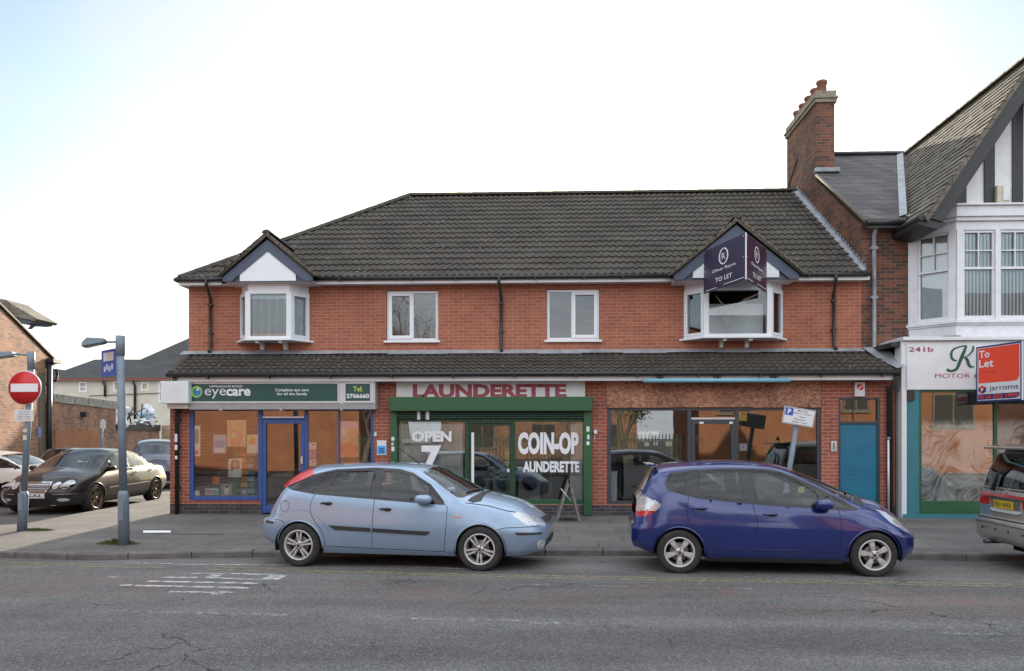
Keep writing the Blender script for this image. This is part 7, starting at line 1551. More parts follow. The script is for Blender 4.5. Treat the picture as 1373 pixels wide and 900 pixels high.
# ---------------------------------------------------------------- pale blue five-door hatchback
foc = dict(x=(-1.86, 2.17), crown=2.6,
    zb=[(-1.86, .36), (-1.7, .29), (-1.3, .24), (-.9, .205), (.9, .2), (1.6, .215), (1.95, .22), (2.17, .27)],
    wb=[(-1.86, .56), (-1.6, .72), (-1.2, .78), (1.3, .78), (1.8, .72), (2.17, .52)],
    zm=[(-1.86, .56), (-1, .58), (1, .56), (2.17, .5)],
    wm=[(-1.86, .60), (-1.8, .70), (-1.68, .79), (-1.4, .835), (-1, .85), (0, .852), (1, .85), (1.4, .845), (1.75, .80), (1.98, .71), (2.1, .60), (2.17, .48)],
    zs=[(-1.86, .70), (-1.75, .86), (-1.62, 1.02), (-1.5, 1.075), (-1.13, 1.03), (-.28, .97), (.4, .93), (.85, .905), (1.1, .90), (1.4, .865), (1.7, .785), (1.95, .70), (2.17, .62)],
    ws=[(-1.86, .55), (-1.75, .66), (-1.6, .735), (-1.3, .775), (-.6, .79), (.5, .79), (.9, .785), (1.2, .76), (1.5, .735), (1.8, .68), (2.0, .60), (2.17, .44)],
    zr=[(-1.86, .76), (-1.75, .93), (-1.62, 1.09), (-1.45, 1.22), (-1.2, 1.335), (-.84, 1.395), (-.25, 1.42), (.1, 1.405), (.32, 1.345), (.57, 1.2), (.82, 1.03), (1.0, .955), (1.12, .925), (1.4, .885), (1.7, .81), (1.95, .722), (2.17, .635)],
    wr=[(-1.86, .52), (-1.75, .60), (-1.6, .62), (-1.3, .60), (-.8, .585), (.1, .575), (.5, .63), (.85, .695), (1.1, .705), (1.4, .69), (1.8, .64), (2.0, .56), (2.17, .42)],
    zt=[(-1.86, .86), (-1.82, .96), (-1.76, 1.03), (-1.6, 1.18), (-1.35, 1.37), (-1.22, 1.43), (-.9, 1.45), (-.3, 1.465), (.1, 1.455), (.45, 1.415), (.8, 1.265), (1.15, 1.085), (1.24, 1.05), (1.5, .99), (1.8, .90), (2.0, .80), (2.12, .715), (2.17, .665)],
    gf=[(0, -.14), (.22, -.09), (.3, -.03), (.42, 0), (.6, .0), (.66, -.03), (.8, -.06), (2, -.06)],
    gr=[(0, .0), (.28, .04), (.4, .1), (.6, .11), (.655, .09), (.675, .03), (.8, .02), (.95, 0), (2, 0)])
loc, rz = place((399, 757), (650, 764), .75)
c = Car('parked_car', 'pale metallic blue hatchback parked facing right outside the launderette', foc, loc, rz)
pm = paint('ice_blue_paint', lin((130, 155, 182)), .22, .28, .3)
c.region('rear_bumper', [(-2.2, .0), (-1.58, .0), (-1.58, .58), (-1.7, .665), (-2.2, .665)]); c.region('front_bumper', [(1.5, .0), (1.5, .55), (1.66, .605), (2.4, .612), (2.4, .0)])
DLO = [(-1.56, 1.135), (-1.43, 1.095), (-1.13, 1.045), (-.92, 1.03), (-.275, .985), (.376, .94), (.8, .915), (.72, 1.01), (.57, 1.165), (.31, 1.315), (.1, 1.372), (-.25, 1.39), (-.84, 1.362), (-1.05, 1.318), (-1.17, 1.287)]
c.region('window_surround', DLO, cond=sidecond)
c.region('side_window#1', [(-1.39, 1.135), (-1.13, 1.073), (-.98, 1.285), (-1.1, 1.28), (-1.23, 1.235)], cond=sidecond, only=['window_surround']); c.region('side_window#2', [(-.91, 1.045), (-.285, .995), (-.265, 1.372), (-.72, 1.352), (-.81, 1.32)], cond=sidecond, only=['window_surround'])
c.region('side_window#3', [(-.13, .982), (.30, .952), (.62, .937), (.555, 1.15), (.31, 1.293), (.1, 1.35), (-.14, 1.372)], cond=sidecond, only=['window_surround'])
c.region('head_light', [(1.70, .79), (1.79, .805), (1.95, .76), (2.10, .66), (2.14, .63), (1.92, .635), (1.83, .712)], only=['body'])
c.region('windscreen', [(1.2, -.1), (1.19, .25), (1.12, .5), (1.03, .635), (.95, .66), (.42, .53), (.47, .3), (.5, -.1)], ax=(0, 1), cond=topcond)
c.region('rear_window', [(-1.74, -.1), (-1.72, .4), (-1.62, .54), (-1.38, .54), (-1.33, .4), (-1.33, -.1)], ax=(0, 1), cond=topcond)
for x in (-1.307, 1.308): c.region('hole', arch(x, .305, .345), cond=sidecond)
mats = dict(body=pm, rear_bumper=pm, front_bumper=pm, window_surround=M['gloss'], side_window=M['carglass'], windscreen=M['carglass'], rear_window=M['darkglass'], tail_light=M['lampr'], head_light=M['lampc'])
two = {'side_window#1': 2, 'side_window#2': 2, 'side_window#3': 2, 'tail_light': 2, 'head_light': 2, 'window_surround': 2}
c.emit(mats, two)
winframe(c, DLO, [[(-1.39, 1.135), (-1.13, 1.073), (-.98, 1.285), (-1.1, 1.28), (-1.23, 1.235)], [(-.91, 1.045), (-.285, .995), (-.265, 1.372), (-.72, 1.352), (-.81, 1.32)], [(-.13, .982), (.30, .952), (.62, .937), (.555, 1.15), (.31, 1.293), (.1, 1.35), (-.14, 1.372)]])
R_ = lambda pts, w=.007, **k: c.ribbon('panel_gap', pts, w, M['well'], **k)
R_([(-1.07, 1.055), (-1.13, .93), (-1.143, .87), (-1.133, .77), (-1.06, .65), (-.975, .553), (-.93, .44), (-.916, .314)]); R_([(-.2, .985), (-.226, .311)]); R_([(.8, .915), (.85, .87), (.84, .6), (.805, .257)])
R_([(-.92, .305), (.8, .262)], .009); R_([(-1.70, .665), (-1.58, .655), (-1.52, .62)], .008); R_([(1.54, .575), (1.66, .605), (1.9, .61), (2.1, .612)], .008); R_([(1.08, .93), (1.4, .89), (1.66, .822), (1.78, .80)], .008)
for sg in (-1, 1): c.ribbon('fuel_flap', circ(-1.538, .858, .075, 30) + [circ(-1.538, .858, .075, 30)[0]], .006, M['well'], sides=(sg,)) if sg < 0 else None
c.patch('side_moulding', [(-.85, .6), (-.24, .573), (-.24, .523), (-.76, .541)], M['trim'], off=.014, sides=(-1, 1)); c.patch('side_moulding', [(-.215, .572), (.4, .546), (.62, .54), (.56, .49), (-.215, .522)], M['trim'], off=.014, sides=(-1, 1))
c.patch('bumper_strip', [(1.78, .54), (2.12, .53), (2.12, .505), (1.82, .508)], M['trim'], off=.01, sides=(-1, 1)); c.patch('bumper_strip', [(-1.84, .645), (-1.7, .63), (-1.72, .605), (-1.84, .61)], M['trim'], off=.01, sides=(-1, 1))
c.patch('side_repeater', [(.95, .755), (1.06, .745), (1.0, .725)], M['lampo'], off=.006, sides=(-1, 1), step=.02)
c.patch('fog_light', circ(.56, .36, .06, 16), M['lampc'], view='front', off=.012, step=.02); c.patch('fog_light', circ(-.56, .36, .06, 16), M['lampc'], view='front', off=.012, step=.02)
c.patch('grille', [(-.36, .63), (.36, .63), (.3, .7), (-.3, .7)], M['trim'], view='front', off=.012); c.patch('lower_grille', [(-.45, .3), (.45, .3), (.42, .42), (-.42, .42)], M['trim'], view='front', off=.012); c.plate('FX04 KDA', 0, .5, 'front', M['platew']) if False else None
c.patch('tail_light', [(-1.235, 1.385), (-1.165, 1.295), (-1.36, 1.21), (-1.51, 1.145), (-1.62, 1.10), (-1.65, 1.115), (-1.58, 1.19), (-1.42, 1.30)], M['lampr'], off=.008, sides=(-1, 1), step=.025)
c.patch('sill', [(-.93, .3), (.78, .257), (.86, .21), (-.95, .215)], pm, off=.012, sides=(-1, 1), step=.05)
for x in (-1.307, 1.308): c.lip(x, .305, .35, pm, .03)
c.ribbon('arch_shade_line', [(-1.74, .66)] + [(-1.307 - .50 * math.cos(a), .305 + .50 * math.sin(a)) for a in np.linspace(.65, 2.75, 16)], .006, simple('crease_shade', lin((104, 130, 164)), .35, metal=.5))  # flat darker ribbon, painted in for the shade along the arch crease
c.wells((-1.307, 1.308), .36); c.floor(); c.interior([.05, -.8])
for x in (-1.307, 1.308):
    for sg in (-1, 1): c.wheel(x, sg, .31, .212, .752, .2, ('twin', 5), turn=.3 if x < 0 else .9)
c.mirror(.54, .985, pm, l=.27, h=.125); c.handle(-.9, .905, M['trim']); c.handle(-.03, .835, M['trim'])
m = MB(); m.tube([(.22, 0, 1.45), (-.02, 0, 1.62), (-.26, 0, 1.80)], .006, 6, rs=[.009, .005, .003]); m.build('aerial', M['trim'], c.root, local=True)
c.ribbon('wiper', [(1.2, .05), (1.05, .5)], .025, M['trim'], view='top', off=.02, sides=(-1, 1)); c.patch('cowl', [(1.28, -.6), (1.18, -.68), (1.1, -.66), (1.2, -.4), (1.24, 0), (1.2, .4), (1.1, .66), (1.18, .68), (1.28, .6), (1.3, 0)], M['trim'], view='top', off=.003)
focus_car = c
# ---------------------------------------------------------------- dark blue compact hatchback
jz = dict(x=(-1.80, 2.02), crown=2.6,
    zb=[(-1.80, .34), (-1.6, .28), (-1.25, .24), (-.85, .21), (.85, .20), (1.5, .2), (1.8, .21), (2.02, .25)],
    wb=[(-1.80, .55), (-1.6, .72), (-1.2, .78), (1.2, .78), (1.7, .72), (2.02, .48)],
    zm=[(-1.80, .62), (-1, .62), (1, .58), (2.02, .5)],
    wm=[(-1.80, .58), (-1.74, .68), (-1.6, .78), (-1.3, .83), (-.9, .845), (0, .848), (.9, .845), (1.3, .84), (1.6, .79), (1.82, .69), (1.96, .56), (2.02, .44)],
    zs=[(-1.80, .88), (-1.7, 1.0), (-1.55, 1.07), (-1.34, 1.10), (-1.18, 1.07), (-.98, 1.02), (-.36, .96), (0, .93), (.44, .905), (.98, .885), (1.2, .85), (1.45, .76), (1.7, .66), (1.88, .59), (2.02, .54)],
    ws=[(-1.80, .56), (-1.65, .69), (-1.4, .755), (-1, .785), (.4, .79), (.9, .775), (1.2, .745), (1.5, .69), (1.75, .61), (1.92, .5), (2.02, .40)],
    zr=[(-1.80, .95), (-1.7, 1.12), (-1.6, 1.28), (-1.5, 1.345), (-1.24, 1.395), (-.675, 1.44), (-.2, 1.43), (0, 1.41), (.285, 1.325), (.55, 1.19), (.8, 1.06), (1.0, .955), (1.13, .905), (1.35, .84), (1.6, .73), (1.75, .665), (1.9, .61), (2.02, .56)],
    wr=[(-1.80, .54), (-1.7, .62), (-1.5, .61), (-1.2, .60), (0, .59), (.4, .62), (.8, .68), (1.1, .70), (1.35, .67), (1.6, .61), (1.8, .53), (1.95, .43), (2.02, .38)],
    zt=[(-1.80, 1.0), (-1.76, 1.08), (-1.66, 1.27), (-1.56, 1.40), (-1.5, 1.44), (-1.1, 1.49), (-.6, 1.515), (-.2, 1.50), (.1, 1.465), (.4, 1.375), (.8, 1.205), (1.1, 1.075), (1.2, 1.035), (1.45, .96), (1.7, .86), (1.88, .755), (1.98, .66), (2.02, .60)],
    gf=[(0, -.16), (.2, -.1), (.3, -.03), (.42, 0), (.56, 0), (.64, -.03), (.8, -.06), (2, -.06)],
    gr=[(0, -.02), (.3, .03), (.42, .07), (.6, .07), (.66, .03), (.8, .02), (1.0, 0), (2, 0)])
for k_ in ('zb', 'wb', 'zm', 'wm', 'zs', 'ws', 'zr', 'wr', 'zt'): jz[k_] = [((1.5 + (a - 1.5) * .75 if a > 1.5 else a), b) for a, b in jz[k_]]
jz['x'] = (-1.80, 1.89)
loc, rz = place((914.6, 767), (1165, 771.5), .74)
c = Car('parked_car', 'dark blue compact hatchback parked outside the boarded shop and teal door', jz, loc, rz)
pm = paint('deep_blue_paint', lin((10, 34, 104)), .12, .2, .12)
sc2 = lambda s: np.broadcast_to((np.arange(s.P.shape[1]) < s.n1 + 4)[None, :], s.P.shape[:2])
c.region('window_surround', [(-1.43, 1.205), (-1.38, 1.13), (-1.2, 1.078), (-.98, 1.025), (-.36, .965), (0, .935), (.45, .91), (.95, .885), (1.06, .885), (.8, 1.035), (.55, 1.165), (.285, 1.297), (0, 1.383), (-.3, 1.398), (-.68, 1.402), (-1.1, 1.375), (-1.36, 1.335)], cond=sidecond)
W_ = ['window_surround']
c.region('side_window#1', [(-1.40, 1.25), (-1.38, 1.19), (-1.33, 1.145), (-1.19, 1.105), (-1.13, 1.33), (-1.34, 1.318)], cond=sidecond, only=W_)
c.region('side_window#2', [(-.99, 1.05), (-.375, .99), (-.44, 1.378), (-.97, 1.362)], cond=sidecond, only=W_)
c.region('side_window#3', [(-.22, .98), (0, .957), (.44, .932), (.585, 1.03), (.53, 1.135), (.285, 1.268), (0, 1.355), (-.29, 1.373)], cond=sidecond, only=W_)
c.region('side_window#4', [(.64, 1.09), (.70, .94), (.76, .91), (.94, .90), (.97, .915)], cond=sidecond, only=W_)
c.region('tail_light', [(-1.95, 1.06), (-1.70, 1.035), (-1.475, .925), (-1.56, .84), (-1.95, .80)], only=['body'])
c.region('brake_light', [(-1.95, .822), (-1.56, .845), (-1.61, .805), (-1.74, .757), (-1.95, .745)], only=['body', 'tail_light'])
c.region('head_light', [(1.33, .882), (1.50, .83), (1.64, .735), (1.77, .62), (1.80, .57), (1.71, .59), (1.6, .655), (1.5, .70), (1.42, .78)], only=['body'])
c.region('windscreen', [(1.15, -.1), (1.14, .25), (1.08, .5), (1.0, .64), (.92, .665), (.30, .56), (.24, .3), (.22, -.1)], ax=(0, 1), cond=topcond)
c.region('rear_window', [(-1.775, -.1), (-1.765, .4), (-1.72, .54), (-1.6, .57), (-1.57, .4), (-1.57, -.1)], ax=(0, 1), cond=topcond)
for x in (-1.25, 1.25): c.region('hole', arch(x, .295, .335), cond=sidecond)
c.emit(dict(body=pm, window_surround=M['gloss'], side_window=M['carglass'], windscreen=M['carglass'], rear_window=M['darkglass'], tail_light=M['lampc'], brake_light=M['lampr'], head_light=M['lampc']), {'side_window#%d' % k: 2 for k in (1, 2, 3, 4)} | {'tail_light': 2, 'brake_light': 2, 'head_light': 2, 'window_surround': 2})
winframe(c, [(-1.43, 1.205), (-1.38, 1.13), (-1.2, 1.078), (-.98, 1.025), (-.36, .965), (0, .935), (.45, .91), (.95, .885), (1.06, .885), (.8, 1.035), (.55, 1.165), (.285, 1.297), (0, 1.383), (-.3, 1.398), (-.68, 1.402), (-1.1, 1.375), (-1.36, 1.335)], [[(-1.40, 1.25), (-1.38, 1.19), (-1.33, 1.145), (-1.19, 1.105), (-1.13, 1.33), (-1.34, 1.318)], [(-.99, 1.05), (-.375, .99), (-.44, 1.378), (-.97, 1.362)], [(-.22, .98), (0, .957), (.44, .932), (.585, 1.03), (.53, 1.135), (.285, 1.268), (0, 1.355), (-.29, 1.373)], [(.64, 1.09), (.70, .94), (.76, .91), (.94, .90), (.97, .915)]])
R_ = lambda pts, w=.007, **k: c.ribbon('panel_gap', pts, w, M['well'], **k)
R_([(-1.12, 1.06), (-1.15, .9), (-1.155, .82), (-1.127, .688), (-1.06, .62), (-.976, .56), (-.90, .43), (-.87, .236)]); R_([(-.3, .96), (-.24, .75), (-.232, .228)]); R_([(.80, .90), (.825, .8), (.831, .653), (.803, .244)]); R_([(-.87, .232), (.8, .222)], .009)
R_([(1.6, .60), (1.7, .5), (1.66, .36)], .007); R_([(-1.6, .6), (-1.78, .70)], .007); R_([(1.1, .90), (1.33, .86)], .007)
M['blue_edge'] = simple('blue_edge_paint', lin((60, 70, 160)), .3, metal=.4)
c.patch('door_crease', [(-.80, .375), (-.3, .35), (.78, .345), (.78, .335), (-.3, .335), (-.76, .35)], pm, off=.012, sides=(-1, 1)); c.patch('sill', [(-.86, .235), (.84, .225), (.88, .17), (-.9, .18)], M['trim'], off=.006, sides=(-1, 1), step=.06)
for x in (-1.25, 1.25): c.lip(x, .295, .338, pm, .026)
c.wells((-1.25, 1.25), .35); c.floor(x0=-1.5, x1=1.6); c.interior([.08, -.75], zseat=.6, dashx=.85, zdash=.92)
for x in (-1.25, 1.25):
    for sg in (-1, 1): c.wheel(x, sg, .298, .2, .745, .19, ('broad', 5), turn=.95 if x < 0 else .5)
c.mirror(.62, .955, pm, l=.25, h=.14); c.handle(-.98, .888, pm, l=.19, h=.034); c.handle(-.07, .815, pm, l=.19, h=.034)
c.ribbon('wiper', [(1.12, .05), (1.0, .45)], .025, M['trim'], view='top', off=.02, sides=(-1, 1)); c.patch('cowl', [(1.2, -.6), (1.1, -.68), (1.03, -.66), (1.12, -.4), (1.16, 0), (1.12, .4), (1.03, .66), (1.1, .68), (1.2, .6), (1.23, 0)], M['trim'], view='top', off=.003)
c.plate('FV59 RJX', 0, .72, 'rear', M['platey']) if False else None
m = MB(); q, n = c.surf(-1.66, 1.25, 'side', -1); m.tube([Vector((-1.78, -.1, 1.12)), Vector((-1.86, -.1, 1.14)), Vector((-1.78, -.45, 1.2))], .012, 6); m.build('rear_wiper', M['trim'], c.root, local=True); m = MB(); m.obox((-1.60, 0, 1.45), XU, (0, 1, 0), ZU, .06, .5, .012); m.build('spoiler', pm, c.root, local=True)
m = MB(); m.tube([(-1.45, -.1, 1.45), (-1.55, -.1, 1.50)], .01, 6); m.build('washer_jet', M['trim'], c.root, local=True)
yd = simple('green_tax_disc', lin((190, 200, 90)), .6); m = MB(); m.obox((.42, -.45, 1.12), XU, (0, 1, 0), ZU, .04, .004, .04); m.build('tax_disc', yd, c.root, local=True)

# ---------------------------------------------------------------- silver people carrier at the right edge
pv = dict(x=(-2.3, 2.4), crown=3.2,
    zb=[(-2.3, .34), (-2.0, .3), (-1.5, .25), (1.9, .22), (2.4, .3)], wb=[(-2.3, .70), (-2.1, .78), (-1.5, .82), (1.9, .8), (2.4, .55)],
    zm=[(-2.3, .62), (0, .65), (2.4, .5)], wm=[(-2.3, .76), (-2.24, .82), (-2.1, .87), (-1.6, .895), (1.4, .895), (2.0, .83), (2.4, .55)],
    zs=[(-2.3, 1.03), (-1.5, 1.06), (1.0, .98), (1.7, .9), (2.4, .62)], ws=[(-2.3, .71), (-2.2, .78), (-1.8, .83), (1.2, .83), (1.9, .75), (2.4, .48)],
    zr=[(-2.3, 1.12), (-2.2, 1.42), (-2.08, 1.62), (-1.9, 1.66), (-.5, 1.69), (.3, 1.62), (.9, 1.36), (1.5, 1.03), (1.9, .9), (2.4, .65)], wr=[(-2.3, .69), (-2.15, .70), (-1.9, .68), (0, .67), (.8, .7), (1.5, .75), (2.4, .45)],
    zt=[(-2.3, 1.13), (-2.22, 1.42), (-2.1, 1.66), (-1.9, 1.72), (-.5, 1.77), (.3, 1.71), (.9, 1.46), (1.5, 1.14), (1.9, 1.02), (2.3, .82), (2.4, .7)],
    gf=[(0, -.1), (.4, 0), (.8, -.05), (2, -.05)], gr=[(0, -.06), (.3, 0), (.42, .07), (.62, .08), (.66, .06), (.69, .015), (.9, .03), (1.05, .015), (1.1, -.0), (2, 0)])
rdir = math.atan2(Vector(G(1165, 771.5)).y - Vector(G(914.6, 767)).y, Vector(G(1165, 771.5)).x - Vector(G(914.6, 767)).x)
gxp, gyp = 7.12, 0
pl0 = Vector(((1348 - 686.5) / F * 11.02, 11.02)); pw = Vector((pl0.x * CT - pl0.y * ST, pl0.x * ST + pl0.y * CT))
cx_, cy_ = pw.x + math.cos(rdir) * 2.33, pw.y + math.sin(rdir) * 2.33
c = Car('parked_car', 'silver people carrier seen from behind at the right-hand edge', pv, (cx_, cy_, -.02), rdir, cell=.04)
pm = paint('silver_paint', lin((160, 157, 150)), .3, .34, .3)
c.region('rear_window', [(-.80, 1.12), (.80, 1.12), (.80, 1.13), (.70, 1.56), (.62, 1.60), (0, 1.61), (-.1, 1.61), (-.8, 1.2)][1:7] + [(-.1, 1.12)], ax=(1, 2), cond=lambda s: np.broadcast_to((s.S < -2.02)[:, None], s.P.shape[:2]))
c.region('window_surround', [(-2.0, 1.12), (1.2, 1.05), (.85, 1.3), (.3, 1.56), (-.5, 1.61), (-1.85, 1.58)], cond=sidecond); c.region('side_window', [(-1.9, 1.16), (-1.1, 1.14), (-1.1, 1.56), (-1.78, 1.54)], cond=sidecond, only=['window_surround'])
c.region('side_window', [(-1.0, 1.14), (.9, 1.08), (.8, 1.28), (.28, 1.52), (-.5, 1.57), (-1.0, 1.56)], cond=sidecond, only=['window_surround'])
for x in (-1.35, 1.5): c.region('hole', arch(x, .32, .36), cond=sidecond)
c.emit(dict(body=pm, window_surround=M['gloss'], side_window=M['darkglass'], rear_window=M['darkglass']), {'side_window': 2, 'window_surround': 2})
RV = lambda n, poly, mt, off=.01, **k: c.patch(n, poly, mt, view='rear', off=off, **k)
RV('tail_light', [(-.83, .85), (-.46, .865), (-.46, 1.02), (-.6, 1.035), (-.81, 1.06)], M['lampr'], .012); RV('tail_light', [(.46, .865), (.83, .85), (.81, 1.06), (.6, 1.035), (.46, 1.02)], M['lampr'], .012)
RV('garnish', [(-.46, .99), (.46, .99), (.46, 1.03), (-.46, 1.03)], M['lampr'], .016); RV('chrome_strip', [(-.62, .965), (.62, .965), (.62, .982), (-.62, .982)], M['chrome'], .022); RV('plate_recess', [(-.36, .82), (.36, .82), (.40, .96), (-.40, .96)], simple('recess_grey', (.12, .12, .12), .5), .006)
RV('plate_lip', [(-.42, .80), (-.33, .775), (.33, .775), (.42, .80), (.36, .82), (-.36, .82)], M['signw'], .02)
c.plate('FE05 WHX', .02, .885, 'rear', M['platey'])
RV('panel_gap', [(-.88, .665), (.88, .665), (.88, .675), (-.88, .675)], M['well'], .006); RV('bumper_groove', [(-.86, .60), (.86, .60), (.86, .606), (-.86, .606)], M['trim'], .008); RV('panel_gap', [(-.80, 1.085), (.80, 1.085), (.80, 1.1), (-.80, 1.1)], M['gloss'], .006)
for y in (-.55, -.18, .18, .55): RV('parking_sensor', circ(y, .52, .016, 10), M['trim'], .012, step=.01)
RV('badge', circ(0, 1.075, .04, 14), M['chrome'], .012, step=.02)
m = MB(); m.add([(-2.34, -.62, 1.70), (-2.34, .62, 1.70), (-1.95, .66, 1.745), (-1.95, -.66, 1.745), (-2.33, -.62, 1.665), (-2.33, .62, 1.665), (-1.95, .66, 1.70), (-1.95, -.66, 1.70)], [(0, 1, 2, 3), (7, 6, 5, 4), (0, 4, 5, 1), (1, 5, 6, 2), (2, 6, 7, 3), (3, 7, 4, 0)]); m.build('spoiler', pm, c.root, local=True, bevel=.012)
m = MB(); m.tube([(-2.36, .3, 1.07), (-2.30, .28, 1.30), (-2.26, .1, 1.42)], .02, 6, rs=[.035, .02, .012]); m.build('rear_wiper', M['trim'], c.root, local=True)
m = MB(); m.tube([(-2.1, .5, .32), (-2.38, .5, .31)], .035, 12); m.build('exhaust_pipe', M['dalloy'], c.root, local=True); m = MB(); m.box(-2.0, -.5, .2, -1.5, .45, .33); m.build('silencer', M['well'], c.root, local=True)
m = MB(); m.tube([(-2.0, -.35, 1.76), (-2.02, -.35, 1.86)], .035, 10, rs=[.05, .03]); m.build('aerial_base', M['trim'], c.root, local=True)
c.wells((-1.35, 1.5), .37); c.floor(x0=-2.0); c.interior([.4, -.5, -1.4], zseat=.7, dashx=1.2, zdash=1.0)
for x in (-1.35, 1.5):
    for sg in (-1, 1): c.wheel(x, sg, .33, .2, .77, .21, ('plain', 7))

# ---------------------------------------------------------------- dark executive saloon in the side street
me_ = dict(x=(-2.42, 2.2), crown=2.4,
    zb=[(-2.42, .36), (-2.1, .3), (-1.5, .24), (1.6, .2), (2.2, .22)], wb=[(-2.42, .6), (-2.1, .74), (-1.5, .8), (1.5, .8), (1.9, .72), (2.2, .55)],
    zm=[(-2.42, .58), (0, .6), (2.2, .5)], wm=[(-2.42, .62), (-2.3, .74), (-2.1, .83), (-1.5, .90), (0, .91), (1.3, .905), (1.7, .87), (1.95, .79), (2.1, .69), (2.2, .56)],
    zs=[(-2.42, .80), (-2.2, .90), (-1.6, .955), (-.6, .945), (.4, .915), (1.1, .88), (1.6, .81), (1.95, .70), (2.2, .58)],
    ws=[(-2.42, .55), (-2.2, .70), (-1.5, .80), (0, .83), (1.0, .81), (1.6, .75), (1.9, .68), (2.2, .50)],
    zr=[(-2.42, .84), (-2.2, .95), (-1.8, 1.0), (-1.6, 1.02), (-1.2, 1.22), (-.8, 1.34), (-.3, 1.385), (.1, 1.37), (.5, 1.24), (.95, 1.01), (1.15, .93), (1.6, .84), (1.95, .72), (2.2, .60)],
    wr=[(-2.42, .53), (-2.1, .66), (-1.6, .66), (-1.2, .62), (-.5, .58), (.1, .585), (.6, .66), (1.05, .74), (1.6, .71), (1.95, .62), (2.2, .47)],
    zt=[(-2.42, .90), (-2.35, .97), (-2.1, 1.03), (-1.65, 1.08), (-1.55, 1.12), (-1.1, 1.33), (-.8, 1.41), (-.3, 1.45), (.1, 1.44), (.4, 1.36), (.8, 1.18), (1.1, 1.05), (1.2, 1.01), (1.6, .95), (1.95, .84), (2.12, .74), (2.2, .66)],
    gf=[(0, -.1), (.2, -.03), (.3, 0), (.5, .02), (.56, 0), (.62, -.04), (.8, -.09), (2, -.1)], gr=[(0, -.06), (.35, .0), (.6, .05), (.66, .03), (.7, .01), (2, 0)])
A = Vector(G(123, 686.5, .03)); B = Vector(G(215, 670.5, .03)); dfw = (A - B).normalized(); rg = Vector((dfw.y, -dfw.x)) ; # dfw: forwards; the visible flank is its left
lf_ = Vector((-dfw.y, dfw.x)); mid = A - dfw * 1.42 * 1.1; ctr = mid - lf_ * .78 * 1.1
c = Car('parked_car', 'dark grey executive saloon with four round headlamps parked by the corner', me_, (ctr.x, ctr.y, .03), math.atan2(dfw.y, dfw.x), cell=.034); c.root.scale = (1.1, 1.1, 1.05)
pm = paint('dark_metallic_paint', lin((24, 24, 27)), .0, .3, .2)
P_ = pm.node_tree.nodes['Principled BSDF']
for l_ in list(P_.inputs['Coat Weight'].links): pm.node_tree.links.remove(l_)
P_.inputs['Coat Weight'].default_value = .5; P_.inputs['Specular IOR Level'].default_value = .3
c.region('window_surround', [(-1.66, .985), (-.6, .965), (.4, .935), (1.02, .915), (.95, .99), (.5, 1.215), (.1, 1.345), (-.3, 1.36), (-.8, 1.315), (-1.2, 1.2)], cond=sidecond)
c.region('side_window#1', [(-1.50, 1.01), (-1.14, 1.0), (-1.1, 1.20), (-1.2, 1.16)], cond=sidecond, only=['window_surround']); c.region('side_window#2', [(-1.08, .995), (-.28, .98), (-.3, 1.335), (-.78, 1.295), (-1.04, 1.22)], cond=sidecond, only=['window_surround'])
c.region('side_window#3', [(-.16, .975), (.86, .945), (.5, 1.185), (.1, 1.315), (-.18, 1.335)], cond=sidecond, only=['window_surround'])
c.region('windscreen', [(1.12, -.1), (1.1, .3), (1.03, .6), (.96, .69), (.16, .55), (.2, .3), (.22, -.1)], ax=(0, 1), cond=topcond); c.region('rear_window', [(-1.62, -.1), (-1.6, .4), (-1.5, .58), (-.95, .55), (-.98, .3), (-.98, -.1)], ax=(0, 1), cond=topcond)
for x in (-1.43, 1.42): c.region('hole', arch(x, .32, .355), cond=sidecond)
c.emit(dict(body=pm, window_surround=M['gloss'], side_window=M['carglass'], windscreen=M['carglass'], rear_window=M['darkglass']), {'side_window#1': 2, 'side_window#2': 2, 'side_window#3': 2, 'window_surround': 2})
winframe(c, [(-1.66, .985), (-.6, .965), (.4, .935), (1.02, .915), (.95, .99), (.5, 1.215), (.1, 1.345), (-.3, 1.36), (-.8, 1.315), (-1.2, 1.2)], [], (1,))
def oval(y, z, ry, rz_, n=26): return [(y + ry * math.cos(2 * math.pi * k / n), z + rz_ * math.sin(2 * math.pi * k / n)) for k in range(n)]
for sg in (-1, 1):
    c.patch('headlamp', oval(sg * .605, .65, .095, .098), M['lampc'], view='front', off=.02, step=.03); c.patch('headlamp', oval(sg * .425, .64, .066, .07), M['lampc'], view='front', off=.022, step=.03)
    c.patch('fog_light', oval(sg * .58, .34, .1, .035), M['lampc'], view='front', off=.015, step=.03); c.patch('bumper_trim', [(sg * .4, .455), (sg * .78, .46), (sg * .78, .475), (sg * .4, .47)], M['chrome'], view='front', off=.016)
c.patch('grille', [(-.26, .52), (.26, .52), (.30, .60), (.29, .69), (-.29, .69), (-.30, .60)], M['dalloy'], view='front', off=.02)
gp = [(-.26, .515), (.26, .515), (.305, .60), (.295, .70), (-.295, .70), (-.305, .60), (-.26, .515)]; c.ribbon('grille_surround', gp, .025, M['chrome'], view='front', off=.028, sides=(1,))
for k in range(4): c.ribbon('grille_bar', [(-.28, .555 + .035 * k), (.28, .555 + .035 * k)], .01, M['alu'], view='front', off=.03, sides=(1,))
c.patch('lower_grille', [(-.36, .28), (.36, .28), (.34, .36), (-.34, .36)], M['well'], view='front', off=.012)
c.plate('GAL', .02, .43, 'front', M['platew'], w=.42)
for pts in ([(-.22, .96), (-.22, .3)], [(-1.08, .97), (-1.1, .75), (-.95, .55), (-.9, .3)], [(.98, .91), (.95, .6), (.92, .3)]): c.ribbon('panel_gap', pts, .008, M['well'])
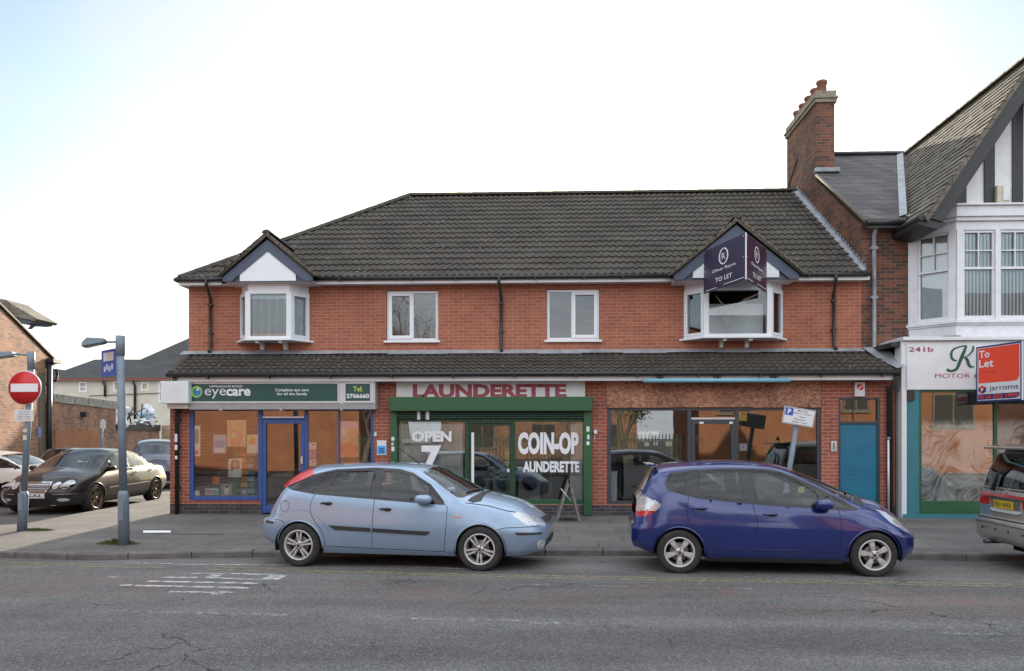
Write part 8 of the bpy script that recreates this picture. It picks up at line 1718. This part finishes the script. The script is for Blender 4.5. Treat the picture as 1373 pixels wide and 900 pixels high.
c.patch('side_strip', [(-1.0, .575), (.93, .545), (.93, .525), (-1.0, .555)], M['chrome'], off=.01, sides=(-1, 1)); c.patch('sill', [(-1.0, .3), (1.0, .27), (1.05, .21), (-1.05, .22)], M['trim'], off=.008, sides=(-1, 1), step=.08)
c.patch('tail_light', [(-2.36, .78), (-2.1, .80), (-2.15, .93), (-2.34, .9)], M['lampr'], off=.006, sides=(-1, 1)); c.ribbon('window_chrome', [(-1.66, .985), (-.6, .962), (.4, .932), (1.02, .912)], .012, M['chrome'], off=.006)
for x in (-1.43, 1.42): c.lip(x, .32, .358, pm, .022)
c.wells((-1.43, 1.42), .37); c.floor(); c.interior([.0, -.85], zseat=.5, dashx=.85, zdash=.86)
for x in (-1.43, 1.42):
    for sg in (-1, 1): c.wheel(x, sg, .325, .235, .78, .23, ('twin', 6), mat=simple('bronze_alloy', (.16, .12, .09), .4, metal=.6) if 'bronze_alloy' not in MATS else MATS['bronze_alloy'])
c.mirror(.78, .985, pm, l=.2, h=.12); c.handle(-.38, .84, M['chrome'], recess=False); c.handle(-1.2, .865, M['chrome'], recess=False)

# ---------------------------------------------------------------- other cars in the side street
def simple_car(label, px, py, z, hd, spec, col, metal, cell=.06, wheels=(-1.3, 1.3), dark='carglass', plate=None, lights='front', scale=1.):
    x, y = G(px, py, z); c = Car('parked_car', label, spec, (x, y, z), hd, cell=cell); c.root.scale = (scale,) * 3; p_ = paint('paint_' + str(len(MATS)), col, metal, .25, .3)
    d = spec['dlo']; c.region('window_surround', d[0], cond=sidecond)
    for i, w_ in enumerate(d[1:]): c.region('side_window#%d' % i, w_, cond=sidecond, only=['window_surround'])
    c.region('windscreen', spec['ws_poly'], ax=(0, 1), cond=topcond); c.region('rear_window', spec['rw_poly'], ax=(0, 1), cond=topcond)
    for xx in wheels: c.region('hole', arch(xx, .31, .35), cond=sidecond)
    c.emit(dict(body=p_, window_surround=M['gloss'], side_window=M[dark], windscreen=M['carglass'], rear_window=M['darkglass']), {'side_window#0': 2, 'side_window#1': 2, 'side_window#2': 2, 'window_surround': 2})
    c.wells(wheels, .36); c.floor(); c.interior([.1, -.75], zseat=.55, dashx=.9)
    for xx in wheels:
        for sg in (-1, 1): c.wheel(xx, sg, .315, .22, .76, .2, ('multi', 12))
    return c, p_
fs = dict(foc); fs['dlo'] = [DLO, [(-1.39, 1.135), (-1.13, 1.073), (-.98, 1.285), (-1.23, 1.235)], [(-.91, 1.045), (-.285, .995), (-.265, 1.372), (-.81, 1.32)], [(-.13, .982), (.62, .937), (.555, 1.15), (.1, 1.35), (-.14, 1.372)]]
fs['ws_poly'] = [(1.2, -.1), (1.19, .25), (1.12, .5), (1.03, .635), (.95, .66), (.42, .53), (.47, .3), (.5, -.1)]; fs['rw_poly'] = [(-1.74, -.1), (-1.72, .4), (-1.62, .54), (-1.38, .54), (-1.33, .4), (-1.33, -.1)]
js = dict(jz); js['dlo'] = [[(-1.43, 1.205), (-1.38, 1.13), (-1.2, 1.078), (-.98, 1.025), (-.36, .965), (.45, .91), (1.06, .885), (.55, 1.165), (0, 1.383), (-.68, 1.402), (-1.36, 1.335)], [(-1.40, 1.25), (-1.33, 1.145), (-1.19, 1.105), (-1.13, 1.33)], [(-.99, 1.05), (-.375, .99), (-.44, 1.378), (-.97, 1.362)], [(-.22, .98), (.44, .932), (.53, 1.135), (0, 1.355), (-.29, 1.373)]]
js['ws_poly'] = [(1.15, -.1), (1.14, .25), (1.08, .5), (1.0, .64), (.92, .665), (.30, .56), (.24, .3), (.22, -.1)]; js['rw_poly'] = [(-1.775, -.1), (-1.765, .4), (-1.72, .54), (-1.6, .57), (-1.57, .4), (-1.57, -.1)]
hdg = math.atan2(dfw.y, dfw.x)
c, p_ = simple_car('grey hatchback with a pale roof behind the dark saloon bonnet', 92, 663, .03, hdg + .35, fs, lin((105, 104, 102)), .2, scale=1.02)
for sg in (-1, 1): c.patch('headlamp', oval(sg * .6, .68, .13, .06, 16), M['lampc'], view='front', off=.02, step=.06)
c.patch('grille', [(-.35, .6), (.35, .6), (.35, .68), (-.35, .68)], M['chrome'], view='front', off=.02, step=.1); c.mirror(.6, .98, p_)
c, p_ = simple_car('dark blue compact people carrier parked behind the saloon boot', 212, 652, .03, hdg + .45, js, lin((22, 27, 60)), .1, wheels=(-1.25, 1.25), scale=1.16)
for sg in (-1, 1): c.patch('headlamp', [(sg * .35, .62), (sg * .6, .66), (sg * .7, .76), (sg * .5, .74)], M['lampc'], view='front', off=.02, step=.06)
c.mirror(.62, .955, p_)
c, p_ = simple_car('white saloon pointing left, cut by the left edge', -22, 676, .03, math.radians(176), me_ | dict(dlo=[[(-1.66, .985), (-.6, .965), (.4, .935), (1.02, .915), (.5, 1.215), (.1, 1.345), (-.3, 1.36), (-.8, 1.315), (-1.2, 1.2)], [(-1.50, 1.01), (-1.14, 1.0), (-1.1, 1.20), (-1.2, 1.16)], [(-1.08, .995), (-.28, .98), (-.3, 1.335), (-1.04, 1.22)], [(-.16, .975), (.86, .945), (.1, 1.315), (-.18, 1.335)]],
    ws_poly=[(1.12, -.1), (1.1, .3), (1.03, .6), (.96, .69), (.16, .55), (.2, .3), (.22, -.1)], rw_poly=[(-1.62, -.1), (-1.6, .4), (-1.5, .58), (-.95, .55), (-.98, .3), (-.98, -.1)]), (.72, .72, .7), .0, wheels=(-1.43, 1.42))
c.patch('tail_light', [(-2.36, .76), (-2.15, .78), (-2.15, .92), (-2.34, .9)], M['lampr'], off=.006, sides=(-1, 1))
